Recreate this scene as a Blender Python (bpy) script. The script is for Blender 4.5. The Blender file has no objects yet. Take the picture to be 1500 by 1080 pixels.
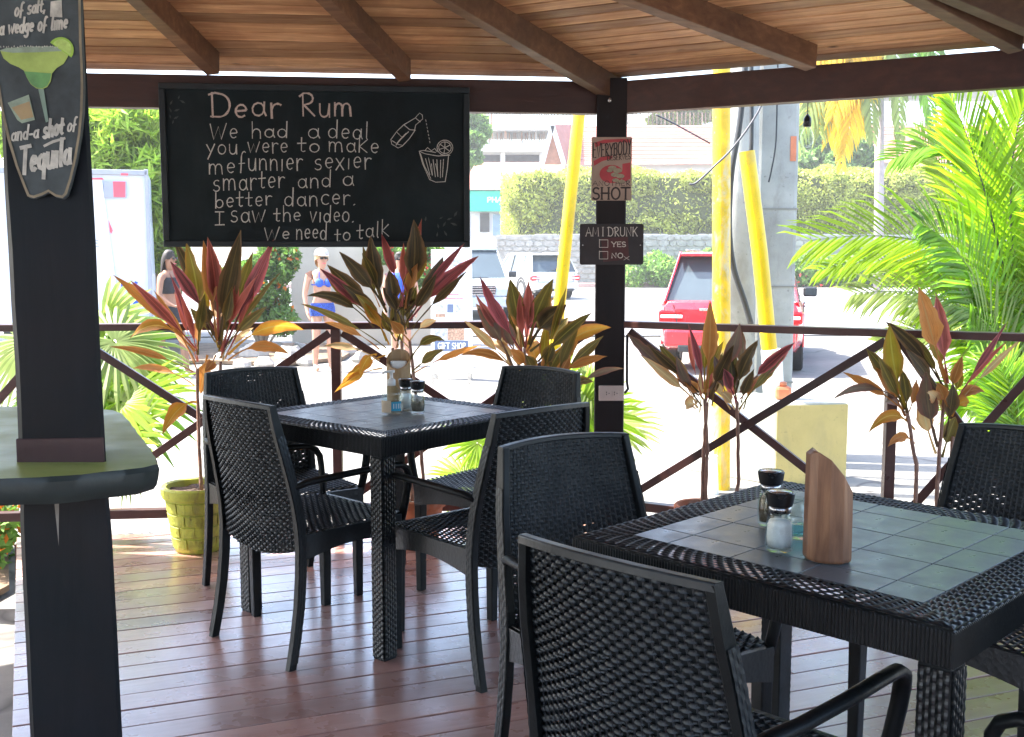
import bpy, math, random
from mathutils import Vector, Matrix, noise
import numpy as np
random.seed(7); rng = np.random.default_rng(7)
PI = math.pi; R = math.radians
SC = bpy.context.scene; COL = SC.collection

# ------------------------------------------------------------------ camera
F, HOR, EYE = 1570.0, 373.0, 1.33            # focal length and horizon in the photograph's pixels, eye height in metres
PITCH = math.atan((540 - HOR) / F)
cam = bpy.data.cameras.new('camera'); cam.sensor_width = 36; cam.lens = 36 * F / 1500
cam.clip_start = .05; cam.clip_end = 900
co = bpy.data.objects.new('camera', cam); COL.objects.link(co)
co.location = (0, 0, EYE); co.rotation_euler = (PI / 2 - PITCH, 0, 0)
SC.camera = co
# ------------------------------------------------------------------ world, sun, exposure
SUN_EL, SUN_AZ = R(56), R(-80)               # azimuth from +Y, clockwise positive
w = bpy.data.worlds.new('World'); SC.world = w; w.use_nodes = True
nt = w.node_tree; bg = nt.nodes['Background']
sky = nt.nodes.new('ShaderNodeTexSky'); sky.sky_type = 'NISHITA'; sky.sun_disc = False
sky.sun_elevation = SUN_EL; sky.sun_rotation = SUN_AZ; sky.air_density = 1.0; sky.dust_density = 2.5; sky.ozone_density = 1.0
nt.links.new(sky.outputs[0], bg.inputs[0]); bg.inputs[1].default_value = .15
sl = bpy.data.lights.new('sun', 'SUN'); sl.energy = 3.9; sl.angle = R(.6); sl.color = (1, .95, .87)
so = bpy.data.objects.new('sun', sl); COL.objects.link(so)
sd = Vector((math.sin(SUN_AZ) * math.cos(SUN_EL), math.cos(SUN_AZ) * math.cos(SUN_EL), math.sin(SUN_EL)))
so.rotation_euler = sd.to_track_quat('Z', 'Y').to_euler(); so.location = sd * 40
SC.view_settings.view_transform = 'Standard'; SC.view_settings.look = 'None'
SC.view_settings.exposure = 2.6; SC.view_settings.gamma = 1; SC.view_settings.use_curve_mapping = False
SC.render.engine = 'CYCLES'
SC.cycles.use_denoising = True; SC.cycles.max_bounces = 10; SC.cycles.diffuse_bounces = 5
SC.cycles.glossy_bounces = 4; SC.cycles.transmission_bounces = 6; SC.cycles.caustics_reflective = False; SC.cycles.caustics_refractive = False
SC.cycles.sample_clamp_indirect = 8

# ------------------------------------------------------------------ where a point of the photograph lies in the place
def ray(x, y):
    a, b = (x - 750) / F, (540 - y) / F
    return Vector((a, math.cos(PITCH) + b * math.sin(PITCH), -math.sin(PITCH) + b * math.cos(PITCH)))
def at(x, y, z=0):
    r = ray(x, y); t = (z - EYE) / r.z; return Vector((r.x * t, r.y * t, z))
def aty(x, y, Y):
    r = ray(x, y); t = Y / r.y; return Vector((r.x * t, Y, EYE + r.z * t))
def on_plane(x, y, p, n):
    r = ray(x, y); c = Vector((0, 0, EYE)); t = (p - c).dot(n) / r.dot(n); return c + r * t

# ------------------------------------------------------------------ mesh builder
class MB:
    def __init__(s): s.v = []; s.f = []; s.m = []; s.uv = {}
    def add(s, vs, fs, mi=0):
        o = len(s.v); s.v += [tuple(q) for q in vs]
        for f in fs: s.f.append(tuple(i + o for i in f)); s.m.append(mi)
        return o
    def box(s, c, d, rz=0, mi=0, M=None, taper=1.0):
        hx, hy, hz = d[0] / 2, d[1] / 2, d[2] / 2
        vs = [Vector((x * hx * (taper if z < 0 else 1), y * hy * (taper if z < 0 else 1), z * hz)) for z in (-1, 1) for y in (-1, 1) for x in (-1, 1)]
        T = M if M is not None else Matrix.Rotation(rz, 4, 'Z')
        vs = [T @ q + Vector(c) for q in vs]
        s.add(vs, [(0, 2, 3, 1), (4, 5, 7, 6), (0, 1, 5, 4), (1, 3, 7, 5), (3, 2, 6, 7), (2, 0, 4, 6)], mi)
    def beam(s, a, b, wd, ht, mi=0, up=(0, 0, 1), w2=None, h2=None):
        a, b = Vector(a), Vector(b); d = (b - a).normalized(); up = Vector(up)
        sx = d.cross(up)
        if sx.length < 1e-4: sx = d.cross(Vector((0, 1, 0)))
        sx.normalize(); u = sx.cross(d).normalized(); vs = []
        for p, ww, hh in ((a, wd, ht), (b, w2 or wd, h2 or ht)):
            for j, k in ((-1, -1), (1, -1), (1, 1), (-1, 1)): vs.append(p + sx * j * ww / 2 + u * k * hh / 2)
        s.add(vs, [(0, 3, 2, 1), (4, 5, 6, 7), (0, 1, 5, 4), (1, 2, 6, 5), (2, 3, 7, 6), (3, 0, 4, 7)], mi)
    def tube(s, pts, rad, n=8, mi=0, flat=1.0, cap=True):
        pts = [Vector(p) for p in pts]; L = len(pts)
        if not hasattr(rad, '__len__'): rad = [rad] * L
        t0 = (pts[1] - pts[0]).normalized()
        ref = Vector((0, 0, 1)) if abs(t0.z) < .9 else Vector((0, 1, 0))
        sx = t0.cross(ref).normalized(); vs = []
        for i, p in enumerate(pts):
            t = (pts[min(i + 1, L - 1)] - pts[max(i - 1, 0)]).normalized()
            sx = (sx - t * sx.dot(t)).normalized(); u = t.cross(sx)
            for k in range(n):
                a = 2 * PI * k / n; vs.append(p + sx * math.cos(a) * rad[i] + u * math.sin(a) * rad[i] * flat)
        fs = [(i * n + k, i * n + (k + 1) % n, (i + 1) * n + (k + 1) % n, (i + 1) * n + k) for i in range(L - 1) for k in range(n)]
        if cap: fs += [tuple(range(n))[::-1], tuple((L - 1) * n + k for k in range(n))]
        s.add(vs, fs, mi)
    def lathe(s, prof, c=(0, 0, 0), n=24, mi=0, sx=1, sy=1, M=None):
        c = Vector(c); vs = []
        for r_, z in prof:
            for k in range(n):
                a = 2 * PI * k / n; q = Vector((r_ * math.cos(a) * sx, r_ * math.sin(a) * sy, z))
                vs.append((M @ q if M else q) + c)
        fs = [(i * n + k, i * n + (k + 1) % n, (i + 1) * n + (k + 1) % n, (i + 1) * n + k) for i in range(len(prof) - 1) for k in range(n)]
        fs += [tuple(range(n))[::-1], tuple((len(prof) - 1) * n + k for k in range(n))]
        s.add(vs, fs, mi)
    def prism(s, pts, vec, mi=0):
        n = len(pts); vec = Vector(vec); pts = [Vector(p) for p in pts]
        vs = pts + [p + vec for p in pts]
        s.add(vs, [tuple(range(n))[::-1], tuple(range(n, 2 * n))] + [(i, (i + 1) % n, n + (i + 1) % n, n + i) for i in range(n)], mi)
    def grid(s, rows, mi=0):
        m = len(rows[0]); vs = [q for r_ in rows for q in r_]
        s.add(vs, [(i * m + j, i * m + j + 1, (i + 1) * m + j + 1, (i + 1) * m + j) for i in range(len(rows) - 1) for j in range(m - 1)], mi)
    def mesh(s, name, mats, smooth=False):
        me = bpy.data.meshes.new(name); me.from_pydata(s.v, [], s.f)
        for m_ in (mats if isinstance(mats, (list, tuple)) else [mats]): me.materials.append(m_)
        if any(s.m): me.polygons.foreach_set('material_index', s.m)
        if smooth: me.polygons.foreach_set('use_smooth', [True] * len(s.f))
        me.update(); return me
    def build(s, name, mats, parent=None, smooth=False, off=None, bevel=0, auto=False):
        me = s.mesh(name, mats, smooth or auto)
        o = bpy.data.objects.new(name, me); COL.objects.link(o)
        if parent is not None:
            o.parent = parent
            if off is not None: o.location = -Vector(off)
        if bevel:
            b = o.modifiers.new('b', 'BEVEL'); b.width = bevel; b.segments = 2; b.limit_method = 'ANGLE'; b.angle_limit = R(40)
        if auto:
            try: me.set_sharp_from_angle(angle=R(35))
            except Exception: pass
        return o
def tag(o, label=None, cat=None, group=None, kind=None):
    if label: o['label'] = label
    if cat: o['category'] = cat
    if group: o['group'] = group
    if kind: o['kind'] = kind
    return o
def thing(name, label, cat, loc=(0, 0, 0), rz=0, group=None):
    o = bpy.data.objects.new(name, None); COL.objects.link(o); o.location = loc; o.rotation_euler = (0, 0, rz)
    o.empty_display_size = .1
    return tag(o, label, cat, group)
def copy_tree(o, parent=None):
    c = o.copy(); COL.objects.link(c)
    if parent is not None: c.parent = parent
    for ch in [q for q in bpy.data.objects if q.parent == o]: copy_tree(ch, c)
    return c
def raw(name, V, Fc, mats, parent=None, off=None, smooth=False):
    """fast mesh from arrays (all faces the same number of corners)"""
    V = np.asarray(V, dtype=np.float32).reshape(-1, 3); Fc = np.asarray(Fc, dtype=np.int32); k = Fc.shape[1]
    me = bpy.data.meshes.new(name); me.vertices.add(len(V)); me.vertices.foreach_set('co', V.ravel())
    me.loops.add(Fc.size); me.loops.foreach_set('vertex_index', Fc.ravel())
    me.polygons.add(len(Fc)); me.polygons.foreach_set('loop_start', np.arange(len(Fc), dtype=np.int32) * k)
    if smooth: me.polygons.foreach_set('use_smooth', np.ones(len(Fc), dtype=bool))
    me.update(calc_edges=True); me.materials.append(mats)
    o = bpy.data.objects.new(name, me); COL.objects.link(o)
    if parent is not None:
        o.parent = parent
        if off is not None: o.location = -Vector(off)
    return o

# ------------------------------------------------------------------ materials
def NT(name):
    m = bpy.data.materials.new(name); m.use_nodes = True; n = m.node_tree
    return m, n, n.nodes['Principled BSDF']
def setv(b, **k):
    for a, v in k.items():
        key = {'rough': 'Roughness', 'metal': 'Metallic', 'spec': 'Specular IOR Level', 'coat': 'Coat Weight', 'trans': 'Transmission Weight', 'ior': 'IOR', 'coatr': 'Coat Roughness'}[a]
        b.inputs[key].default_value = v
def rgba(c): return (c[0], c[1], c[2], 1)
def ramp(n, fac, stops):
    r_ = n.nodes.new('ShaderNodeValToRGB'); n.links.new(fac, r_.inputs[0]); el = r_.color_ramp.elements
    while len(el) < len(stops): el.new(.5)
    for e, (p, c) in zip(el, stops): e.position = p; e.color = rgba(c) if hasattr(c, '__len__') else (c, c, c, 1)
    return r_.outputs[0]
def nz(n, scale, detail=4, rough=.55, vec=None, dist=0):
    t = n.nodes.new('ShaderNodeTexNoise'); t.inputs['Scale'].default_value = scale; t.inputs['Detail'].default_value = detail
    t.inputs['Roughness'].default_value = rough; t.inputs['Distortion'].default_value = dist
    if vec is not None: n.links.new(vec, t.inputs['Vector'])
    return t.outputs['Fac']
def coords(n, scale=(1, 1, 1), rot=(0, 0, 0), kind='Object', loc=None):
    c = n.nodes.new('ShaderNodeTexCoord'); mp = n.nodes.new('ShaderNodeMapping'); mp.inputs['Scale'].default_value = scale; mp.inputs['Rotation'].default_value = rot
    n.links.new(c.outputs[kind], mp.inputs[0]); return mp.outputs[0]
def bump(n, b, h, st=.3, dist=.01):
    bp = n.nodes.new('ShaderNodeBump'); bp.inputs['Strength'].default_value = st; bp.inputs['Distance'].default_value = dist
    n.links.new(h, bp.inputs['Height']); n.links.new(bp.outputs[0], b.inputs['Normal'])
def mixc(n, fac, a, c, mode='MIX'):
    x = n.nodes.new('ShaderNodeMix'); x.data_type = 'RGBA'; x.blend_type = mode
    for i, v in ((0, fac), (6, a), (7, c)):
        if hasattr(v, 'links') or isinstance(v, bpy.types.NodeSocket): n.links.new(v, x.inputs[i])
        else: x.inputs[i].default_value = rgba(v) if hasattr(v, '__len__') else v
    return x.outputs[2]
def rnd_obj(n):
    return n.nodes.new('ShaderNodeObjectInfo').outputs['Random']
def simple(name, c, rough=.6, vary=.25, scale=8, bmp=.1, bscale=60, dirt=None, **k):
    m, n, b = NT(name); v = coords(n)
    f = nz(n, scale, 5, .6, v)
    lo = tuple(x * (1 - vary) for x in c); hi = tuple(min(1, x * (1 + vary)) for x in c)
    bc = ramp(n, f, [(.3, lo), (.7, hi)])
    if dirt:      # (colour, scale, amount): stains, scuffs and chips with shapes of their own
        d1 = nz(n, dirt[1], 7, .7, coords(n, (1, 1, .45)), .6); bc = mixc(n, ramp(n, d1, [(.52, 0), (.66, dirt[2])]), bc, dirt[0])
        bc = mixc(n, ramp(n, nz(n, dirt[1] * 7, 5, .7, v), [(.62, 0), (.68, dirt[2])]), bc, tuple(x * .6 for x in dirt[0]))
    n.links.new(bc, b.inputs['Base Color'])
    n.links.new(ramp(n, nz(n, scale * 2.3, 4, .6, v), [(.3, max(.03, rough - .1)), (.7, min(1, rough + .1))]), b.inputs['Roughness'])
    if bmp: bump(n, b, nz(n, bscale, 4, .6, v), bmp, .004)
    setv(b, **k); return m
def wood(name, c1, c2, grain=(1, 14, 14), rough=.5, bmp=.25, patch=None, coat=0.0, spec=.5, knots=0, shade=(.62, 1.3)):
    m, n, b = NT(name)
    tc = n.nodes.new('ShaderNodeTexCoord'); mp = n.nodes.new('ShaderNodeMapping'); mp.inputs['Scale'].default_value = grain
    n.links.new(tc.outputs['Object'], mp.inputs[0])
    ob = rnd_obj(n); ml = n.nodes.new('ShaderNodeMath'); ml.operation = 'MULTIPLY'; ml.inputs[1].default_value = 37.0; n.links.new(ob, ml.inputs[0])
    ad = n.nodes.new('ShaderNodeVectorMath'); ad.operation = 'ADD'; n.links.new(mp.outputs[0], ad.inputs[0]); n.links.new(ml.outputs[0], ad.inputs[1])
    v = ad.outputs[0]
    g = nz(n, 2.2, 7, .65, v, .6)
    col = ramp(n, g, [(.25, c1), (.55, tuple((a + d) / 2 for a, d in zip(c1, c2))), (.75, c2)])
    # every piece its own shade
    sh = ramp(n, ob, [(0, shade[0]), (.5, 1.0), (1, shade[1])])
    col = mixc(n, 1.0, col, sh, 'MULTIPLY')
    if patch:
        pf = nz(n, patch[1], 5, .62, coords(n), .4)
        col = mixc(n, ramp(n, pf, [(.42, 0), (.75, patch[2])]), col, patch[0])
    if knots:
        kv = n.nodes.new('ShaderNodeTexVoronoi'); kv.inputs['Scale'].default_value = knots; km = n.nodes.new('ShaderNodeMapping'); km.inputs['Scale'].default_value = (1, 2.2, 2.2); n.links.new(tc.outputs['Object'], km.inputs[0])
        ka = n.nodes.new('ShaderNodeVectorMath'); ka.operation = 'ADD'; n.links.new(km.outputs[0], ka.inputs[0]); n.links.new(ml.outputs[0], ka.inputs[1]); n.links.new(ka.outputs[0], kv.inputs['Vector'])
        col = mixc(n, ramp(n, kv.outputs['Distance'], [(.03, .85), (.085, 0)]), col, tuple(x * .25 for x in c1))
    n.links.new(col, b.inputs['Base Color'])
    n.links.new(ramp(n, nz(n, 5, 4, .6, coords(n)), [(.3, rough - .08), (.7, rough + .14)]), b.inputs['Roughness'])
    bump(n, b, g, bmp, .004); setv(b, coat=coat, coatr=.2, spec=spec)
    return m
def leaf_mat(name, c, edge=None, rib=None, tr=.45, rough=.4, island=False, spread=.35, tcol=None):
    """thin leaf: reflects and lets light through"""
    m, n, b = NT(name)
    if island:
        f0 = n.nodes.new('ShaderNodeNewGeometry').outputs['Random Per Island']; f1 = nz(n, .9, 4, .6, coords(n))
        mm = n.nodes.new('ShaderNodeMath'); mm.operation = 'MULTIPLY_ADD'; mm.inputs[1].default_value = .6; n.links.new(f0, mm.inputs[0])
        m2 = n.nodes.new('ShaderNodeMath'); m2.operation = 'MULTIPLY_ADD'; m2.inputs[1].default_value = 1.2; m2.inputs[2].default_value = -.4; n.links.new(f1, m2.inputs[0]); n.links.new(m2.outputs[0], mm.inputs[2])
        f = mm.outputs[0]
    else:
        f = nz(n, 9, 4, .6, coords(n))
    lo = tuple(x * (1 - spread) for x in c); hi = tuple(min(1, x * (1 + spread)) for x in c)
    col = ramp(n, f, [(.2, lo), (.8, hi)])
    if edge or rib:
        uv = n.nodes.new('ShaderNodeUVMap'); sp = n.nodes.new('ShaderNodeSeparateXYZ'); n.links.new(uv.outputs[0], sp.inputs[0])
        vv = nz(n, 30, 3, .5, coords(n, (1, 1, 1)))
        um = n.nodes.new('ShaderNodeMapping'); um.inputs['Scale'].default_value = (9, 1.3, 1); n.links.new(uv.outputs[0], um.inputs[0])
        oa = n.nodes.new('ShaderNodeVectorMath'); oa.operation = 'ADD'; om = n.nodes.new('ShaderNodeMath'); om.operation = 'MULTIPLY'; om.inputs[1].default_value = 50; n.links.new(rnd_obj(n), om.inputs[0])
        n.links.new(um.outputs[0], oa.inputs[0]); n.links.new(om.outputs[0], oa.inputs[1])
        sf = nz(n, 1.6, 5, .65, oa.outputs[0])
        col = mixc(n, ramp(n, sf, [(.42, 0), (.62, .55)]), col, edge)
        col = mixc(n, ramp(n, nz(n, 2.2, 4, .6, oa.outputs[0]), [(.5, 0), (.72, .7)]), col, tuple(x * .45 for x in c))
        col = mixc(n, 1.0, col, ramp(n, rnd_obj(n), [(0, .7), (1, 1.25)]), 'MULTIPLY')
        sp2 = sp.outputs[1]; col = mixc(n, ramp(n, sp2, [(.93, 0), (1.0, .8)]), col, (.16, .09, .04))
        if edge:
            ad = n.nodes.new('ShaderNodeMath'); ad.operation = 'MULTIPLY_ADD'; ad.inputs[1].default_value = .3; n.links.new(vv, ad.inputs[0]); n.links.new(sp.outputs[0], ad.inputs[2])
            col = mixc(n, ramp(n, ad.outputs[0], [(.72, 0), (1.05, 1)]), col, edge)
        if rib: col = mixc(n, ramp(n, sp.outputs[0], [(.03, 1), (.12, 0)]), col, rib)
    n.links.new(col, b.inputs['Base Color']); setv(b, rough=rough, spec=.35)
    if edge: bump(n, b, sf, .35, .003)
    tl = n.nodes.new('ShaderNodeBsdfTranslucent')
    tc_ = mixc(n, 1.0, col, tcol if tcol else (1.5, 1.5, 1.2), 'MULTIPLY'); n.links.new(tc_, tl.inputs[0])
    mx = n.nodes.new('ShaderNodeMixShader'); mx.inputs[0].default_value = tr
    n.links.new(b.outputs[0], mx.inputs[1]); n.links.new(tl.outputs[0], mx.inputs[2])
    n.links.new(mx.outputs[0], n.nodes['Material Output'].inputs[0])
    return m
M = {}
def black_plastic(name, base=(.011, .013, .014), rough=.36, sc=90, st=.35, dist=.002, sp=.5):
    m, n, b = NT(name); v = coords(n)
    n.links.new(ramp(n, nz(n, 6, 4, .6, v), [(.3, base), (.7, tuple(x * 1.7 for x in base))]), b.inputs['Base Color'])
    n.links.new(ramp(n, nz(n, 14, 4, .6, v), [(.3, rough - .06), (.7, rough + .12)]), b.inputs['Roughness'])
    setv(b, spec=sp); bump(n, b, nz(n, sc, 3, .6, v), st, dist); return m
M['resin'] = black_plastic('black_resin', (.004, .0055, .006), .40, sp=.24)
M['resin_weave'] = black_plastic('black_woven_resin', (.010, .013, .0145), .38, sp=.42)
def weave_mat():
    m, n, b = NT('black_resin_small_weave'); v = coords(n)
    setv(b, rough=.36)
    b.inputs['Base Color'].default_value = (.007, .009, .0095, 1)
    c = n.nodes.new('ShaderNodeTexCoord'); br = n.nodes.new('ShaderNodeTexVoronoi'); br.inputs['Scale'].default_value = 95
    mp = n.nodes.new('ShaderNodeMapping'); mp.inputs['Scale'].default_value = (1, 1, .75); n.links.new(c.outputs['Object'], mp.inputs[0])
    n.links.new(mp.outputs[0], br.inputs['Vector']); bump(n, b, br.outputs['Distance'], .4, .002)
    return m
M['resin_leg'] = weave_mat()
M['tile'] = black_plastic('dark_table_tile', (.115, .125, .130), .30, 8, .02, .001)
M['dark_post'] = wood('dark_painted_timber', (.007, .0045, .0045), (.016, .009, .008), (9, 9, 1), .42, bmp=.3, spec=.3)
M['near_post'] = wood('black_varnished_timber', (.0035, .006, .008), (.008, .010, .013), (9, 9, 1), .42, bmp=.35, patch=((.035, .016, .012), 2.2, .25), spec=.14)
M['beam_wood'] = wood('red_brown_beam_timber', (.046, .017, .012), (.10, .038, .026), (1.5, 12, 12), .45, bmp=.35, knots=2.5)
M['rail_wood'] = wood('red_brown_rail_timber', (.045, .014, .011), (.085, .030, .023), (2, 12, 12), .33, bmp=.25)
M['rafter'] = wood('rafter_timber', (.085, .035, .018), (.23, .12, .06), (1.2, 14, 14), .55, bmp=.3, patch=((.035, .018, .013), 1.8, .85), knots=3.5)
M['roof_board'] = wood('roof_board_timber', (.36, .14, .055), (.88, .55, .29), (1.2, 16, 16), .5, bmp=.45, patch=((.13, .036, .018), 1.3, .8), knots=3.0, shade=(.5, 1.3))
M['deck'] = wood('varnished_deck_timber', (.30, .135, .105), (.50, .27, .215), (1.3, 13, 13), .27, bmp=.2, patch=((.50, .36, .31), 1.1, .8), coat=1.0)
M['slab'] = wood('slab_timber_green_reflection', (.40, .48, .12), (.55, .62, .22), (3, 8, 8), .4, bmp=.12, spec=.2, shade=(1, 1))  # green reflection of the palms put into the base colour
M['slab_edge'] = wood('dark_slab_edge', (.012, .018, .018), (.03, .04, .035), (4, 8, 8), .4, bmp=.4)
M['acacia'] = wood('brown_carved_wood', (.10, .038, .018), (.34, .17, .085), (18, 18, 2.2), .42, bmp=.2)
M['bamboo'] = wood('bamboo', (.30, .17, .07), (.52, .35, .18), (20, 20, 2), .45, bmp=.1)
def glass(name, col=(1, 1, 1), rough=.02, ior=1.45):
    """thin clear glass: lets light straight through, reflects by angle"""
    m, n, b = NT(name); tr = n.nodes.new('ShaderNodeBsdfTransparent'); tr.inputs[0].default_value = rgba(tuple(c * .99 for c in col))
    gl = n.nodes.new('ShaderNodeBsdfGlossy'); gl.inputs['Roughness'].default_value = rough; gl.inputs[0].default_value = (.9, .9, .9, 1)
    fr = n.nodes.new('ShaderNodeLayerWeight'); fa = ramp(n, fr.outputs['Facing'], [(0, .025), (.6, .05), (1, .6)])
    mx = n.nodes.new('ShaderNodeMixShader'); n.links.new(fa, mx.inputs[0]); n.links.new(tr.outputs[0], mx.inputs[1]); n.links.new(gl.outputs[0], mx.inputs[2])
    n.links.new(mx.outputs[0], n.nodes['Material Output'].inputs[0]); return m
M['glass'] = glass('clear_glass', (.95, .98, .97))
M['salt'] = simple('salt_grains', (.93, .92, .90), .8, .05, 300, .4, 500)
M['pepper'] = simple('pepper_grains', (.16, .12, .08), .8, .6, 400, .5, 500)
M['black_cap'] = black_plastic('black_cap', (.008, .008, .009), .3)
M['steel'] = simple('brushed_steel', (.55, .55, .55), .3, .1, 20, .05, 200, metal=1.0)
M['chalk_black'] = simple('blackboard_paint', (.0035, .009, .011), .6, .5, 3, .15, 120, spec=.25, dirt=((.014, .021, .023), 2.2, .6))
M['board_frame'] = black_plastic('blackboard_frame', (.004, .008, .010), .5)
def chalk(name, c):
    m, n, b = NT(name); v = coords(n)
    n.links.new(mixc(n, ramp(n, nz(n, 330, 3, .7, v), [(.32, 1), (.44, 0)]), c, (.03, .04, .04)), b.inputs['Base Color']); setv(b, rough=.95, spec=.1); return m
M['white_chalk'] = chalk('white_chalk', (.60, .58, .53)); M['pink_chalk'] = chalk('pinkish_chalk', (.60, .48, .42))
M['faint_chalk'] = simple('faint_chalk', (.060, .066, .066), .9, .4, 60, 0)
M['white_paint'] = simple('white_paint', (.80, .80, .78), .4, .05, 5, .03)
M['terracotta'] = simple('terracotta', (.42, .13, .055), .75, .3, 12, .3, 70, dirt=((.45, .30, .22), 8, .5))
M['soil'] = simple('potting_soil', (.10, .065, .045), .95, .6, 60, 1.0, 90)
M['lime_pot'] = simple('yellow_green_pot_paint', (.46, .49, .065), .55, .25, 14, .6, 60, dirt=((.22, .18, .07), 9, .6))
M['joint'] = simple('dark_pot_joint', (.03, .035, .01), .8, .3, 20, 0)
M['yellow'] = simple('yellow_pipe_paint', (.80, .54, .01), .35, .12, 4, .05, 30, dirt=((.45, .30, .08), 4, .5))
M['yellow_worn'] = simple('worn_yellow_pipe_paint', (.80, .50, .02), .4, .22, 9, .1, 30, dirt=((.62, .56, .45), 5, .85))
M['concrete'] = simple('pale_pole_concrete', (.36, .37, .355), .85, .2, 3, .3, 60, dirt=((.22, .21, .19), 2.5, .6))
M['block_yellow'] = simple('pale_yellow_render', (.55, .45, .19), .8, .12, 3, .3, 50, dirt=((.36, .31, .17), 3.0, .4))
M['block_grey'] = simple('pale_grey_render', (.38, .39, .36), .85, .12, 3, .3, 50, dirt=((.24, .23, .19), 3.5, .6))
M['black_cable'] = black_plastic('black_cable', (.02, .022, .025), .45)
M['grey_cable'] = simple('grey_cable', (.07, .07, .08), .5, .1, 10, 0)
M['orange_plastic'] = simple('orange_plastic', (.60, .20, .10), .5, .2, 9, .05)
M['outlet'] = simple('ivory_plastic', (.68, .60, .56), .35, .05, 10, 0)
M['hole'] = simple('dark_slot', (.01, .01, .01), .6, 0, 5, 0)
M['car_red'] = simple('red_car_paint', (.58, .015, .03), .25, .06, 2, 0, coat=1.0)
M['car_white'] = simple('silver_white_car_paint', (.58, .59, .58), .28, .05, 2, 0, coat=1.0)
M['car_blue'] = simple('pale_blue_grey_car_paint', (.42, .48, .55), .28, .05, 2, 0, coat=1.0)
M['car_glass'] = simple('tinted_car_glass', (.055, .075, .085), .06, .1, 2, 0, spec=.9)
M['tyre'] = simple('tyre_rubber', (.02, .02, .02), .8, .2, 20, .2)
M['rim'] = simple('alloy_rim', (.5, .5, .5), .3, .05, 10, 0, metal=.9)
M['car_trim'] = simple('black_car_trim', (.025, .025, .028), .5, .1, 10, 0)
M['tail_red'] = simple('red_lamp_lens', (.65, .01, .015), .15, .1, 10, 0)
M['lamp_clear'] = simple('clear_lamp_lens', (.75, .76, .78), .1, .1, 10, 0)
M['skin_a'] = simple('tanned_skin', (.50, .27, .18), .55, .1, 12, .05)
M['skin_b'] = simple('brown_skin', (.30, .15, .09), .55, .1, 12, .05)
M['blue_cloth'] = simple('bright_blue_cloth', (.03, .10, .55), .8, .2, 20, .2)
M['blue_print'] = simple('dark_blue_dotted_cloth', (.025, .07, .33), .8, .8, 70, .2)
M['black_cloth'] = simple('black_cloth', (.015, .015, .02), .85, .3, 20, .2)
M['hair'] = simple('dark_hair', (.02, .014, .01), .6, .4, 60, .3)
M['blond'] = simple('blond_hair', (.45, .30, .14), .6, .4, 60, .3)
M['cap_cloth'] = simple('pale_cap_cloth', (.50, .48, .46), .8, .1, 20, .2)
M['shades'] = simple('sunglass_lens', (.01, .01, .01), .1, 0, 10, 0)
# ================================================================== THE SETTING
GZ = -.30
def ground_mat():
    m, n, b = NT('pale_concrete_ground'); v = coords(n)
    c = ramp(n, nz(n, .35, 6, .6, v, .5), [(.3, (.19, .185, .17)), (.7, (.30, .28, .25))])
    c = mixc(n, ramp(n, nz(n, 6, 5, .7, v), [(.35, .35), (.65, 0)]), c, (.12, .115, .105))
    vo = n.nodes.new('ShaderNodeTexVoronoi'); vo.feature = 'DISTANCE_TO_EDGE'; vo.inputs['Scale'].default_value = .33
    dv = n.nodes.new('ShaderNodeVectorMath'); dv.operation = 'ADD'; nn_ = n.nodes.new('ShaderNodeTexNoise'); nn_.inputs['Scale'].default_value = 1.6; n.links.new(v, nn_.inputs['Vector']); n.links.new(v, dv.inputs[0]); n.links.new(nn_.outputs['Color'], dv.inputs[1]); n.links.new(dv.outputs[0], vo.inputs['Vector'])
    c = mixc(n, ramp(n, vo.outputs['Distance'], [(.0, .8), (.012, 0)]), c, (.07, .065, .06))
    c = mixc(n, ramp(n, nz(n, .16, 5, .6, v, .8), [(.5, 0), (.62, .65)]), c, (.12, .125, .13))
    n.links.new(c, b.inputs['Base Color']); setv(b, rough=.9); bump(n, b, nz(n, 40, 4, .6, v), .3, .006); return m
M['ground'] = ground_mat()
g = MB()
# one sheet, finer near the deck, gently uneven, to the horizon
xs = sorted(set([-400, -200, -100, -60] + [i * 2 for i in range(-25, 31)] + [80, 120, 200, 400]))
ys = sorted(set([-200, -60, -20] + [i * 2 for i in range(-6, 36)] + [80, 100, 140, 220, 400, 600]))
g.grid([[(x, y, GZ + (.015 * noise.noise(Vector((x * .3, y * .3, 0))) if abs(x) < 40 and 0 < y < 60 else 0)) for x in xs] for y in ys])
tag(g.build('ground', M['ground'], smooth=True), kind='structure')
M['road'] = simple('grey_road_surface', (.20, .20, .20), .9, .3, .5, .3, 30)  # plain mid grey with a random mottle
rd = MB(); rd.prism([(-60, 19.0, GZ + .012), (60, 23.5, GZ + .012), (60, 53, GZ + .012), (-60, 47, GZ + .012)], (0, 0, .012))
tag(rd.build('road', M['road']), kind='structure')
M['kerb'] = simple('pinkish_kerb_stone', (.50, .33, .29), .85, .15, 2, .2, 30)
kb = MB(); kb.beam((2.5, 53.6, GZ + .1), (44, 57.6, GZ + .1), .35, .22); kb.beam((-30, 50.2, GZ + .1), (2.4, 53.5, GZ + .1), .35, .22)
tag(kb.build('kerb', M['kerb'], bevel=.03), kind='structure')
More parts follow.
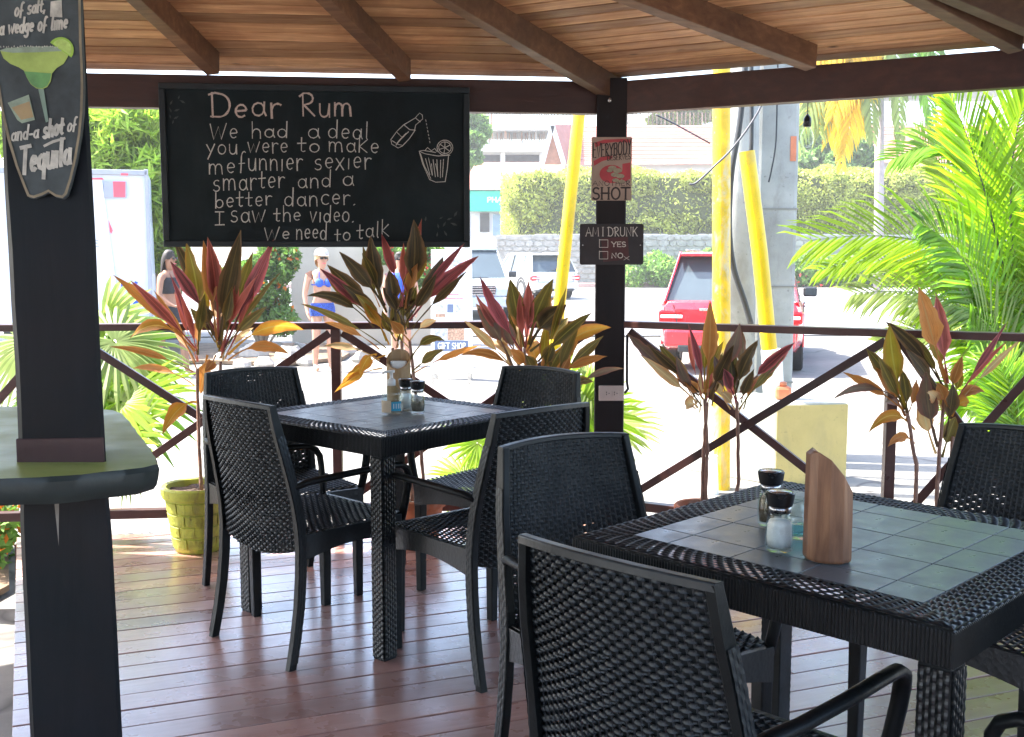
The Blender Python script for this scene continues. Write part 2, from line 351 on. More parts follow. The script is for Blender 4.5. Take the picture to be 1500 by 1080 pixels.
# ground beside the bar where plants grow
M['bed_soil'] = simple('bed_soil', (.16, .11, .07), .95, .5, 6, .6, 30)
bs = MB(); pts = [at(-260, 900, GZ), at(-40, 900, GZ), at(14, 870, GZ), at(12, 800, GZ), at(-30, 770, GZ), at(-300, 770, GZ)]
bs.prism([(p.x, p.y, GZ + .016) for p in pts], (0, 0, .03)); tag(bs.build('planting_soil', M['bed_soil']), kind='structure')
bs = MB(); pts = [(-9.5, 15.6), (-6, 15.3), (-4.6, 15.9), (-3.3, 15.5), (-2.6, 16.4), (-2.6, 19), (-10, 19)]
bs.prism([(x, y, GZ + .016) for x, y in pts], (0, 0, .05)); tag(bs.build('garden_soil', M['bed_soil']), kind='structure')

# ------------------------------------------------------------------ deck of separate boards
DA = R(21.3); du = Vector((math.cos(DA), math.sin(DA), 0)); dn = Vector((-math.sin(DA), math.cos(DA), 0)); PITCHB = .1195
PL, P0, P1 = Vector((-2.9, 4.80, 0)), Vector((.47, 5.15, 0)), Vector((2.25, 4.20, 0))
P2, P3, P4, P5, P6, P7 = [Vector((a, c, 0)) for a, c in ((2.75, 2.0), (1.9, .2), (-.3, -1.0), (-3.2, -1.0), (-5.2, .6), (-5.2, 3.2))]
def clip(poly, p, n):
    out = []
    for i in range(len(poly)):
        a, c = poly[i], poly[(i + 1) % len(poly)]; da, dc = (a - p).dot(n), (c - p).dot(n)
        if da >= 0: out.append(a)
        if (da < 0) != (dc < 0): out.append(a + (c - a) * (da / (da - dc)))
    return out
def inward(a, b, q):
    n = Vector((-(b - a).y, (b - a).x, 0)).normalized(); return n if (q - a).dot(n) > 0 else -n
ctr = Vector((0, 2.5, 0))
edges = [(PL, P0), (P0, P1), (P1, P2), (P2, P3), (P3, P4)]
LA, LB = Vector((-1.385, 2.845, 0)), Vector((-1.848, 3.866, 0)); LC = Vector((-1.02, 2.04, 0)); LD = Vector((-1.3, -1.6, 0))
deck = thing('deck_floor', 'dark red varnished board floor of the open pavilion', 'floor', (0, 0, 0)); deck['kind'] = 'structure'; del deck['category']
cache_n = 0
for i in range(-14, 52):
    v0, v1 = i * PITCHB + .0032, (i + 1) * PITCHB - .0032
    poly = [du * -6 + dn * v0, du * 6 + dn * v0, du * 6 + dn * v1, du * -6 + dn * v1]
    for a, c in edges:
        n_ = inward(a, c, ctr); poly = clip(poly, a - n_ * (.10 if (a, c) == edges[0] or (a, c) == edges[1] else .05), n_)
        if not poly: break
    if not poly: continue
    left = min(poly, key=lambda q: q.x)
    pa = clip(poly, LA, inward(LA, LB, ctr)); 
    if pa and min(pa, key=lambda q: q.x).y > LC.y: poly = pa
    else: poly = clip(poly, LC, inward(LC, LD, ctr))
    if len(poly) < 3: continue
    zz = random.uniform(-.0012, .0012)
    # boards in lengths butted end to end
    us = [q.dot(du) for q in poly]; cuts = [min(us) - 1]; u = min(us) + random.uniform(1.2, 3.6)
    while u < max(us) - .8: cuts.append(u); u += random.uniform(2.4, 3.6)
    cuts.append(max(us) + 1)
    for k in range(len(cuts) - 1):
        pc = clip(clip(poly, du * (cuts[k] + .0012), du), du * (cuts[k + 1] - .0012), -du)
        if len(pc) < 3: continue
        b = MB(); c = sum(pc, Vector()) / len(pc)
        # local frame along the board so the grain runs with it
        loc = [Vector(((q - c).dot(du), (q - c).dot(dn), -.03 + zz)) for q in pc]
        if (loc[1] - loc[0]).cross(loc[2] - loc[1]).z < 0: loc.reverse()
        b.prism(loc, (0, 0, .03)); o = b.build('board', M['deck'], deck, bevel=.0015); o.location = c; o.rotation_euler = (0, 0, DA)
jm = MB()
for t_ in (-.5, 1.0, 2.5, 4.0):
    a, c = at(0, 0, 0), None
fas = MB()
for a, c in [(PL + Vector((.55, 0.06, 0)), P0), (P0, P1), (P1, P2)]:
    n_ = -inward(a, c, ctr); fas.beam(a + n_ * .125 + Vector((0, 0, -.16)), c + n_ * .125 + Vector((0, 0, -.16)), .03, .24)
fas.build('fascia', M['rail_wood'], deck)

# ------------------------------------------------------------------ pavilion: posts, beams, rafters, roof boards
pav = thing('pavilion', 'open wooden pavilion roof on dark posts with brown beams and rafters', 'pavilion', P0)
def pb(mb, name, mat, **k): return mb.build(name, mat, pav, off=P0, **k)
BZ0, BZ1 = 1.985, 2.132
def post(p, wd=.14, z0=GZ, z1=2.145, mat='dark_post', rz=0.0):
    b = MB(); b.box((p.x, p.y, (z0 + z1) / 2), (wd, wd, z1 - z0), rz); return pb(b, 'post', M[mat], bevel=.006)
mp_ = post(P0, .142, rz=R(-5))
for p, a in ((P1, R(-28)), (P2, R(-60)), (PL, R(6)), (P7, 0), (P6, 0)): post(p, .14, rz=a)
bolt = MB(); bolt.lathe([(.010, 0), (.010, .008), (.006, .012), (0.001, .013)], (0, 0, 0), 12)
bo = bolt.build('bolt', M['steel'], mp_, smooth=True); q = aty(893, 147, P0.y - .072); bo.location = q; bo.rotation_euler = (PI / 2, 0, 0); bo.parent = mp_; bo.location = q - Vector((0, 0, 0))
ring = [(PL, P0), (P0, P1), (P1, P2), (P2, P3), (P7, PL), (P6, P7)]
for a, c in ring:
    d = (c - a).normalized(); b = MB(); s0 = .072 if True else 0
    b.beam(a + d * .07 + Vector((0, 0, (BZ0 + BZ1) / 2)), c - d * .07 + Vector((0, 0, (BZ0 + BZ1) / 2)), .07, BZ1 - BZ0)
    me_o = pb(b, 'beam', M['beam_wood'], bevel=.004)
APEX = Vector((-2.1, 1.8, 2.99)); RZ = 2.176
corners = [PL, P0, P1, P2, P3, P4, P5, P6, P7]
BP = .080
visible = {0, 1, 8}
planes = {}
for i, a in enumerate(corners):
    c = corners[(i + 1) % len(corners)]
    A, Cc = Vector((a.x, a.y, RZ)), Vector((c.x, c.y, RZ))
    u = (Cc - A).normalized(); n_ = u.cross(APEX - A).normalized()
    if n_.z > 0: n_ = -n_                          # towards the floor
    v = u.cross(n_); v = v if v.dot(APEX - A) > 0 else -v
    planes[i] = (A, u, v, n_, Cc)
    # corners pushed out for the small overhang along the hips
    hA, hC = (A - APEX), (Cc - APEX); H_ = (APEX - A).dot(v); k = 1 + .02 / H_
    oA, oC = APEX + hA * k, APEX + hC * k
    ua, uc, uap = (oA - A).dot(u), (oC - A).dot(u), (APEX - A).dot(u)
    def edge_u(vv):
        t = (vv + .02) / (H_ + .02); return ua + (uap - ua) * t, uc + (uap - uc) * t
    if i in visible:
        nb = int((H_ - .05) / BP)
        for j in range(nb):
            v0, v1 = -.02 + j * BP + .0045, -.02 + (j + 1) * BP - .0045
            l0, r0 = edge_u(v0); l1, r1 = edge_u(v1)
            if r1 - l1 < .05: break
            cc = ((l0 + r0) / 2, (v0 + v1) / 2); b = MB()
            b.prism([Vector((l0 - cc[0], v0 - cc[1], 0)), Vector((r0 - cc[0], v0 - cc[1], 0)), Vector((r1 - cc[0], v1 - cc[1], 0)), Vector((l1 - cc[0], v1 - cc[1], 0))], (0, 0, .018))
            o = b.build('roof_board', M['roof_board'], pav, bevel=.002)
            w3 = v.cross(u) if False else u.cross(v)
            mat = Matrix((u, v, w3)).transposed().to_4x4(); mat.translation = A + u * cc[0] + v * cc[1] - P0 + n_ * random.uniform(0, .002) + (Vector() if w3.z > 0 else n_ * 0)
            o.matrix_local = mat
    # the weather skin above
    b = MB(); up = -n_ * .024
    b.prism([oA + up, oC + up, APEX + up], -n_ * .02); pb(b, 'roof_skin', M['beam_wood'])
M['eave_board'] = wood('mossy_eave_board', (.07, .06, .03), (.16, .12, .06), (2, 14, 14), .8, bmp=.4)
def rafter(i, e, t, wd=.058, ht=.118, ln=3.4):
    """a rafter under roof facet i, along the line through two points of its lower left edge in the photograph"""
    A, u, v, n_, C_ = planes[i]
    pl = A + n_ * ht
    a, c = on_plane(*e, pl, n_), on_plane(*t, pl, n_)
    d = (c - a).normalized(); s = d.cross(n_).normalized(); s = s if s.x > 0 else -s
    a0 = a - d * .02 + s * wd / 2 - n_ * ht / 2; L = min(ln, 4)
    b = MB(); b.beam(a0, a0 + d * L, wd, ht, up=n_); pb(b, 'rafter', M['rafter'], bevel=.003)
rafter(0, (300, 108), (183, 0)); rafter(0, (582, 118), (461, 0), ln=3.2)
rafter(1, (1175, 103), (893, 0), ln=3.2); rafter(1, (1473, 78), (1320, 0), ln=2.6)
rafter(0, (40, 108), (-90, 0), ln=2.6)
# hip rafter over the corner post
h0 = Vector((P0.x, P0.y, RZ)); hd = (APEX - h0).normalized()
b = MB(); b.beam(h0 + hd * -.03 + Vector((0, 0, -.064)), h0 + hd * 3.3 + Vector((0, 0, -.064)), .06, .12); pb(b, 'hip_rafter', M['rafter'], bevel=.003)
h1 = Vector((P1.x, P1.y, RZ)); hd1 = (APEX - h1).normalized()
b = MB(); b.beam(h1 + Vector((0, 0, -.062)), h1 + hd1 * 4 + Vector((0, 0, -.062)), .06, .12); pb(b, 'hip_rafter', M['rafter'], bevel=.003)

# ------------------------------------------------------------------ the black post by the bar and the slab bar top
PY = 1.775
tr, tl_ = aty(123, 60, PY), aty(-8, 60, PY); br_, bl_ = aty(174, 1075, PY), aty(43, 1075, PY)
def lerp_z(a, b, z): t = (z - a.z) / (b.z - a.z); return a + (b - a) * t
bp_ = MB(); th = Vector((-.40, 1, 0)) * .14; zt, zb = 2.3, 0.0
L0, L1, R0, R1 = lerp_z(tl_, bl_, zt), lerp_z(tl_, bl_, zb), lerp_z(tr, br_, zt), lerp_z(tr, br_, zb)
NP = []
nseg = 24
rows = []
for i in range(nseg + 1):
    z = zb + (zt - zb) * i / nseg; l, r_ = lerp_z(tl_, bl_, z), lerp_z(tr, br_, z)
    wob = .002 * noise.noise(Vector((z * 4, 3, 0))); ch = .012 + .006 * noise.noise(Vector((z * 5, 9, 1))); cr = .005
    l = l + Vector((wob, 0, 0)); r_ = r_ + Vector((-wob, 0, 0))
    if z < .95: l = l + Vector((-.004, 0, 0)); r_ = r_ + Vector((.004, 0, 0))
    rows.append([l + Vector((ch, 0, 0)), r_ + Vector((-cr, 0, 0)), r_ + Vector((0, cr, 0)), r_ + th, l + th, l + Vector((0, ch, 0)), l + Vector((ch, 0, 0))])
bp_.grid(rows); bp_.add([q for q in rows[-1][:6]], [(0, 1, 2, 3, 4, 5)])
npost = thing('bar_post', 'thick black timber post with a surfboard sign beside the bar slab', 'post', ((L1.x + R1.x) / 2, PY, 0))
off = npost.location.copy()
shaft = bp_.build('shaft', M['near_post'], npost, off=off)
cr_ = MB(); q0, q1 = aty(83, 736, PY - .0015), aty(86, 800, PY - .0015)
cr_.add([q0 + Vector((-.004, 0, 0)), q0 + Vector((.004, 0, 0)), q1], [(0, 1, 2)])
M['split'] = simple('pale_split_in_timber', (.22, .20, .17), .8, .3, 20, 0)
cr_.build('split', M['split'], npost, off=off)
# collar line low on the upper part
cb = MB(); ca, cc_ = aty(22.5, 643, PY - .0012), aty(151, 641, PY - .0012)
cb.prism([ca, cc_, aty(154, 700, PY - .0012), aty(25, 702, PY - .0012)], (0, .004, 0)); cb.build('collar', wood('dark_red_collar', (.035, .012, .012), (.05, .02, .02), (9, 9, 1), .4), npost, off=off, bevel=.002)
bar = thing('bar_slab', 'thick live edge wooden bar slab with a dark bark edge around the black post', 'bar top', (-.9, 1.9, .93))
zt_ = .983
out = [at(x, y, zt_) for x, y in ((-420, 712), (-200, 708), (-40, 703), (60, 699), (120, 695), (165, 690), (205, 686), (231, 680), (222, 662), (206, 640), (190, 618), (179, 606), (165, 601), (120, 598), (40, 596), (-200, 592), (-420, 590))]
def bez_dense(pts, k=4, amp=.003):
    o = []
    for i in range(len(pts)):
        a, c = pts[i], pts[(i + 1) % len(pts)]
        for j in range(k):
            p = a + (c - a) * j / k; p = p + Vector((noise.noise(p * 23) * amp, noise.noise(p * 23 + Vector((5, 5, 5))) * amp, 0)); o.append(p)
    return o
o1 = bez_dense(out); cen = sum(o1, Vector()) / len(o1); n1 = len(o1)
sb = MB()
prof = [(0, 0), (.004, -.008), (.002, -.022), (-.004, -.036), (-.014, -.046)]
ringv = []
for dx, dz in prof:
    for p in o1:
        d = (p - cen); d.z = 0; d.normalize(); ringv.append(p + d * (dx + .0025 * noise.noise(p * 40 + Vector((0, 0, dz * 80)))) + Vector((0, 0, dz + (.003 * noise.noise(p * 12) if dz < -.04 else 0))))
fs = [(i * n1 + k, i * n1 + (k + 1) % n1, (i + 1) * n1 + (k + 1) % n1, (i + 1) * n1 + k) for i in range(len(prof) - 1) for k in range(n1)]
sb.add(ringv, [f[::-1] for f in fs], 1); sb.add(ringv[:n1], [tuple(range(n1))], 0); sb.add(ringv[-n1:], [tuple(range(n1))[::-1]], 1)
sb.build('slab', [M['slab'], M['slab_edge']], bar, off=bar.location, auto=True)
lg = MB(); lg.box((-1.5, 2.2, .46), (.12, .12, .92)); lg.build('leg', M['dark_post'], bar, off=bar.location, bevel=.005)

# unseen building added behind the viewer to block sky light, walls pale for fill
bb_ = thing('sky_block_building', 'added white walled building out of view behind the viewer, blocking sky light', 'building', (0, -6.2, GZ))
b = MB(); b.box((-.6, -6.4, (GZ + 2.7) / 2), (12, .3, 2.7 - GZ)); b.build('wall', M['white_paint'], bb_, off=bb_.location)
b = MB(); b.prism([(-6.9, -9.7, 3.4), (5.7, -9.7, 3.4), (5.7, -6.0, 2.72), (-6.9, -6.0, 2.72)], (0, 0, .06)); b.build('roof', M['beam_wood'], bb_, off=bb_.location)
for x in (-6.2, 4.9): b = MB(); b.box((x, -6.1, (GZ + 2.7) / 2), (.14, .14, 2.7 - GZ)); b.build('post', M['dark_post'], bb_, off=bb_.location)
b = MB(); b.box((-.6, -5.7, .35), (8, .6, 1.3)); b.build('counter', M['rail_wood'], bb_, off=bb_.location, bevel=.02)
# ------------------------------------------------------------------ railings
def railing(name, label, A, B, nodes, group=None):
    """A-B along the deck edge; nodes = fractions where the bays end (a short post stands at the inner ones)"""
    t = thing(name, label, 'railing', A, 0, 'railings round the deck'); off = A
    d = (B - A); L = d.length; d.normalize(); z1, z0 = 1.005, .125
    def P(f_, z): return A + d * (L * f_) + Vector((0, 0, z))
    b = MB(); b.beam(P(0, z1 - .006), P(1, z1 - .006), .078, .032); b.build('top_rail', M['rail_wood'], t, off=off, bevel=.004)
    b = MB(); b.beam(P(0, z0), P(1, z0), .05, .042); b.build('bottom_rail', M['rail_wood'], t, off=off, bevel=.003)
    for k, f_ in enumerate(nodes[1:-1]):
        b = MB(); b.beam(P(f_, z0 - .12), P(f_, z1 - .02), .044, .044); b.build('baluster', M['rail_wood'], t, off=off, bevel=.003)
    nrm = Vector((-d.y, d.x, 0))
    for k in range(len(nodes) - 1):
        f0, f1 = nodes[k] + .022 / L * 1.3, nodes[k + 1] - .022 / L * 1.3
        for s, (a, c) in enumerate(((P(f0, z0 + .03), P(f1, z1 - .04)), (P(f0, z1 - .04), P(f1, z0 + .03)))):
            o = nrm * (.0125 if s else -.0125)
            b = MB(); b.beam(a + o, c + o, .023, .036, up=nrm); 
            b = MB(); b.beam(a + o, c + o, .036, .023, up=nrm); b.build('cross_brace', M['rail_wood'], t, off=off, bevel=.002)
    return t
dL = (P0 - PL).normalized(); dR = (P1 - P0).normalized()
def fracx(A, B, x):
    """fraction along A-B that the photograph shows at column x"""
    r = ray(x, 373); r = Vector((r.x, r.y)); d = B - A
    det = r.x * (-d.y) + d.x * r.y
    s = (A.x * -d.y + d.x * A.y) / det if det else 0
    P = r * s; return (P.x - A.x) / d.x
A1, B1 = PL + dL * .07, P0 - dL * .07
railing('railing', 'brown cross braced railing left of the square post, behind the brick patterned pot', A1, B1, [0, fracx(A1, B1, 88), fracx(A1, B1, 490), 1])
A2, B2 = P0 + dR * .07, P1 - dR * .07
railing('railing', 'brown cross braced railing right of the square post, in front of the yellow pipes', A2, B2, [0, fracx(A2, B2, 1313), 1])
d3 = (P2 - P1).normalized(); railing('railing', 'brown cross braced railing running towards the viewer beyond the right edge', P1 + d3 * .07, P2 - d3 * .07, [0, .5, 1])

# ------------------------------------------------------------------ stroke lettering
def arc(cx, cy, rx, ry, a0, a1, n=10): return [(cx + rx * math.cos(R(a0 + (a1 - a0) * i / n)), cy + ry * math.sin(R(a0 + (a1 - a0) * i / n))) for i in range(n + 1)]
X = .6
G = {  # glyph: (width, strokes); baseline 0, x-height .6, capitals 1
 'a': (.5, [arc(.24, .27, .2, .26, 60, 420), [(.44, .55), (.43, .2), (.5, .02)]]),
 'A': (.75, [[(0, 0), (.36, 1), (.72, 0)], [(.14, .36), (.58, .36)]]),
 'b': (.5, [[(.05, 1), (.06, 0)], arc(.26, .27, .2, .26, 180, -180)]),
 'B': (.6, [[(.05, 0), (.05, 1)], [(.05, 1), (.35, 1)] + arc(.35, .77, .18, .23, 90, -90) + [(.05, .54)], [(.3, .54)] + arc(.33, .27, .22, .27, 90, -90) + [(.05, 0)]]),
 'c': (.45, [arc(.27, .29, .22, .28, 50, 310)]),
 'C': (.65, [arc(.36, .5, .32, .5, 50, 310, 14)]),
 'd': (.52, [arc(.23, .27, .2, .26, 20, 380), [(.45, 1), (.44, .0)]]),
 'D': (.72, [[(.1, 1), (.14, 0)], [(0, .93), (.2, 1), (.45, .93)] + arc(.36, .47, .34, .47, 60, -90, 12) + [(.08, .02)]]),
 'e': (.46, [[(.06, .3), (.4, .33)] + arc(.24, .31, .18, .27, 10, 310)]),
 'E': (.55, [[(.5, 1), (.06, 1), (.06, 0), (.52, 0)], [(.06, .52), (.4, .52)]]),
 'f': (.4, [arc(.3, .6, .15, .3, 60, 180) + [(.14, .1), (.12, -.12)], [(.02, .32), (.34, .34)]]),
 'F': (.52, [[(.5, 1), (.06, 1), (.06, 0)], [(.06, .52), (.4, .52)]]),
 'g': (.5, [arc(.23, .3, .2, .26, 20, 380), [(.43, .56), (.44, -.15)] + arc(.25, -.15, .19, .16, 0, -150)]),
 'G': (.7, [arc(.37, .5, .33, .5, 50, 340, 14) + [(.68, .42), (.42, .42)]]),
 'h': (.5, [[(.05, 1), (.07, 0)], [(.07, .3)] + arc(.26, .33, .18, .24, 150, 0) + [(.45, 0)]]),
 'H': (.7, [[(.06, 1), (.06, 0)], [(.62, 1), (.62, 0)], [(.06, .52), (.62, .52)]]),
 'i': (.2, [[(.1, .55), (.1, 0)]]),
 'I': (.34, [[(.16, 1), (.16, 0)], [(0, 1), (.32, 1)], [(0, 0), (.34, .02)]]),
 '1': (.3, [[(.15, 1), (.15, 0)]]),
 'k': (.5, [[(.06, 1), (.06, 0)], [(.42, .7), (.07, .34), (.46, 0)]]),
 'K': (.66, [[(.06, 1), (.06, 0)], [(.58, 1), (.08, .45)], [(.22, .58), (.62, 0)]]),
 'l': (.2, [[(.1, 1), (.09, .1), (.14, 0)]]),
 'm': (.8, [[(.05, .58), (.07, 0)], [(.07, .3)] + arc(.22, .36, .14, .2, 150, 0) + [(.37, 0)], [(.37, .3)] + arc(.53, .36, .15, .2, 150, 0) + [(.72, 0)]]),
 'M': (.85, [[(.04, 0), (.1, 1), (.42, .2), (.74, 1), (.8, 0)]]),
 'n': (.5, [[(.05, .58), (.07, 0)], [(.07, .3)] + arc(.25, .34, .17, .23, 150, 0) + [(.44, 0)]]),
 'N': (.72, [[(.06, 0), (.06, 1), (.62, 0), (.62, 1)]]),
 'o': (.5, [arc(.25, .29, .21, .28, 90, 450, 12)]),
 'O': (.76, [arc(.38, .5, .34, .5, 90, 450, 16)]),
 'P': (.58, [[(.05, 0), (.05, 1), (.32, 1)] + arc(.32, .74, .22, .26, 90, -90) + [(.05, .48)]]),
 'q': (.5, [arc(.23, .3, .2, .26, 20, 380), [(.43, .56), (.44, -.32)]]),
 'r': (.38, [[(.05, .58), (.08, 0)], [(.07, .3)] + arc(.26, .36, .17, .2, 150, 50)]),
 'R': (.66, [[(.12, .98), (.16, 0)], [(0, .86), (.16, 1)] + arc(.3, .76, .24, .24, 90, -80) + [(.16, .5), (.62, 0)]]),
 's': (.42, [arc(.22, .43, .16, .14, 50, 250, 8) + arc(.2, .15, .17, .15, 70, -150, 8)]),
 'S': (.58, [arc(.3, .74, .24, .25, 40, 265, 10) + arc(.28, .25, .26, .25, 85, -145, 10)]),
 't': (.4, [[(.18, .85), (.18, .06), (.26, 0), (.34, .04)], [(.0, .5), (.38, .52)]]),
 'T': (.64, [[(.32, 1), (.32, 0)], [(0, 1), (.64, 1)]]),
 'u': (.5, [[(.05, .58)] + arc(.24, .24, .18, .24, 180, 330) + [(.44, .58)], [(.44, .58), (.46, 0)]]),
 'U': (.7, [[(.06, 1)] + arc(.34, .32, .28, .32, 180, 360) + [(.62, 1)]]),
 'v': (.46, [[(.03, .62), (.2, 0), (.42, .6)]]),
 'V': (.7, [[(0, 1), (.34, 0), (.68, 1)]]),
 'w': (.7, [[(.0, .58), (.16, 0), (.34, .5), (.48, .02), (.68, .62)]]),
 'W': (.9, [[(0, .95), (.2, 0), (.44, .8), (.6, .02), (.86, 1)]]),
 'x': (.46, [[(.02, .58), (.42, 0)], [(.42, .6), (.02, 0)]]),
 'X': (.66, [[(.02, 1), (.62, 0)], [(.62, 1), (.02, 0)]]),
 'y': (.5, [[(.02, .58), (.24, .12)], [(.46, .62), (.1, -.34)]]),
 'Y': (.66, [[(.0, 1), (.32, .5), (.32, 0)], [(.64, 1), (.32, .5)]]),
 '.': (.2, [[(.08, .02), (.13, .06)]]), ',': (.2, [[(.12, .06), (.06, -.14)]]), '-': (.35, [[(.05, .3), (.3, .3)]]), ' ': (.35, []),
}
class Ink:
    """flat strokes on a plane: o origin, ex right, ey up, nrm towards the viewer"""
    def __init__(s, o, ex, ey, nrm): s.o, s.ex, s.ey, s.n = Vector(o), Vector(ex), Vector(ey), Vector(nrm); s.mb = MB(); s.k = 0
    def P(s, x, y, z=0): return s.o + s.ex * x + s.ey * y + s.n * z
    def stroke(s, pts, wd, jit=0, mi=0):
        pts = [Vector(p).to_2d() if len(p) > 2 else Vector(p) for p in pts]
        pts = [p for i, p in enumerate(pts) if i == 0 or (p - pts[i - 1]).length > 1e-6]
        if len(pts) < 2: return
        s.k += 1; z = .00012 * (s.k % 12); row = []
        for i, p in enumerate(pts):
            t = (pts[min(i + 1, len(pts) - 1)] - pts[max(i - 1, 0)]).normalized(); nn = Vector((-t.y, t.x))
            if i == 0: p = p - t * wd * .4
            if i == len(pts) - 1: p = p + t * wd * .4
            w_ = wd / 2 * (1 + jit * random.uniform(-1, 1)); z2 = z + i * .000004
            row.append([s.P(*(p - nn * w_), z2), s.P(*(p + nn * w_), z2)])
        s.mb.grid(row, mi)
    def poly(s, pts, z=0, mi=0): s.mb.add([s.P(x, y, z) for x, y in pts], [tuple(range(len(pts)))], mi)
    def text(s, txt, x0, y0, x1, h, wd, slant=0, jit=.0, rise=0, wob=0, serif=0, mi=0, widths=None, hfn=None):
        tot = sum(G[c][0] + .12 for c in txt) - .12; sx = (x1 - x0) / tot; x = 0
        for c in txt:
            gw, st = G[c]; jy = random.uniform(-wob, wob) * h; js = 1 + random.uniform(-wob, wob)
            for k in st:
                q = []
                for px, py in k:
                    xx = x0 + (x + px) * sx + slant * py * h; hh = h * (hfn((x + px) / tot) if hfn else 1)
                    q.append((xx, y0 + py * hh * js + jy + rise * (x + px) / tot))
                s.stroke(q, wd, jit, mi)
                if serif and c not in 'OSCGU' :
                    for e in (q[0], q[-1]): s.stroke([(e[0] - serif, e[1]), (e[0] + serif, e[1])], wd * .45, 0, mi)
            x += gw + .12
    def build(s, name, mat, parent, off=None): return s.mb.build(name, mat, parent, off=off)

# ------------------------------------------------------------------ the big chalkboard under the beam
CBY = 4.86
tlc, trc, blc, brc = aty(231, 120, CBY), aty(688, 123, CBY), aty(242, 362, CBY), aty(689, 361, CBY)
X0, X1 = (tlc.x + blc.x) / 2, (trc.x + brc.x) / 2; Z1_, Z0_ = (tlc.z + trc.z) / 2, blc.z
W_, H_ = X1 - X0, Z1_ - Z0_
ang = math.atan2(.35, 3.37)
ex = Vector((math.cos(ang), math.sin(ang), 0)); nv = Vector((math.sin(ang), -math.cos(ang), 0)); org = Vector((X0, CBY, Z0_)) - ex * 0
kx = W_ / 452.0; kz = H_ / 240.5
cbt = thing('chalkboard', 'large black chalkboard with a handwritten note about rum hanging under the beam', 'chalkboard', org)
b = MB(); b.prism([org, org + ex * W_, org + ex * W_ + Vector((0, 0, H_)), org + Vector((0, 0, H_))], -nv * .012); b.build('panel', M['chalk_black'], cbt, off=org)
fw = .027
for (a, c, wd) in ((0, 0, 'b'), (0, 1, 't'), (0, 0, 'l'), (1, 0, 'r')):
    b = MB(); z = Vector((0, 0, 1))
    if wd in 'bt':
        zc = fw / 2 if wd == 'b' else H_ - fw / 2
        b.beam(org + z * zc + nv * .008, org + ex * W_ + z * zc + nv * .008, .018, fw)
    else:
        xc = fw / 2 if wd == 'l' else W_ - fw / 2
        b.beam(org + ex * xc + z * (fw + .001) + nv * .008, org + ex * xc + z * (H_ - fw - .001) + nv * .008, fw, .018, up=nv)
    b.build('frame', M['board_frame'], cbt, off=org, bevel=.003)
def bx_(px): return (px - 236.5) * kx
def bz_(py): return (361.5 - py) * kz
lines = [
 [('Dear', 306, 410, 171, 36, -3), ('Rum', 437, 515, 166, 33, 0)],
 [('We', 307, 347, 202, 25, 0), ('had', 366, 420, 199, 25, 0), ('a', 448, 466, 199, 27, 0), ('deal', 478, 538, 199, 27, 0)],
 [('you', 301, 346, 223, 24, 0), ('were', 361, 419, 221, 26, 0), ('to', 433, 466, 220, 24, 0), ('make', 478, 553, 219, 26, 1)],
 [('me', 303, 342, 252, 28, 0), ('funnier', 347, 440, 248, 30, -2), ('sexier', 457, 541, 245, 29, -2)],
 [('smarter', 309, 413, 278, 30, -5), ('and', 432, 482, 272, 27, 0), ('a', 498, 515, 270, 28, 0)],
 [('better', 311, 394, 303, 25, -4), ('dancer.', 412, 518, 299, 27, -1)],
 [('I', 311, 324, 328, 19, 0), ('saw', 333, 384, 325, 29, -1), ('the', 396, 436, 323, 23, 0), ('video.', 449, 515, 324, 27, -1)],
 [('We', 382, 419, 351, 21, -1), ('need', 428, 474, 350, 27, 0), ('to', 485, 509, 352, 21, 0), ('talk', 518, 567, 348, 26, -2)],
]
for li, ln in enumerate(lines):
    for (t_, x0, x1, by, h, rs) in ln:
        ink = Ink(org + nv * .0008, ex, (0, 0, 1), nv)
        ink.text(t_, bx_(x0), bz_(by), bx_(x1), h * kz * .98, .0082 if li == 0 else .0046, slant=.04, jit=.3, rise=-rs * kz, wob=.05)
        ink.build('chalk_word', M['pink_chalk'] if li == 0 else M['white_chalk'], cbt, off=org)
def zb(pts): return [(bx_(230 + x / 3.191), bz_(110 + y / 3.191)) for x, y in pts]
ink = Ink(org + nv * .0008, ex, (0, 0, 1), nv)
W1 = .0032
for s_ in ([(1238, 168), (1226, 158), (1213, 172), (1205, 182), (1150, 215), (1118, 245), (1088, 286), (1092, 308), (1122, 326), (1142, 316), (1176, 280), (1200, 245), (1206, 216), (1240, 186), (1238, 168)],
           [(1150, 215), (1178, 238), (1204, 240)], [(1118, 252), (1142, 276), (1112, 312)], [(1142, 276), (1172, 248)], [(1205, 182), (1228, 200)], [(1125, 292), (1160, 255)], [(1118, 300), (1152, 268)],
           [(1095, 292), (1120, 308), (1138, 312)]): ink.stroke(zb(s_), W1, .2)
ink.build('bottle_drawing', M['white_chalk'], cbt, off=org)
ink = Ink(org + nv * .0008, ex, (0, 0, 1), nv)
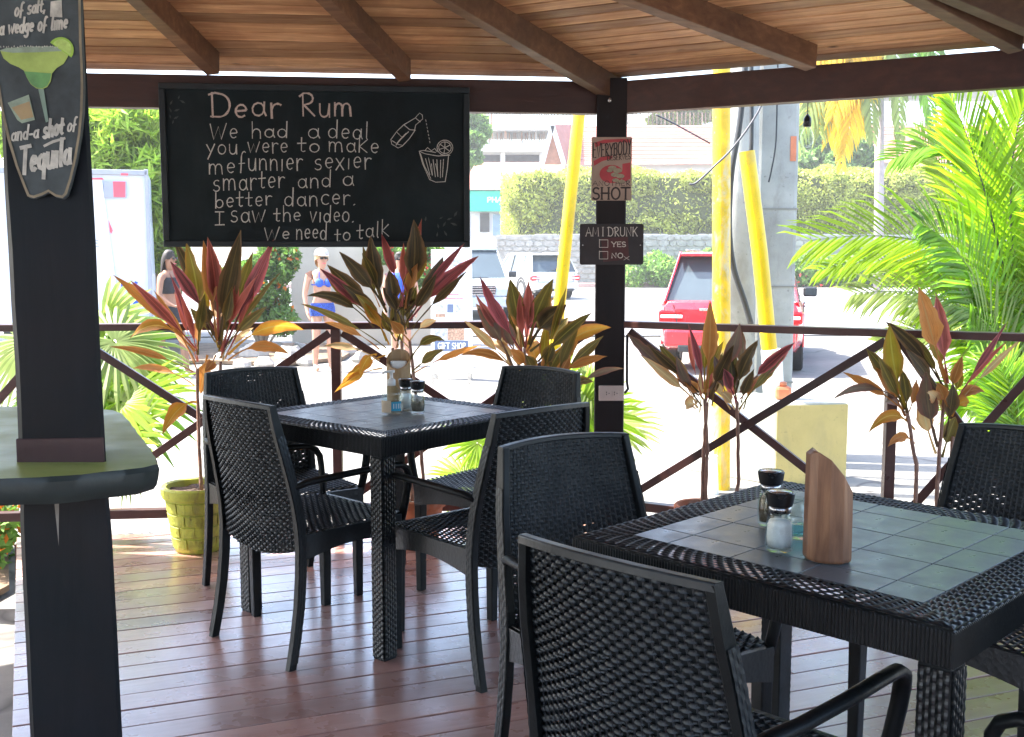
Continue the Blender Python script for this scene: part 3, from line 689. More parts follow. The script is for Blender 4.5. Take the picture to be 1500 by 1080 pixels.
for s_ in ([(1222, 340), (1250, 352), (1310, 362), (1368, 358)], [(1222, 340), (1240, 336), (1300, 345)], [(1222, 340), (1238, 400), (1270, 475)], [(1228, 352), (1246, 410), (1276, 470)], [(1270, 475), (1300, 488), (1345, 485)],
           [(1345, 485), (1356, 420), (1362, 358)], [(1252, 376), (1272, 452)], [(1266, 372), (1284, 456), (1280, 400)], [(1288, 380), (1298, 462)], [(1306, 380), (1310, 462), (1300, 400)], [(1324, 382), (1322, 466)], [(1338, 378), (1332, 462)],
           [(1250, 336), (1262, 322), (1280, 338), (1296, 326), (1308, 342)],
           [(1345 + 38 * math.cos(R(a)), 322 + 36 * math.sin(R(a))) for a in range(0, 361, 20)], [(1345 + 30 * math.cos(R(a)), 322 + 28 * math.sin(R(a))) for a in range(0, 361, 24)],
           [(1345, 322), (1345, 295)], [(1345, 322), (1368, 310)], [(1345, 322), (1366, 338)], [(1345, 322), (1340, 350)], [(1345, 322), (1320, 330)], [(1345, 322), (1322, 306)]): ink.stroke(zb(s_), W1, .25)
for q in range(7):
    y = 190 + q * 17; ink.stroke(zb([(1254 + q * 3, y), (1256 + q * 3, y + 8)]), W1 * .8, .2)
ink.build('cup_drawing', M['white_chalk'], cbt, off=org)
ink = Ink(org + nv * .0008, ex, (0, 0, 1), nv)
for cx, cy, a, l in ((75, 125, 60, 26), (100, 160, 20, 30), (70, 160, 110, 24), (125, 120, 150, 30), (95, 195, 30, 28), (80, 215, 75, 20), (110, 100, 70, 22), (68, 190, 100, 20),
                     (1395, 640, 60, 34), (1365, 665, 20, 30), (1385, 690, 160, 36), (1340, 690, 60, 30), (1310, 700, 100, 26), (1345, 735, 120, 30), (1305, 740, 80, 26), (1250, 665, 80, 26), (1325, 660, 30, 22)):
    dx, dy = math.cos(R(a)) * l / 2, -math.sin(R(a)) * l / 2; p = [(cx - dx, cy - dy), (cx - dx * .2 - dy * .35, cy - dy * .2 + dx * .35), (cx + dx, cy + dy), (cx - dx * .2 + dy * .35, cy - dy * .2 - dx * .35)]
    ink.poly(zb(p), .0003 + .00002 * cx / 100)
ink.build('faint_leaf_drawing', M['faint_chalk'], cbt, off=org)

# ------------------------------------------------------------------ signs on the corner post
def sheet_sign(name, label, x0, y0, x1, y1, Y, bmat, rr=.006):
    a, c = aty(x0, y1, Y), aty(x1, y0, Y); wx, hz = c.x - a.x, c.z - a.z
    t = thing(name, label, 'sign', a); pts = []
    for cx, cz, a0 in ((wx - rr, rr, -90), (wx - rr, hz - rr, 0), (rr, hz - rr, 90), (rr, rr, 180)):
        for k in range(5): pts.append(a + Vector((cx + rr * math.cos(R(a0 + k * 22.5)), 0, cz + rr * math.sin(R(a0 + k * 22.5)))))
    b = MB(); b.prism(pts, (0, .003, 0)); b.build('plate', bmat, t, off=a)
    return t, a, wx, hz
SY = P0.y - .068 - .012
M['cream_tin'] = simple('faded_cream_tin', (.42, .30, .23), .5, .15, 6, .05)
M['tin_red'] = simple('faded_red_print', (.48, .06, .07), .55, .2, 12, 0)
M['tin_black'] = simple('black_print', (.035, .022, .02), .6, .2, 12, 0)
M['tin_dark'] = simple('black_brown_tin', (.022, .013, .012), .45, .4, 9, .05)
M['tin_brown'] = simple('dark_red_brown_print', (.075, .018, .016), .55, .4, 14, 0)
M['cream_print'] = simple('cream_print', (.62, .56, .48), .6, .12, 30, 0)
t, a, wx, hz = sheet_sign('slogan_sign', 'small red and cream tin sign reading everybody deserves another shot on the square post', 866, 201, 926, 294, SY, M['cream_tin'])
ink = Ink(a + Vector((0, -.0006, 0)), (1, 0, 0), (0, 0, 1), (0, -1, 0))
s = wx / 60
def sp(px, py): return ((px - 866) * s, (294 - py) * s)
# red border, red field, oval
ink.poly([sp(870, 209), sp(885, 204.5), sp(912, 203.5), sp(923, 204), sp(923, 209), sp(900, 208), sp(885, 210), sp(872, 216)], .0001, 1)
ink.poly([sp(869, 236), sp(880, 230), sp(897, 228), sp(897, 232), sp(882, 236), sp(870, 243)], .0001, 1)
ink.poly([(sp(896, 255)[0] + 18 * s * math.cos(R(k)), sp(896, 255)[1] + 13.5 * s * math.sin(R(k))) for k in range(0, 360, 20)], .0001, 1)
ink.poly([sp(912, 240), sp(924, 238), sp(924, 262), sp(912, 268)], .00015, 1)
ink.text('EVERYBODY', sp(868, 0)[0], sp(0, 231)[1], sp(925, 0)[0], 19 * s, .0052, hfn=lambda u: .9 + .25 * abs(u - .5) * 2, rise=6 * s)
ink.text('DESERVES', sp(889, 0)[0], sp(0, 235)[1], sp(924, 0)[0], 8 * s, .0032, rise=2 * s)
ink.text('ANOTHER', sp(868, 0)[0], sp(0, 272)[1], sp(924, 0)[0], 7 * s, .003)
ink.text('SHOT', sp(868, 0)[0], sp(0, 292)[1], sp(923, 0)[0], 17 * s, .0082, serif=.0055)
ink.build('print', [M['tin_black'], M['tin_red']], t, off=a)
ink = Ink(a + Vector((0, -.0012, 0)), (1, 0, 0), (0, 0, 1), (0, -1, 0))   # a hand setting down shot glasses
for dx, dy, rr_ in ((897, 246, 6), (905, 250, 6.5), (901, 256, 6), (909, 258, 6), (902, 264, 5), (911, 266, 5), (893, 250, 4.5)):
    c = sp(dx, dy); ink.poly([(c[0] + rr_ * s * math.cos(R(k)) * 1.05, c[1] + rr_ * s * .55 * math.sin(R(k))) for k in range(0, 360, 30)], .0001 * (dx % 7 + 1), 0)
    ink.stroke([(c[0] + rr_ * s * math.cos(R(k)) * 1.05, c[1] + rr_ * s * .55 * math.sin(R(k))) for k in range(180, 361, 30)], .0012, 0, 1)
ink.build('hand_print', [simple('khaki_print', (.36, .31, .21), .6, .3, 60, 0), M['tin_black']], t, off=a)
t, a, wx, hz = sheet_sign('question_sign', 'small black tin sign with two tick boxes reading am I drunk yes no', 849, 328, 943, 388, SY, M['tin_dark'], .01)
s = wx / 94
def sp(px, py): return ((px - 849) * s, (388 - py) * s)
ink = Ink(a + Vector((0, -.0006, 0)), (1, 0, 0), (0, 0, 1), (0, -1, 0))
ink.poly([sp(880, 349), sp(920, 347), sp(922, 380), sp(884, 384)], .0001, 1)
ink.build('brown_print', [M['tin_brown'], M['tin_brown']], t, off=a)
ink = Ink(a + Vector((0, -.0012, 0)), (1, 0, 0), (0, 0, 1), (0, -1, 0))
ink = Ink(a + Vector((0, -.0012, 0)), (1, 0, 0), (0, 0, 1), (0, -1, 0)); ink.text('AM', sp(858, 0)[0], sp(0, 346)[1], sp(877, 0)[0], 13 * s, .0034, serif=.003); ink.build('lettering', M['cream_print'], t, off=a)
ink = Ink(a + Vector((0, -.0012, 0)), (1, 0, 0), (0, 0, 1), (0, -1, 0)); ink.text('1', sp(881.5, 0)[0], sp(0, 346)[1], sp(884.5, 0)[0], 13 * s, .0036, serif=.0045); ink.build('lettering', M['cream_print'], t, off=a)
ink = Ink(a + Vector((0, -.0012, 0)), (1, 0, 0), (0, 0, 1), (0, -1, 0)); ink.text('DRUNK', sp(890, 0)[0], sp(0, 346)[1], sp(934, 0)[0], 13 * s, .0036, serif=.003); ink.build('lettering', M['cream_print'], t, off=a)
ink = Ink(a + Vector((0, -.0012, 0)), (1, 0, 0), (0, 0, 1), (0, -1, 0)); ink.text('YES', sp(896, 0)[0], sp(0, 361.5)[1], sp(917, 0)[0], 7 * s, .0042, serif=.003); ink.build('lettering', M['cream_print'], t, off=a)
ink = Ink(a + Vector((0, -.0012, 0)), (1, 0, 0), (0, 0, 1), (0, -1, 0)); ink.text('NO', sp(896, 0)[0], sp(0, 378)[1], sp(913, 0)[0], 7 * s, .0042, serif=.003); ink.build('lettering', M['cream_print'], t, off=a)
ink = Ink(a + Vector((0, -.0012, 0)), (1, 0, 0), (0, 0, 1), (0, -1, 0)); ink.text('x', sp(914, 0)[0], sp(0, 381)[1], sp(923, 0)[0], 9 * s, .0018); ink.build('lettering', M['cream_print'], t, off=a)
for yy in (351.5, 368.5): ink = Ink(a + Vector((0, -.0012, 0)), (1, 0, 0), (0, 0, 1), (0, -1, 0)); ink.stroke([sp(878, yy), sp(890.5, yy), sp(890.5, yy + 11), sp(878, yy + 11), sp(878, yy - .6)], .0034); ink.build('tick_box', M['cream_print'], t, off=a)
for px in (853.5, 938.5):
    b = MB(); b.lathe([(.0035, 0), (.003, .002), (.001, .003)], (0, 0, 0), 10); c = a + Vector((*sp(px, 359)[:1], 0, sp(px, 359)[1]))
    o = b.build('rivet', M['steel'], t); o.location = c - a + Vector((0, -.0005, 0)); o.rotation_euler = (PI / 2, 0, 0)

# socket and conduit on the post
a = aty(877, 587, SY + .006); c = aty(914, 565, SY + .006)
t = thing('power_outlet', 'ivory double power outlet fixed sideways to the square post under the railing', 'power outlet', a)
b = MB(); b.box(((a.x + c.x) / 2, SY + .006, (a.z + c.z) / 2), (c.x - a.x, .014, c.z - a.z)); pl_ = b.build('cover_plate', M['outlet'], t, off=a, bevel=.003)
for k in (-1, 1):
    b = MB(); cx = (a.x + c.x) / 2 + k * .019; cz = (a.z + c.z) / 2; b.box((cx, SY - .003, cz), (.030, .006, .024)); f_ = b.build('socket_face', M['outlet'], t, off=a, bevel=.002)
    b = MB()
    for dx, dz, w1, h1 in ((-.005, .005, .003, .007), (-.005, -.005, .003, .007), (.007, 0, .004, .004)): b.box((cx + dx, SY - .0063, cz + dz), (w1, .001, h1))
    b.build('slot', M['hole'], t, off=a)
cd = MB(); cd.tube([aty(919, 490, P0.y - .05), aty(918.5, 520, P0.y - .05), aty(918.5, 560, P0.y - .05), aty(920, 570, P0.y - .05), aty(915, 576, P0.y - .055)], .0065, 8)
tag(cd.build('conduit', M['black_cable'], smooth=True), 'thin black conduit running down to the power outlet on the post', 'conduit')

# bare bulb under the right beam
bp0 = aty(1183, 164, 4.76)
t = thing('hanging_bulb', 'clear light bulb in a black socket hanging under the right beam', 'light bulb', bp0)
b = MB(); b.tube([bp0 + Vector((0, 0, .06)), bp0 + Vector((.001, 0, 0)), bp0 + Vector((0, 0, -.012))], .0022, 6); b.build('cord', M['black_cable'], t, off=bp0)
b = MB(); b.lathe([(.004, 0), (.007, -.006), (.012, -.012), (.017, -.022), (.018, -.052), (.015, -.056)], bp0 + Vector((0, 0, -.008)), 16); b.build('socket', M['black_cap'], t, off=bp0, smooth=True)
b = MB(); b.lathe([(.012, -.06), (.014, -.07), (.026, -.095), (.030, -.115), (.027, -.135), (.014, -.150), (.002, -.154)], bp0, 18); b.build('bulb', M['glass'], t, off=bp0, smooth=True)

# ------------------------------------------------------------------ surfboard sign
SY2 = PY - .014
def sb_(px, py): return aty(px, py, SY2)
o_ = sb_(0, 300); kk = SY2 / F * 1.0
def s2(px, py): q = sb_(px, py) - o_; return (q.x, q.z)
outl = [(120, 60), (122, 100), (122.5, 130), (121.5, 165), (118, 200), (112, 235), (105, 265), (98, 287), (93, 292), (83, 290), (72, 283), (62, 288), (50, 292), (42, 290), (36, 276), (24, 245), (12, 205), (3, 165), (-4, 120), (-8, 70), (-9, 20), (-6, -40), (2, -100), (16, -160), (36, -210), (60, -236), (82, -215), (101, -165), (112, -100), (117, -40), (119, 10)]
t = thing('surfboard_sign', 'dark surfboard shaped tequila sign with a green cocktail fixed to the black post', 'sign', o_)
def P3(q, z=0): return o_ + Vector((q[0], -z, q[1]))
b = MB(); b.prism([P3(s2(*q)) for q in outl], (0, .010, 0)); 
M['surf'] = simple('slate_sign_print', (.045, .055, .058), .6, .7, 9, .05)
M['surf_edge'] = simple('tan_sign_border', (.24, .19, .12), .6, .35, 20, 0)
b.build('board_panel', M['surf'], t, off=o_, bevel=.002)
ink = Ink(o_ + Vector((0, -.0016, 0)), (1, 0, 0), (0, 0, 1), (0, -1, 0))
cx_, cy_ = 58, 60
ins = [((x - cx_) * .972 + cx_, (y - cy_) * .985 + cy_) for x, y in outl]
ink.stroke([s2(*q) for q in ins + ins[:2]], .0042, .15); ink.build('border_print', M['surf_edge'], t, off=o_)
M['surf_text'] = simple('worn_cream_lettering', (.50, .47, .41), .6, .3, 60, 0)
def line(ink, txt, x0, y0, x1, y1, h, wd, slant=.16):
    ink = Ink(o_ + Vector((0, -.0018, 0)), (1, 0, 0), (0, 0, 1), (0, -1, 0))
    a_, c_ = s2(x0, y0), s2(x1, y1); ink.text(txt, a_[0], a_[1], c_[0], h * kk, wd, slant=slant, rise=c_[1] - a_[1]); ink.build('lettering', M['surf_text'], t, off=o_)
ink = Ink(o_ + Vector((0, -.0018, 0)), (1, 0, 0), (0, 0, 1), (0, -1, 0))
line(ink, 'of salt,', 22, 25, 67, 17, 20, .0032)
line(ink, 'a wedge of lime', 0, 52, 99, 42, 21, .0034)
line(ink, 'and-a', 17, 207, 57, 202, 20, .0032); line(ink, 'shot', 64, 203, 93, 196, 25, .0048); line(ink, 'of', 99, 194, 112, 189, 19, .003)
ink.stroke([s2(66, 214), s2(78, 208), s2(95, 203)], .0042, .1)
ink.build('underline', M['surf_text'], t, off=o_)
line(ink, 'Tequila', 30, 256, 104, 240, 38, .0062, .1)
# the printed drink, flat layers
ink = Ink(o_ + Vector((0, -.0020, 0)), (1, 0, 0), (0, 0, 1), (0, -1, 0))
bowl = [(1, 74), (6, 86), (16, 94), (28, 99), (36, 104), (40, 114), (46, 124), (54, 130), (63, 131), (70, 128), (75, 120), (77, 108), (84, 100), (94, 94), (100, 84), (102, 72)]
ink.poly([s2(*q) for q in bowl], 0, 0)
ink.poly([s2(*q) for q in [(36, 105), (41, 115), (47, 124), (55, 129), (63, 130), (70, 126), (74, 118), (76, 108)]], .0003, 1)
ink.poly([s2(*q) for q in [(57, 131), (65, 131), (72, 178), (68, 180)]], .0003, 2)
ink.poly([s2(x, y) for x, y in [(-1, 75), (10, 71), (40, 69), (75, 68), (104, 70), (98, 75), (60, 77), (20, 78)]], .0005, 3)
for k in range(26): q = (1 + k * 4 + random.uniform(-1, 1), 71 - 1.5 * math.sin(k / 25 * PI) + random.uniform(-1.5, 1)); ink.poly([s2(q[0], q[1]), s2(q[0] + 2.4, q[1] + .4), s2(q[0] + 1.2, q[1] - 2.4)], .0006 + k * .00001, 4)
ink.poly([s2(90 + 19 * math.cos(R(k)), 74 - 19 * math.sin(R(k))) for k in range(-35, 160, 15)], .0008, 5)
ink.poly([s2(91 + 15 * math.cos(R(k)), 73 - 15 * math.sin(R(k))) for k in range(-35, 160, 15)], .0010, 6)
ink.poly([s2(*q) for q in [(12, 151), (43, 139), (52, 176), (33, 181), (26, 176)]], 0, 3)
ink.poly([s2(*q) for q in [(18, 158), (44, 149), (50, 172), (32, 176)]], .0003, 7)
ink.poly([s2(*q) for q in [(75, 3), (91, 0), (92, 26), (74, 25)]], 0, 4)
ink.build('drink_print', [simple('lime_drink_print', (.33, .42, .10), .6, .3, 20, 0), simple('green_drink_print', (.13, .30, .10), .6, .3, 20, 0), simple('grey_green_print', (.20, .28, .22), .6, .2, 20, 0),
          simple('pale_glass_print', (.26, .32, .24), .6, .3, 40, 0), M['surf_text'], simple('lime_rind_print', (.28, .46, .06), .6, .2, 20, 0), simple('lime_flesh_print', (.45, .60, .15), .6, .3, 60, 0), simple('amber_print', (.34, .24, .12), .6, .2, 20, 0)], t, off=o_)
# ================================================================== CHAIRS AND TABLES
def weave(mb, fn, nrow, ncol, amp=.004, fill=.95, sub=3, pinch=.07, lean=.0, mi=0, seed=1):
    """woven strands: nrow strands running along u, going over and under ncol stakes. fn(u, v, h) -> point"""
    rr = random.Random(seed); dv = 1 / nrow
    for r_ in range(nrow):
        rows = [[], [], []]; N = ncol * sub
        pin = [rr.random() < pinch for _ in range(ncol + 2)]
        for i in range(N + 1):
            u = i / N; ph = PI * (i / sub + r_); s = math.sin(ph + .6)
            half = dv * fill / 2
            if pin[i // sub] and i % sub == 1: half *= .45
            vc = (r_ + .5) * dv + lean * dv * math.cos(ph)
            vc0, vc1 = max(0, vc - half), min(1, vc + half)
            rows[0].append(fn(u, vc0, s * amp - amp * .7)); rows[1].append(fn(u, vc, s * amp + amp * .55)); rows[2].append(fn(u, vc1, s * amp - amp * .7))
        mb.grid(rows, mi)
RP = [(.855, -.275), (.78, -.262), (.70, -.246), (.62, -.228), (.54, -.212), (.47, -.202), (.40, -.198), (.30, -.203), (.20, -.213), (.10, -.230), (0, -.252)]   # z, x of the rear frame
HW = [(.855, .186), (.70, .206), (.56, .218), (.44, .222), (0, .228)]
def interp(T, z):
    for (a, b), (c, d) in zip(T, T[1:]):
        if z >= c: return d + (b - d) * (z - c) / (a - c)
    return T[-1][1]
def make_chair():
    t = thing('armchair', 'x', 'chair', (0, 0, 0))
    # side frames: top, back edge and rear leg in one sweep
    for s in (-1, 1):
        b = MB(); rows = []
        zs = [z for z, _ in RP]
        for z in zs:
            x = interp(RP, z); y = interp(HW, z) * s; d = .034 if z > .5 else .036 - .006 * (.5 - z) / .5; w_ = .020 if z > .5 else .024
            if z > .8: d = .026
            rows.append([(x - d / 2, y - w_ / 2, z), (x + d / 2, y - w_ / 2, z), (x + d / 2, y + w_ / 2, z), (x - d / 2, y + w_ / 2, z), (x - d / 2, y - w_ / 2, z)])
        # finer in between for a smooth curve
        b.grid(rows); b.add(rows[0][:4], [(0, 1, 2, 3)]); b.add(rows[-1][:4], [(3, 2, 1, 0)])
        b.build('rear_leg', M['resin'], t, bevel=.004)
        # woven face on the outer side of the rear leg
        b = MB()
        def fo(u, v, h, s=s):
            z = .02 + .74 * u; x = interp(RP, z) + (v - .5) * .030; return (x, s * (interp(HW, z) + .0135 + h * .5), z)
        weave(b, fo, 3, 60, .0012, .92, 2, 0, seed=3); b.build('leg_weave', M['resin_weave'], t)
        # front leg
        b = MB(); b.box((.222, s * .212, .205), (.040, .036, .41), taper=.78); b.build('front_leg', M['resin'], t, bevel=.004)
        # arm
        b = MB(); P = [(-.212, .216, .590), (-.18, .232, .603), (-.12, .250, .610), (0, .262, .615), (.12, .266, .617), (.19, .263, .612), (.222, .258, .596), (.236, .252, .570), (.238, .246, .53), (.234, .236, .47), (.228, .222, .40)]
        rr = [.016, .016, .0155, .0155, .0155, .016, .0165, .0165, .016, .016, .015]
        b.tube([(x, y * s, z) for x, y, z in P], rr, 10, flat=.72); b.build('arm', M['resin'], t, smooth=True)
    # top rail, bowed to the back
    def bow(u): return -.034 * (1 - u * u)
    b = MB(); rows = []
    for i in range(17):
        u = -1 + i / 8; y = u * .196; x = -.275 + bow(u); zt = .858 + .008 * (1 - u * u)
        rows.append([(x - .012, y, zt - .013), (x + .012, y, zt - .013), (x + .011, y, zt), (x - .011, y, zt + .001), (x - .012, y, zt - .013)])
    b.grid(rows); b.add(rows[0][:4], [(3, 2, 1, 0)]); b.add(rows[-1][:4], [(0, 1, 2, 3)]); b.build('top_rail', M['resin_weave'], t, bevel=.003)
    # woven back, reaching below the seat
    b = MB()
    def fb(u, v, h):
        uu = u * 2 - 1; zlow = .345 + .035 * uu * uu; z = zlow + (.852 - zlow) * v
        bw = bow(uu) * (1 if z > .45 else .6 + .4 * (z - .34) / .11)
        return (interp(RP, z) + bw + h, uu * (interp(HW, z) - .007), z)
    weave(b, fb, 50, 28, .0036, .985, 3, .10, lean=.12, seed=5); b.build('woven_back', M['resin_weave'], t, smooth=True)
    # thin core sheet between the strands, with a few open eyes
    b = MB(); rr = random.Random(17); nu, nv_ = 112, 150
    P_ = [[fb(i / nu, j / nv_, 0) for j in range(nv_ + 1)] for i in range(nu + 1)]; vs = [q for r_ in P_ for q in r_]; fs = []
    for i in range(nu):
        for j in range(nv_):
            w_ = noise.noise(Vector((i * .045, j * .03, 3.3)))
            if i % 4 in (1, 2) and j % 3 == 0 and w_ > .08 and noise.noise(Vector((i // 4 * 7.7, j * 3.1, 1))) > .05: continue
            fs.append((i * (nv_ + 1) + j, (i + 1) * (nv_ + 1) + j, (i + 1) * (nv_ + 1) + j + 1, i * (nv_ + 1) + j + 1))
    b.add(vs, fs); b.build('back_core', M['resin'], t, smooth=True)
    # stakes inside the weave
    b = MB()
    for k in range(29):
        u = k / 28; b.tube([fb(u, v, 0) for v in (.0, .25, .5, .75, 1)], .0022, 4, cap=False)
    b.build('back_stakes', M['resin_weave'], t)
    # woven seat with a slight hollow
    b = MB()
    def fs_(u, v, h):
        x = -.205 + .44 * v; y = (u * 2 - 1) * (.222 + .004 * v); z = .436 - .010 * math.sin(PI * v) * (1 - (u * 2 - 1) ** 2) - (.012 * ((v - .9) / .1) ** 2 if v > .9 else 0)
        return (x, y, z + h)
    weave(b, fs_, 36, 24, .0034, .94, 3, .02, lean=.0, seed=9); b.build('woven_seat', M['resin_weave'], t, smooth=True)
    b = MB()
    for k in range(23):
        u = k / 22; b.tube([fs_(u, v, 0) for v in (.0, .5, 1)], .002, 4, cap=False)
    # under-seat apron: arched strips front and sides
    def strip(p, q, dep, arch, n=12):
        p, q = Vector(p), Vector(q); rows = []
        nn = (q - p).cross(Vector((0, 0, 1))).normalized() * .008
        for i in range(n + 1):
            t_ = i / n; c = p + (q - p) * t_; dz = dep - arch * math.sin(PI * t_)
            rows.append([c - nn, c + nn, c + nn - Vector((0, 0, dz)), c - nn - Vector((0, 0, dz)), c - nn])
        b.grid(rows); b.add(rows[0][:4], [(0, 1, 2, 3)]); b.add(rows[-1][:4], [(3, 2, 1, 0)])
    strip((.236, -.226, .430), (.236, .226, .430), .085, .030)
    strip((-.20, -.222, .432), (.236, -.226, .430), .088, .030); strip((.236, .226, .430), (-.20, .222, .432), .088, .030)
    b.build('seat_frame', M['resin_leg'], t, bevel=.002)
    return t
chair0 = make_chair()
CH = [  # rear feet centre x, y, facing, label
 ((-.885, 3.475), 47, 'wicker armchair at the near left of the chalkboard table, its grey weave facing the viewer'),
 ((-1.06, 4.365), -54, 'wicker armchair at the far left of the chalkboard table, nearest the brick patterned pot'),
 ((.085, 3.30), 131, 'wicker armchair at the near right of the chalkboard table, its dark back to the viewer'),
 ((.108, 4.40), 231, 'wicker armchair at the far right of the chalkboard table, its woven front lit'),
 ((.145, 2.70), -58, 'black wicker armchair at the far left side of the tiled table'),
 ((.168, 1.655), 46, 'largest wicker armchair, near left of the tiled table with its back to the viewer'),
 ((1.385, 2.83), -137, 'wicker armchair at the far right of the tiled table, full of small light holes'),
 ((1.30, 1.475), 136, 'wicker armchair cut off by the lower right corner, only its arm and seat showing')]
for i, ((x, y), a, lb) in enumerate(CH):
    o = chair0 if i == 0 else copy_tree(chair0)
    d = Vector((math.cos(R(a)), math.sin(R(a)), 0)); o.location = Vector((x, y, 0)) + d * .262; o.rotation_euler = (0, 0, R(a))
    o['label'] = lb; o['group'] = 'black wicker armchairs round the two tables'

def make_table():
    t = thing('dining_table', 'x', 'table', (0, 0, 0)); S = .4; RW = .089; ZT = .75
    b = MB(); rr = S - RW
    b.prism([(-rr, -rr, ZT - .012), (rr, -rr, ZT - .012), (rr, rr, ZT - .012), (-rr, rr, ZT - .012)], (0, 0, .006)); b.build('tile_bed', M['resin'], t)
    c = [-rr, -rr + .0895, -rr + .0895 + .1473, -rr + .0895 + .2946, rr - .0895, rr]
    gp = .0012; first = {}
    for i in range(5):
        for j in range(5):
            w_, h_ = c[i + 1] - c[i] - 2 * gp, c[j + 1] - c[j] - 2 * gp; k = (round(w_, 4), round(h_, 4))
            if k not in first:
                b = MB(); b.box((0, 0, 0), (w_, h_, .007)); o = b.build('tile', M['tile'], t, bevel=.001); first[k] = o.data; 
            else:
                o = bpy.data.objects.new('tile', first[k]); COL.objects.link(o); o.parent = t; bv = o.modifiers.new('b', 'BEVEL'); bv.width = .001; bv.segments = 2
            o.location = ((c[i] + c[i + 1]) / 2, (c[j] + c[j + 1]) / 2, ZT - .0055 + random.uniform(-.0003, .0003)); o.rotation_euler = (random.uniform(-.002, .002), random.uniform(-.002, .002), 0)
    for k in range(4):
        Rz = Matrix.Rotation(k * PI / 2, 3, 'Z'); b = MB()
        def fr(u, v, h, Rz=Rz):
            r_ = rr + (S - rr) * v; x = (u * 2 - 1) * r_; e = .010 * max(0, (v - .85) / .15) ** 2
            return tuple(Rz @ Vector((x, -r_, ZT - .002 + h - e)))
        weave(b, fr, 7, 58, .0017, .96, 3, 0, lean=.06, seed=11)
        b.build('woven_rim', M['resin_weave'], t, smooth=True)
        b = MB(); n = 118; rows = [[], [], [], []]
        for i in range(n * 2 + 1):
            x = -S + 2 * S * i / (n * 2); o_ = .0022 if i % 2 else 0
            for q, (z, oo) in enumerate(((ZT - .008, 0), (ZT - .012, o_), (ZT - .068, o_), (ZT - .070, -.004))): rows[q].append(tuple(Rz @ Vector((x, -S - oo, z))))
        b.grid(rows); b.build('ribbed_apron', M['resin'], t)
        b = MB(); b.beam(Rz @ Vector((-S + .004, -S + .011, ZT - .036)), Rz @ Vector((S - .004, -S + .011, ZT - .036)), .016, .062); b.build('apron_core', M['resin'], t)
        # leg with woven outer faces
        cx, cy = S - .031, -S + .031; b = MB(); q = Rz @ Vector((cx, cy, 0)); b.box((q.x, q.y, .34), (.056, .056, .68), k * PI / 2, taper=.97); lg = b.build('leg', M['resin'], t, bevel=.003)
        b = MB()
        for fx in (0, 1):
            def fl(u, v, h, fx=fx):
                z = .01 + .665 * u; a = (v - .5) * .052
                p = Vector((S + .0005 + h, -S + .031 + a, z)) if fx else Vector((S - .031 + a, -S - .0005 - h, z))
                return tuple(Rz @ p)
            weave(b, fl, 5, 70, .0008, .95, 2, 0, seed=2)
        b.build('leg_weave', M['resin_leg'], lg)
    return t
tab = make_table(); tab.location = (-.457, 3.951, 0); tab.rotation_euler = (0, 0, R(49)); tab['label'] = 'farther square black woven table holding a sanitiser bottle and bamboo holder'; tab['group'] = 'black square dining tables'
tb2 = copy_tree(tab); tb2.location = (.692, 2.188, 0); tb2.rotation_euler = (0, 0, R(45)); tb2['label'] = 'nearer square black woven table with grey tiled top and a carved wooden napkin holder'

# ------------------------------------------------------------------ things on the tables
TZ = .7505
def shaker(pt, fill, label, hgt=.092, tint=None, sc=1.0):
    t = thing('shaker', label, 'shaker', pt, 0, 'glass shakers on the tables'); s = 1.0; t.scale = (1.42 * sc, 1.42 * sc, 1.28 * sc)
    b = MB(); b.lathe([(.0165 * s, 0), (.0185 * s, .003), (.0195 * s, .02 * s), (.0185 * s, .042 * s), (.0145 * s, .056 * s), (.0142 * s, .062 * s), (.0128 * s, .062 * s), (.0130 * s, .056 * s), (.0168 * s, .042 * s), (.0178 * s, .02 * s), (.0165 * s, .006), (.0005, .005)], (0, 0, 0), 28); b.build('glass_body', M['glass'], t, smooth=True)
    b = MB(); b.lathe([(.0005, .0065), (.0160 * s, .0070), (.0174 * s, .02 * s), (.0164 * s, .041 * s), (.0145 * s, .047 * s), (.0005, .049 * s)], (0, 0, 0), 24); b.build('contents', fill, t, smooth=True)
    b = MB(); b.lathe([(.0150 * s, .060 * s), (.0152 * s, .071 * s), (.0120 * s, .071 * s)], (0, 0, 0), 24); b.build('steel_collar', M['steel'], t, smooth=True)
    b = MB(); b.lathe([(.0168 * s, .0705 * s), (.0188 * s, .080 * s), (.0200 * s, .0900 * s), (.0185 * s, .0925 * s), (.0165 * s, .0918 * s)], (0, 0, 0), 28); c = b.build('cap', M['black_cap'], t, auto=True)
    b = MB(); b.lathe([(.0160 * s, .0916 * s), (.0155 * s, .0924 * s), (.0005, .0928 * s)], (0, 0, 0), 24); b.build('top_disc', M['steel'], c, smooth=True)
    return t
sc1 = 1.0
shaker(at(1141, 806, TZ), M['salt'], 'glass salt shaker with black cap in front of the carved napkin holder', sc=1.0)
shaker(at(1131, 772, TZ) + Vector((0, .02, 0)), M['pepper'], 'glass shaker mostly hidden behind the salt shaker on the tiled table', sc=1.0)
shaker(at(612, 605, TZ), M['pepper'], 'glass pepper shaker in front of the bamboo holder on the far table')
shaker(at(594, 602, TZ) + Vector((.0, .02, 0)), M['salt'], 'glass salt shaker between the pepper shaker and the sanitiser bottle')
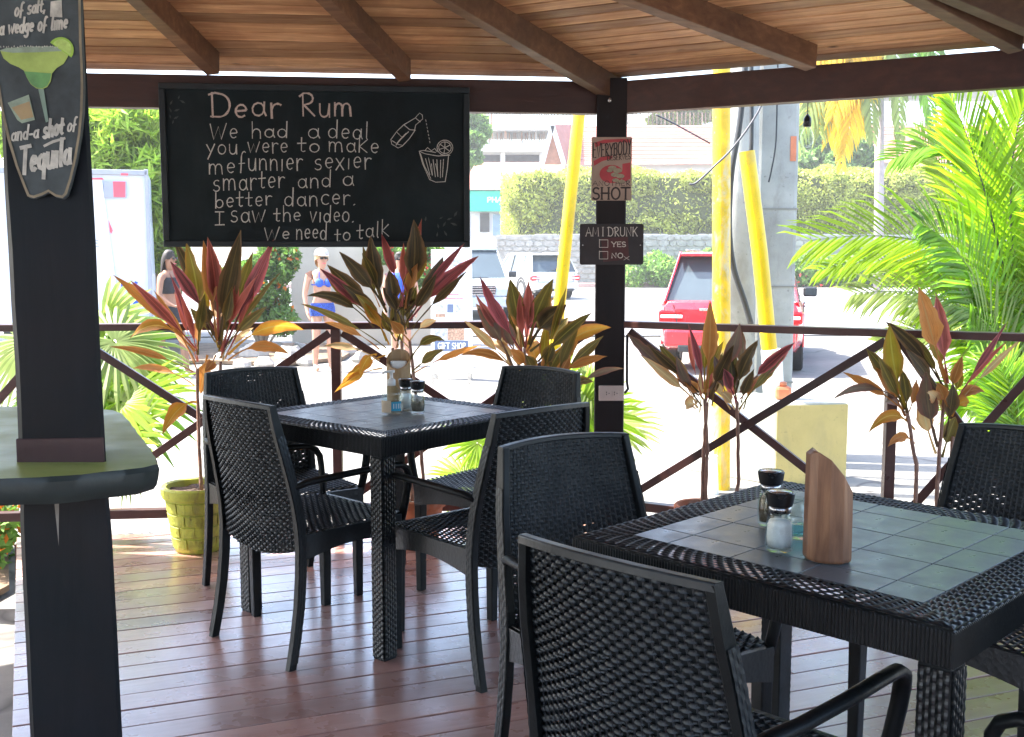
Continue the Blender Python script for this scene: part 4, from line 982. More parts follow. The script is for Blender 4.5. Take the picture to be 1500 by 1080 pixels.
# carved wooden napkin holder with slanting mouth
p0 = at(1212, 818, TZ); t = thing('napkin_holder', 'brown carved wooden napkin holder with a slanted pointed top on the tiled table', 'napkin holder', p0)
b = MB(); n = 11; rad = .045
ang0 = R(-70); base = [(rad * (1 + .05 * math.sin(k * 2.1)) * math.cos(ang0 + 2 * PI * k / n), rad * (1 + .05 * math.cos(k * 1.7)) * math.sin(ang0 + 2 * PI * k / n)) for k in range(n)]
def topz(x): u = (x + rad) / (2 * rad); return .212 - .115 * max(0, u - .15) ** 1.5 + (0 if u > .1 else -.01 * (.1 - u) / .1)
levels = [0, .006, .05, .10]
vs = []; 
for lv in levels:
    for x, y in base: k = .955 if lv == 0 else 1.0 - .02 * (lv / .18); vs.append((x * k, y * k, lv))
for x, y in base: vs.append((x * .97, y * .97, topz(x)))
for x, y in base: vs.append((x * .78, y * .78, topz(x * .8) - .001))
for x, y in base: vs.append((x * .74, y * .74, .03))
L_ = 7; fs = [(i * n + k, i * n + (k + 1) % n, (i + 1) * n + (k + 1) % n, (i + 1) * n + k) for i in range(L_ - 1) for k in range(n)] + [tuple(range(n))[::-1], tuple((L_ - 1) * n + k for k in range(n))]
b.add(vs, fs); b.build('carved_tube', M['acacia'], t, bevel=.0015)
p0 = at(1174, 792, TZ) + Vector((0, .03, 0)); t = thing('small_bottle', 'small clear bottle half hidden between the salt shaker and the carved napkin holder', 'bottle', p0); t.scale = (1.3, 1.3, 1.25)
b = MB(); b.lathe([(.019, 0), (.021, .003), (.021, .03), (.016, .045), (.010, .055), (.010, .066), (.0085, .066), (.0085, .055), (.0145, .044), (.0195, .029), (.0195, .005), (.0005, .004)], (0, 0, 0), 26); b.build('glass_body', M['glass'], t, smooth=True)
b = MB(); b.lathe([(.0005, .005), (.0190, .0055), (.0190, .020), (.0005, .020)], (0, 0, 0), 20); b.build('liquid', glass('blue_liquid', (.55, .85, .9), .05, 1.33), t, smooth=True)
# bamboo holder on the far table
p0 = at(582, 592, TZ) + Vector((0, .06, 0)); t = thing('bamboo_holder', 'pale bamboo tube holder with a slanted open top beside the sanitiser bottle', 'napkin holder', p0)
b = MB(); n = 24; rad = .047; vs = []
def tz(a): return .172 + .035 * math.sin(a)
for lv in (0, .004, .06): 
    for k in range(n): a = 2 * PI * k / n; rr = rad * (.97 if lv == 0 else 1); vs.append((rr * math.cos(a), rr * math.sin(a), lv))
for fr_ in (1.0, .82):
    for k in range(n): a = 2 * PI * k / n; vs.append((rad * fr_ * math.cos(a), rad * fr_ * math.sin(a), tz(a)))
for k in range(n): a = 2 * PI * k / n; vs.append((rad * .8 * math.cos(a), rad * .8 * math.sin(a), .02))
fs = [(i * n + k, i * n + (k + 1) % n, (i + 1) * n + (k + 1) % n, (i + 1) * n + k) for i in range(5) for k in range(n)] + [tuple(range(n))[::-1], tuple(5 * n + k for k in range(n))]
b.add(vs, fs); b.build('bamboo_tube', M['bamboo'], t, auto=True)
b = MB()
for k in range(5): b.box((0, -.012 + k * .006, .10), (.066 - abs(k - 2) * .006, .0022, .125), 0, M=Matrix.Rotation(R(random.uniform(-2, 2)), 4, 'X'))
b.build('paper_napkins', M['white_paint'], t, bevel=.0006)
p0 = at(574, 606, TZ); t = thing('sanitiser_bottle', 'clear pump sanitiser bottle with a blue and cream label on the far table', 'bottle', p0)
def ell(zr, n=26, fx=1.0, fy=.62): return [(r_, z) for r_, z in zr]
b = MB(); b.lathe([(.034, 0), (.037, .004), (.037, .070), (.033, .086), (.018, .100), (.013, .106), (.013, .116), (.0115, .116), (.0115, .105), (.031, .084), (.0345, .069), (.0345, .006), (.0005, .005)], (0, 0, 0), 28, sy=.6)
b.build('bottle_body', M['glass'], t, smooth=True)
b = MB(); b.lathe([(.0005, .006), (.0340, .0065), (.0340, .045), (.0005, .046)], (0, 0, 0), 26, sy=.6); b.build('gel', glass('clear_gel', (.9, .93, .9), .05, 1.33), t, smooth=True)
M['label_blue'] = simple('blue_label', (.03, .33, .50), .5, .1, 20, 0); M['label_cream'] = simple('cream_label', (.62, .50, .34), .5, .1, 20, 0)
for nm, mat, a0, a1, z0, z1 in (('blue_label', 'label_blue', -88, -22, .012, .046), ('cream_label', 'label_cream', -165, -90, .006, .05)):
    b = MB(); rows = []
    for i in range(9): a = R(a0 + (a1 - a0) * i / 8); rows.append([(.0378 * math.cos(a), .0378 * .6 * math.sin(a) - .0004, z) for z in (z0, z1)])
    b.grid(rows); b.build(nm, M[mat], t, smooth=True)
b = MB()
for i in range(4): a = R(-75 + i * 14); b.box((.0383 * math.cos(a), .0383 * .6 * math.sin(a) - .0009, .03), (.0025, .0006, .018))
b.build('label_print', M['white_paint'], t)
M['pump'] = simple('milky_pump_plastic', (.70, .70, .68), .4, .05, 10, 0)
b = MB(); b.lathe([(.0150, .104), (.0150, .124), (.009, .128), (.006, .132), (.006, .150), (.012, .151), (.012, .160), (.002, .161)], (0, 0, 0), 20); b.tube([(0, 0, .156), (-.020, -.012, .156), (-.030, -.018, .150)], .004, 8); b.build('pump', M['pump'], t, smooth=True)

# ================================================================== TI PLANTS IN POTS
LM = {
 'dark': leaf_mat('dark_bronze_leaf', (.045, .038, .018), (.16, .09, .04), (.14, .10, .04), .25, .4),
 'maroon': leaf_mat('maroon_leaf', (.095, .028, .030), (.42, .10, .12), (.26, .05, .06), .30, .4),
 'olive': leaf_mat('olive_leaf', (.085, .075, .018), (.20, .12, .03), (.20, .16, .04), .34, .42),
 'lime': leaf_mat('yellow_green_leaf', (.22, .175, .015), (.30, .16, .03), (.34, .30, .06), .36, .42),
 'yellow': leaf_mat('old_yellow_leaf', (.46, .24, .025), (.45, .17, .04), (.45, .30, .08), .36, .48),
 'orange': leaf_mat('orange_leaf', (.32, .12, .03), (.46, .20, .06), (.34, .18, .06), .34, .45),
 'red': leaf_mat('red_leaf', (.26, .055, .04), (.50, .14, .12), (.36, .09, .07), .34, .42),
 'grey': leaf_mat('greyish_bronze_leaf', (.105, .085, .065), (.20, .09, .07), (.18, .14, .09), .30, .45),
 'straw': leaf_mat('dry_straw_leaf', (.48, .36, .20), (.50, .26, .12), (.50, .42, .26), .40, .6)}
M['cane'] = simple('pinkish_brown_cane', (.30, .17, .12), .7, .35, 30, .6, 120)
def ti_leaf(parent, base, tip, width, mat, sag=0.0, seed=0, pet=.26, name='leaf', roll=None):
    """one long leaf from base to tip (metres); sag lifts (+) or hollows (-) the midline"""
    rr = random.Random(seed); base, tip = Vector(base), Vector(tip); ax = tip - base; L = ax.length
    up = Vector((0, 0, 1)); toc = (Vector((0, 0, EYE)) - (base + tip) / 2).normalized()
    side = ax.normalized().cross(toc).normalized(); face = side.cross(ax.normalized()).normalized()
    if sag: mid = (base + tip) / 2 + up * sag
    else: mid = (base + tip) / 2 + face * rr.uniform(.0, .12) * L + side * rr.uniform(-.10, .10) * L + up * rr.uniform(0, .09) * L * min(1, abs(ax.x) / L * 2)
    roll = rr.uniform(-.75, .75) if roll is None else roll
    n = 13; rows = []; uvs = []
    for i in range(n + 1):
        t = i / n; p = base * (1 - t) ** 2 + mid * 2 * t * (1 - t) + tip * t * t
        tg = ((mid - base) * (1 - t) + (tip - mid) * t).normalized(); s = tg.cross(toc)
        s = s.normalized() if s.length > .05 else side
        nn = s.cross(tg).normalized(); a = roll * (.4 + .6 * t); s2_ = s * math.cos(a) + nn * math.sin(a); n2 = nn * math.cos(a) - s * math.sin(a)
        if t < pet: w_ = width * (.10 + .08 * (1 - t / pet))
        else:
            q = (t - pet) / (1 - pet); w_ = width * max(.010, (math.sin(PI * min(1, q ** .72))) ** .9 * (1 - .25 * q) * 1.08 + .10 * (1 - q)) * (1 + .05 * math.sin(t * 31 + seed * 1.7))
        w_ *= .5; fold = .28 + .5 * max(0, (pet - t))
        ed = (.07 * math.sin(t * 17 + seed) + .05 * math.sin(t * 41 + seed * 2)) * width
        rows.append([p + s2_ * w_ + n2 * (w_ * fold + ed), p + s2_ * w_ * .5 + n2 * w_ * fold * .42, p, p - s2_ * w_ * .5 + n2 * w_ * fold * .42, p - s2_ * w_ + n2 * (w_ * fold - ed * .6)])
        uvs.append([1.0, .5, 0, .5, 1.0])
    b = MB(); b.grid([[q - base for q in r_] for r_ in rows]); me = b.mesh(name, LM[mat], True)
    uvl = me.uv_layers.new(name='UVMap'); flat = [(u, i / n) for i, r_ in enumerate(uvs) for u in r_]
    for li, lp in enumerate(me.loops): uvl.data[li].uv = flat[lp.vertex_index]
    o = bpy.data.objects.new(name, me); COL.objects.link(o); o.parent = parent; o.location = base - parent.location
    return o
def pot_round(t, c, r_top, hgt, mat, brick=False):
    rb = r_top * .70; prof = [(rb * .92, 0), (rb, .012), (r_top * .90, hgt * .80), (r_top * 1.0, hgt * .82), (r_top * 1.05, hgt * .88), (r_top * 1.05, hgt * .97), (r_top, hgt), (r_top * .90, hgt * .985), (r_top * .86, hgt * .88)]
    b = MB(); b.lathe(prof, (0, 0, 0), 40); b.build('pot', mat, t, auto=True)
    b = MB(); rr = random.Random(3); n = 28; rings = [[(r_top * .87 * q * math.cos(2 * PI * k / n), r_top * .87 * q * math.sin(2 * PI * k / n), hgt * .90 + rr.uniform(-.006, .008)) for k in range(n + 1)] for q in (.01, .3, .6, .85, 1)]
    for r_ in rings: r_[-1] = r_[0]
    b.grid(rings); b.build('soil', M['soil'], t)
    if brick:
        rows_ = 4; z0 = .018
        for j in range(rows_):
            za, zb_ = z0 + (hgt * .79 - z0) * j / rows_, z0 + (hgt * .79 - z0) * (j + 1) / rows_
            nb = 11
            for k in range(nb):
                a0 = 2 * PI * (k + (j % 2) * .5 + rr.uniform(-.05, .05)) / nb + .02; a1 = a0 + 2 * PI / nb - .035; m = 4; bb = MB(); R0 = []
                def rad_(z): return rb + (r_top * .90 - rb) * (z - .012) / (hgt * .8 - .012)
                pts = []
                for i in range(m + 1):
                    a = a0 + (a1 - a0) * i / m; ca, sa = math.cos(a), math.sin(a); l = []
                    for z, o_ in ((za + .003, .0005), (za + .006, .005), (zb_ - .005, .005), (zb_ - .002, .0005)): q = rad_(z) + o_ + rr.uniform(-.0006, .0006); l.append((q * ca, q * sa, z))
                    pts.append(l)
                bb.grid(pts); bb.add(pts[0], [(0, 1, 2, 3)]); bb.add(pts[-1], [(3, 2, 1, 0)]); bb.build('brick', M['lime_pot'], t, smooth=False)
    return t
def cane(t, c, pts, rad=.0085):
    o = []
    for i in range(len(pts) - 1):
        for j in range(5): p = pts[i] + (pts[i + 1] - pts[i]) * j / 5; o.append(p + Vector((random.uniform(-.002, .002), random.uniform(-.002, .002), 0)))
    o.append(pts[-1]); b = MB(); b.tube([q - c for q in o], [rad * (1 + .12 * (i % 2)) * (1 - .2 * i / len(o)) for i in range(len(o))], 7); b.build('cane', M['cane'], t, smooth=True)
def ti_plant(label, potlabel_mat, Y, base_px, rad, hgt, canes, leaves, brick=False, seed=1):
    c = aty(base_px[0], base_px[1], Y); c.z = 0
    c = Vector((c.x, Y, 0)); t = thing('potted_ti_plant', label, 'potted plant', c, 0, 'potted ti plants along the railing')
    pot_round(t, c, rad, hgt, potlabel_mat, brick)
    for pts in canes:
        P = [aty(x, y, Y + dy) for x, y, dy in pts]; P[0].z = hgt * .88; cane(t, c, P)
    rr = random.Random(seed)
    for i, (bx, by, tx, ty, wd, mat, sag) in enumerate(leaves):
        if mat in ('dark', 'maroon', 'olive', 'red', 'grey', 'orange') and rr.random() < .9 and not sag:
            m2 = {'dark': 'olive', 'maroon': 'red', 'olive': 'orange', 'red': 'olive', 'grey': 'straw', 'orange': 'lime'}[mat]
            ti_leaf(t, aty(bx + rr.uniform(-4, 4), by + 10, Y + .03), aty(bx + (tx - bx) * rr.uniform(.6, .9) + rr.uniform(-22, 22), by + (ty - by) * rr.uniform(.6, .9), Y + rr.uniform(.05, .22)), wd * .6 * Y / F, m2, 0, seed * 700 + i, pet=.4)
        dy = rr.uniform(-.16, .16); b0 = aty(bx, by, Y + rr.uniform(-.02, .02)); t0 = aty(tx, ty, Y + dy)
        ti_leaf(t, b0, t0, wd * .80 * Y / F, mat, sag, seed * 100 + i, pet=rr.uniform(.28, .44))
    return t
ti_plant('tall red and yellow ti plant in the yellow green brick patterned pot', M['lime_pot'], 4.76, (291, 800), .150, .300,
 [[(296, 735, -.02), (291, 640, 0), (289, 540, 0)], [(318, 735, .03), (322, 640, 0), (323, 530, 0)]],
 [(321, 505, 353, 337, 36, 'dark', 0), (319, 500, 304, 347, 27, 'red', 0), (318, 500, 298, 352, 24, 'orange', 0), (292, 500, 273, 357, 38, 'lime', 0), (318, 500, 252, 344, 24, 'dark', .03),
  (326, 515, 401, 351, 28, 'maroon', 0), (324, 515, 371, 368, 25, 'olive', 0), (322, 505, 327, 394, 36, 'grey', 0), (322, 500, 322, 452, 22, 'dark', 0), (286, 515, 164, 402, 24, 'orange', .03), (286, 510, 190, 410, 18, 'red', .02),
  (318, 488, 249, 382, 24, 'maroon', .02), (312, 492, 291, 440, 25, 'dark', 0), (332, 505, 392, 449, 18, 'olive', .02), (334, 520, 446, 484, 27, 'yellow', .13), (334, 528, 424, 519, 20, 'orange', .10),
  (285, 515, 190, 496, 25, 'yellow', .17), (283, 545, 160, 508, 13, 'orange', .05), (285, 565, 194, 540, 15, 'orange', .07), (290, 590, 238, 636, 28, 'yellow', .09), (304, 520, 294, 578, 26, 'orange', .02), (316, 520, 300, 545, 20, 'orange', 0),
  (290, 530, 262, 430, 14, 'red', 0), (290, 520, 248, 400, 12, 'maroon', 0), (324, 520, 350, 400, 14, 'red', 0), (323, 515, 380, 400, 14, 'red', 0), (286, 530, 225, 425, 14, 'orange', .02), (324, 520, 410, 400, 10, 'olive', .04),
  (322, 500, 340, 420, 20, 'olive', 0), (290, 520, 300, 430, 20, 'olive', 0), (288, 540, 250, 470, 14, 'orange', .03), (326, 530, 372, 480, 12, 'straw', .05)], True, 3)
ti_plant('dark bronze ti plant in a terracotta pot behind the far table', M['terracotta'], 4.80, (613, 780), .125, .235,
 [[(604, 745, 0), (600, 640, 0), (588, 500, 0)], [(622, 745, .02), (616, 640, 0), (600, 500, 0)], [(590, 745, .02), (588, 640, 0), (575, 510, 0)]],
 [(594, 455, 606, 322, 38, 'dark', 0), (586, 450, 618, 320, 20, 'red', 0), (563, 448, 543, 345, 34, 'dark', 0), (592, 440, 559, 342, 18, 'maroon', 0), (563, 448, 497, 369, 27, 'dark', 0), (558, 440, 530, 370, 18, 'olive', 0),
  (556, 465, 479, 388, 28, 'dark', 0), (550, 470, 468, 393, 20, 'maroon', .02), (548, 480, 449, 434, 19, 'dark', .11), (592, 462, 650, 375, 26, 'dark', 0), (604, 452, 681, 356, 14, 'maroon', 0), (600, 470, 702, 375, 24, 'maroon', 0),
  (604, 480, 683, 398, 18, 'dark', .02), (594, 452, 612, 386, 20, 'orange', 0), (594, 446, 600, 400, 16, 'red', 0), (566, 500, 519, 430, 22, 'lime', 0), (570, 505, 528, 440, 20, 'yellow', 0), (566, 510, 440, 445, 14, 'olive', .05),
  (556, 512, 474, 472, 15, 'orange', .05), (556, 528, 474, 507, 14, 'straw', .05), (552, 520, 526, 552, 26, 'yellow', .07), (600, 528, 652, 500, 17, 'olive', .10), (604, 548, 704, 506, 14, 'orange', .03), (604, 545, 650, 512, 19, 'olive', .02),
  (580, 500, 560, 455, 18, 'olive', 0), (582, 500, 590, 450, 16, 'dark', 0), (588, 500, 575, 445, 18, 'olive', 0), (575, 470, 610, 440, 24, 'dark', .06), (592, 480, 560, 420, 24, 'dark', 0), (600, 500, 640, 470, 14, 'straw', .05),
  (565, 520, 500, 560, 18, 'yellow', .03), (560, 540, 490, 575, 16, 'yellow', .05), (575, 480, 500, 415, 22, 'dark', 0), (596, 470, 640, 400, 22, 'dark', 0), (580, 470, 570, 395, 30, 'dark', 0), (600, 500, 572, 470, 20, 'orange', 0)], seed=5)
ti_plant('bushy red green ti plant behind the far right chair of the chalkboard table', M['terracotta'], 4.86, (790, 790), .125, .235,
 [[(780, 745, 0), (778, 640, 0), (768, 510, 0)], [(800, 745, .02), (806, 650, 0), (812, 540, 0)]],
 [(764, 515, 703, 405, 23, 'maroon', 0), (768, 508, 747, 408, 32, 'olive', 0), (770, 505, 774, 409, 24, 'red', 0), (774, 505, 811, 408, 32, 'olive', 0), (776, 500, 809, 412, 20, 'red', 0), (776, 505, 830, 446, 40, 'dark', 0),
  (752, 540, 697, 445, 30, 'grey', 0), (760, 535, 735, 462, 26, 'grey', 0), (756, 545, 680, 470, 18, 'straw', .02), (758, 545, 674, 521, 16, 'orange', .09), (788, 530, 867, 458, 22, 'olive', .03), (806, 525, 895, 480, 25, 'yellow', .08),
  (816, 555, 884, 492, 20, 'olive', .01), (826, 580, 914, 540, 13, 'grey', .07), (800, 560, 890, 522, 18, 'orange', .04), (788, 545, 775, 490, 30, 'yellow', .02), (792, 548, 812, 500, 26, 'olive', 0), (800, 560, 822, 512, 26, 'olive', 0),
  (780, 548, 746, 512, 22, 'orange', .02), (790, 555, 800, 470, 18, 'lime', 0), (770, 510, 762, 425, 14, 'red', 0), (770, 510, 782, 430, 14, 'maroon', 0), (815, 560, 850, 470, 20, 'olive', 0), (812, 570, 836, 520, 24, 'orange', 0),
  (800, 540, 830, 420, 16, 'lime', 0), (765, 545, 716, 500, 18, 'straw', .06), (790, 560, 770, 520, 26, 'olive', 0), (820, 580, 870, 560, 18, 'olive', .06)], seed=7)
ti_plant('two stemmed bronze ti plant in a terracotta pot right of the square post', M['terracotta'], 4.72, (1030, 760), .125, .215,
 [[(1034, 735, 0), (1036, 660, 0), (1032, 585, 0)], [(1029, 735, .01), (1031, 660, .01), (1036, 590, 0)], [(1078, 722, .03), (1082, 700, .03), (1081, 640, .02), (1080, 590, 0)]],
 [(1033, 575, 1040, 440, 27, 'orange', 0), (1040, 570, 1084, 472, 28, 'grey', 0), (1078, 575, 1111, 498, 28, 'dark', 0), (1084, 575, 1167, 500, 21, 'maroon', 0), (1078, 565, 1084, 476, 20, 'grey', 0), (1024, 580, 918, 488, 25, 'grey', .0),
  (1024, 575, 948, 505, 20, 'dark', 0), (1030, 570, 1008, 475, 13, 'maroon', 0), (1018, 582, 965, 505, 22, 'olive', 0), (1022, 590, 938, 520, 18, 'straw', .01), (1022, 598, 1005, 600, 26, 'straw', .05), (1040, 585, 1075, 505, 24, 'dark', 0),
  (1068, 590, 1046, 520, 22, 'grey', 0), (1080, 590, 1060, 540, 22, 'maroon', 0), (1034, 590, 1048, 540, 20, 'red', 0), (1028, 595, 990, 520, 18, 'grey', 0), (1082, 600, 1150, 520, 18, 'olive', .0), (1036, 570, 1060, 500, 18, 'lime', 0),
  (1076, 600, 1056, 575, 18, 'straw', .03), (1030, 585, 1000, 560, 20, 'orange', .03), (1086, 590, 1105, 540, 20, 'dark', 0), (1078, 580, 1070, 520, 22, 'olive', 0)], seed=11)
ti_plant('thin ti plant with broad orange leaves behind the tiled table near the right edge', M['terracotta'], 4.28, (1365, 790), .13, .235,
 [[(1342, 745, 0), (1342, 680, 0), (1328, 600, 0)], [(1372, 745, 0), (1374, 690, 0), (1378, 640, 0), (1384, 570, 0)], [(1390, 745, .03), (1392, 690, .02), (1396, 640, 0)]],
 [(1386, 560, 1345, 420, 42, 'orange', 0), (1388, 562, 1371, 430, 30, 'red', 0), (1328, 600, 1303, 474, 34, 'lime', 0), (1384, 570, 1297, 471, 26, 'dark', .0), (1326, 600, 1268, 510, 28, 'olive', 0), (1376, 575, 1326, 510, 24, 'dark', .01),
  (1322, 600, 1234, 545, 19, 'orange', .03), (1320, 590, 1220, 585, 15, 'grey', .11), (1374, 655, 1356, 545, 38, 'grey', 0), (1384, 640, 1396, 560, 26, 'dark', 0), (1392, 600, 1474, 474, 14, 'maroon', 0), (1396, 600, 1495, 498, 13, 'straw', .03),
  (1340, 630, 1272, 634, 22, 'yellow', .13), (1392, 600, 1442, 574, 22, 'orange', .07), (1380, 670, 1400, 610, 28, 'olive', .02), (1390, 600, 1372, 560, 24, 'orange', .0), (1326, 600, 1285, 520, 24, 'olive', 0), (1340, 650, 1300, 655, 18, 'orange', .07),
  (1394, 610, 1420, 590, 26, 'yellow', .05), (1328, 605, 1320, 540, 22, 'olive', 0), (1326, 605, 1296, 590, 14, 'grey', .04), (1390, 580, 1410, 520, 20, 'orange', 0), (1380, 600, 1358, 575, 22, 'straw', .03)], seed=13)
# ================================================================== PALMS NEAR THE DECK
PM = {'lime': leaf_mat('lime_palm_leaf', (.27, .38, .035), None, None, .5, .4, True, .35, (1.3, 1.6, .5)), 'green': leaf_mat('green_palm_leaf', (.17, .30, .04), None, None, .45, .35, True, .35, (1.3, 1.6, .7)),  # fronds differ in leaf colour: lime, green, pale, yellow
      'pale': leaf_mat('pale_palm_leaf', (.26, .33, .10), None, None, .45, .45, True, .3), 'yellow': leaf_mat('yellow_palm_leaf', (.70, .50, .03), None, None, .45, .5, True, .3)}
M['petiole'] = simple('green_leaf_stalk', (.20, .27, .05), .5, .2, 10, 0); M['petiole_dark'] = simple('dark_leaf_stalk', (.05, .05, .03), .5, .2, 10, 0)
def blade(b, p, q, w_, nrm, droop=.0, fold=.3):
    """narrow pointed leaflet from p to q"""
    d = q - p; L = d.length; s = d.cross(nrm).normalized() * w_ / 2; n = nrm.normalized() * w_ * fold
    m1 = p + d * .35 + Vector((0, 0, -droop * L * .12)); m2 = p + d * .75 + Vector((0, 0, -droop * L * .45)); e = q + Vector((0, 0, -droop * L))
    b.add([p - s * .4, p + s * .4, m1 - s, m1 + n, m1 + s, m2 - s * .7, m2 + n * .7, m2 + s * .7, e], [(0, 3, 2), (0, 1, 3), (1, 4, 3), (2, 3, 6, 5), (3, 4, 7, 6), (5, 6, 8), (6, 7, 8)])
def fan_leaf(t, off, hub, ax, nrm, rad, mat, n=30, spread=150, stalk=None):
    ax = ax.normalized(); nrm = (nrm - ax * nrm.dot(ax)).normalized(); sd_ = ax.cross(nrm); b = MB()
    for k in range(n):
        a = R(-spread + 2 * spread * k / (n - 1)); d = ax * math.cos(a) + sd_ * math.sin(a); l = rad * (.80 + .2 * math.cos(a * .7)) * random.uniform(.93, 1.05)
        blade(b, hub + d * rad * .03, hub + d * l, rad * .095, nrm + d * random.uniform(-.1, .1), droop=.10 + .12 * random.random())
    lf = b.build('fan_leaf', PM[mat], t, off=off)
    if stalk is not None: b = MB(); b.tube([stalk, (stalk + hub) / 2 + Vector((0, 0, .05)), hub], [.008, .007, .006], 6); b.build('leaf_stalk', M['petiole'], t, off=off)
def fan_palm(label, base, leaves, Y):
    t = thing('fan_palm', label, 'palm', base)
    for (hx, hy, dx, dy, r_, mat, dY) in leaves:
        hub = aty(hx, hy, Y + dY); ax = Vector((dx, random.uniform(-.3, .3), -dy)).normalized(); nrm = Vector((random.uniform(-.3, .3), -.55, .8))
        fan_leaf(t, base, hub, ax, nrm, r_ * (Y + dY) / F, mat, stalk=Vector((base.x, base.y, base.z + .05)))
b0 = Vector((-2.75, 5.9, GZ)); fan_palm('bright green fan palm growing beyond the railing behind the black bar post', b0, [(150, 560, .7, .7, 150, 'green', 0), (168, 500, .8, .5, 120, 'pale', .1), (150, 470, .3, 1, 110, 'pale', .3), (175, 590, .9, -.2, 130, 'lime', -.1),
     (160, 640, .9, -.4, 125, 'lime', -.2), (130, 520, .9, .1, 150, 'green', .2), (190, 650, .6, -1, 110, 'pale', -.15), (80, 560, -.8, .5, 120, 'green', 0), (40, 500, -.6, .8, 110, 'pale', .2), (120, 650, .3, -.9, 130, 'lime', 0)], 5.9)
b0 = Vector((.25, 5.75, GZ)); fan_palm('bright lime fan palm low beyond the railing behind the chairs', b0, [(850, 600, .3, .9, 110, 'lime', 0), (800, 660, -.9, .2, 125, 'lime', .1), (720, 690, -.7, .6, 90, 'lime', .2), (760, 600, -.7, .7, 100, 'pale', .3), (820, 560, .5, .8, 80, 'lime', 0),
     (865, 560, .9, .6, 70, 'pale', .1), (700, 650, -.5, -.3, 80, 'lime', .1), (890, 620, .9, -.1, 90, 'pale', .3), (680, 700, -.9, -.1, 70, 'lime', .2)], 5.75)
def frond(t, off, P, ll, mat, n=56, wd=.026, droop=.25, mid='petiole', side=None):
    """feather leaf along a curve through three points"""
    A, B, C = P; b = MB(); pts = []
    for i in range(n + 1): s = i / n; pts.append(A * (1 - s) ** 2 + (B * 2 - (A + C) * .5) * 2 * s * (1 - s) + C * s * s)
    cr = MB(); cr.tube([q for q in pts[::2]], [.011 * (1 - .85 * i / (len(pts[::2]) - 1)) for i in range(len(pts[::2]))], 5); cr.build('midrib', M[mid], t, off=off)
    for i in range(int(n * .16), n + 1):
        p = pts[i]; tg = (pts[min(i + 1, n)] - pts[max(i - 1, 0)]).normalized(); s = i / n
        sd_ = tg.cross(Vector((0, -.75, .5))).normalized(); up_ = sd_.cross(tg)
        l = ll * (math.sin(PI * (.12 + .80 * s))) ** .7
        for k in (-1, 1):
            d = (sd_ * k * (.86 - .35 * s) + tg * (.50 + .45 * s) + up_ * .18 + Vector((0, 0, .05))).normalized(); d = (d + Vector([random.uniform(-.06, .06) for _ in range(3)])).normalized()
            blade(b, p, p + d * l * random.uniform(.9, 1.06), wd, up_ + sd_ * k * .5, droop=droop * random.uniform(.6, 1.4))
    b.build('feather_leaf', PM[mat], t, off=off)
b0 = Vector((3.05, 5.9, GZ)); ap = thing('areca_palm', 'bright lime feathery palm filling the right side beyond the railing', 'palm', b0)
AR = [((1500, 640), (1440, 400), (1190, 352), .62, 'lime', 0), ((1505, 600), (1455, 330), (1395, 150), .55, 'lime', .2), ((1500, 600), (1455, 270), (1310, 232), .36, 'green', .5), ((1505, 640), (1440, 470), (1255, 430), .42, 'pale', -.2),
      ((1515, 620), (1480, 300), (1515, 130), .50, 'lime', .3), ((1500, 640), (1420, 420), (1205, 395), .35, 'lime', .35), ((1510, 650), (1440, 430), (1350, 330), .48, 'green', -.1), ((1520, 620), (1560, 380), (1500, 280), .5, 'lime', 0),
      ((1500, 660), (1430, 520), (1330, 450), .38, 'lime', -.1), ((1510, 680), (1460, 560), (1420, 470), .34, 'green', -.25), ((1525, 700), (1490, 560), (1440, 540), .34, 'lime', .1), ((1520, 560), (1500, 340), (1440, 200), .45, 'green', .6),
      ((1530, 700), (1520, 500), (1470, 420), .4, 'lime', .2), ((1500, 640), (1430, 500), (1290, 500), .26, 'pale', .5), ((1530, 600), (1600, 400), (1680, 380), .5, 'lime', .2), ((1540, 600), (1600, 300), (1620, 150), .5, 'green', .4),
      ((1500, 600), (1440, 360), (1345, 200), .40, 'pale', .7), ((1505, 690), (1450, 600), (1380, 580), .30, 'lime', -.2), ((1510, 700), (1480, 610), (1450, 600), .28, 'green', 0)]
for (a, b_, c, ll, mt, dY) in AR:
    Yb = 5.9; frond(ap, b0, (aty(*a, Yb + dY * .3), aty(*b_, Yb + dY * .7), aty(*c, Yb + dY * 1.0 - .15)), ll, mt, droop=random.uniform(.1, .35), mid=random.choice(['petiole', 'petiole', 'petiole_dark']))
for k in range(7):
    q = MB(); a = Vector((3.05 + random.uniform(-.2, .2), 5.9 + random.uniform(-.2, .2), GZ)); q.tube([a, a + Vector((random.uniform(-.1, .1), 0, .6)), aty(1510 + random.uniform(-15, 25), 600, 5.9)], [.02, .017, .012], 7); q.build('stem', M['petiole'], ap, off=b0, smooth=True)
# a smaller palm clump filling in low at the right
b1 = Vector((2.85, 5.15, GZ)); cp = thing('low_palm', 'low green palm clump behind the right chair and railing', 'palm', b1)
for k in range(9):
    x = random.uniform(1400, 1560); y = random.uniform(500, 640); frond(cp, b1, (aty(1500, 760, 5.1), aty((1500 + x) / 2 + random.uniform(-20, 20), (700 + y) / 2 - 40, 5.2), aty(x - 20, y, 5.3)), .26, random.choice(['lime', 'green']), n=30, wd=.014)

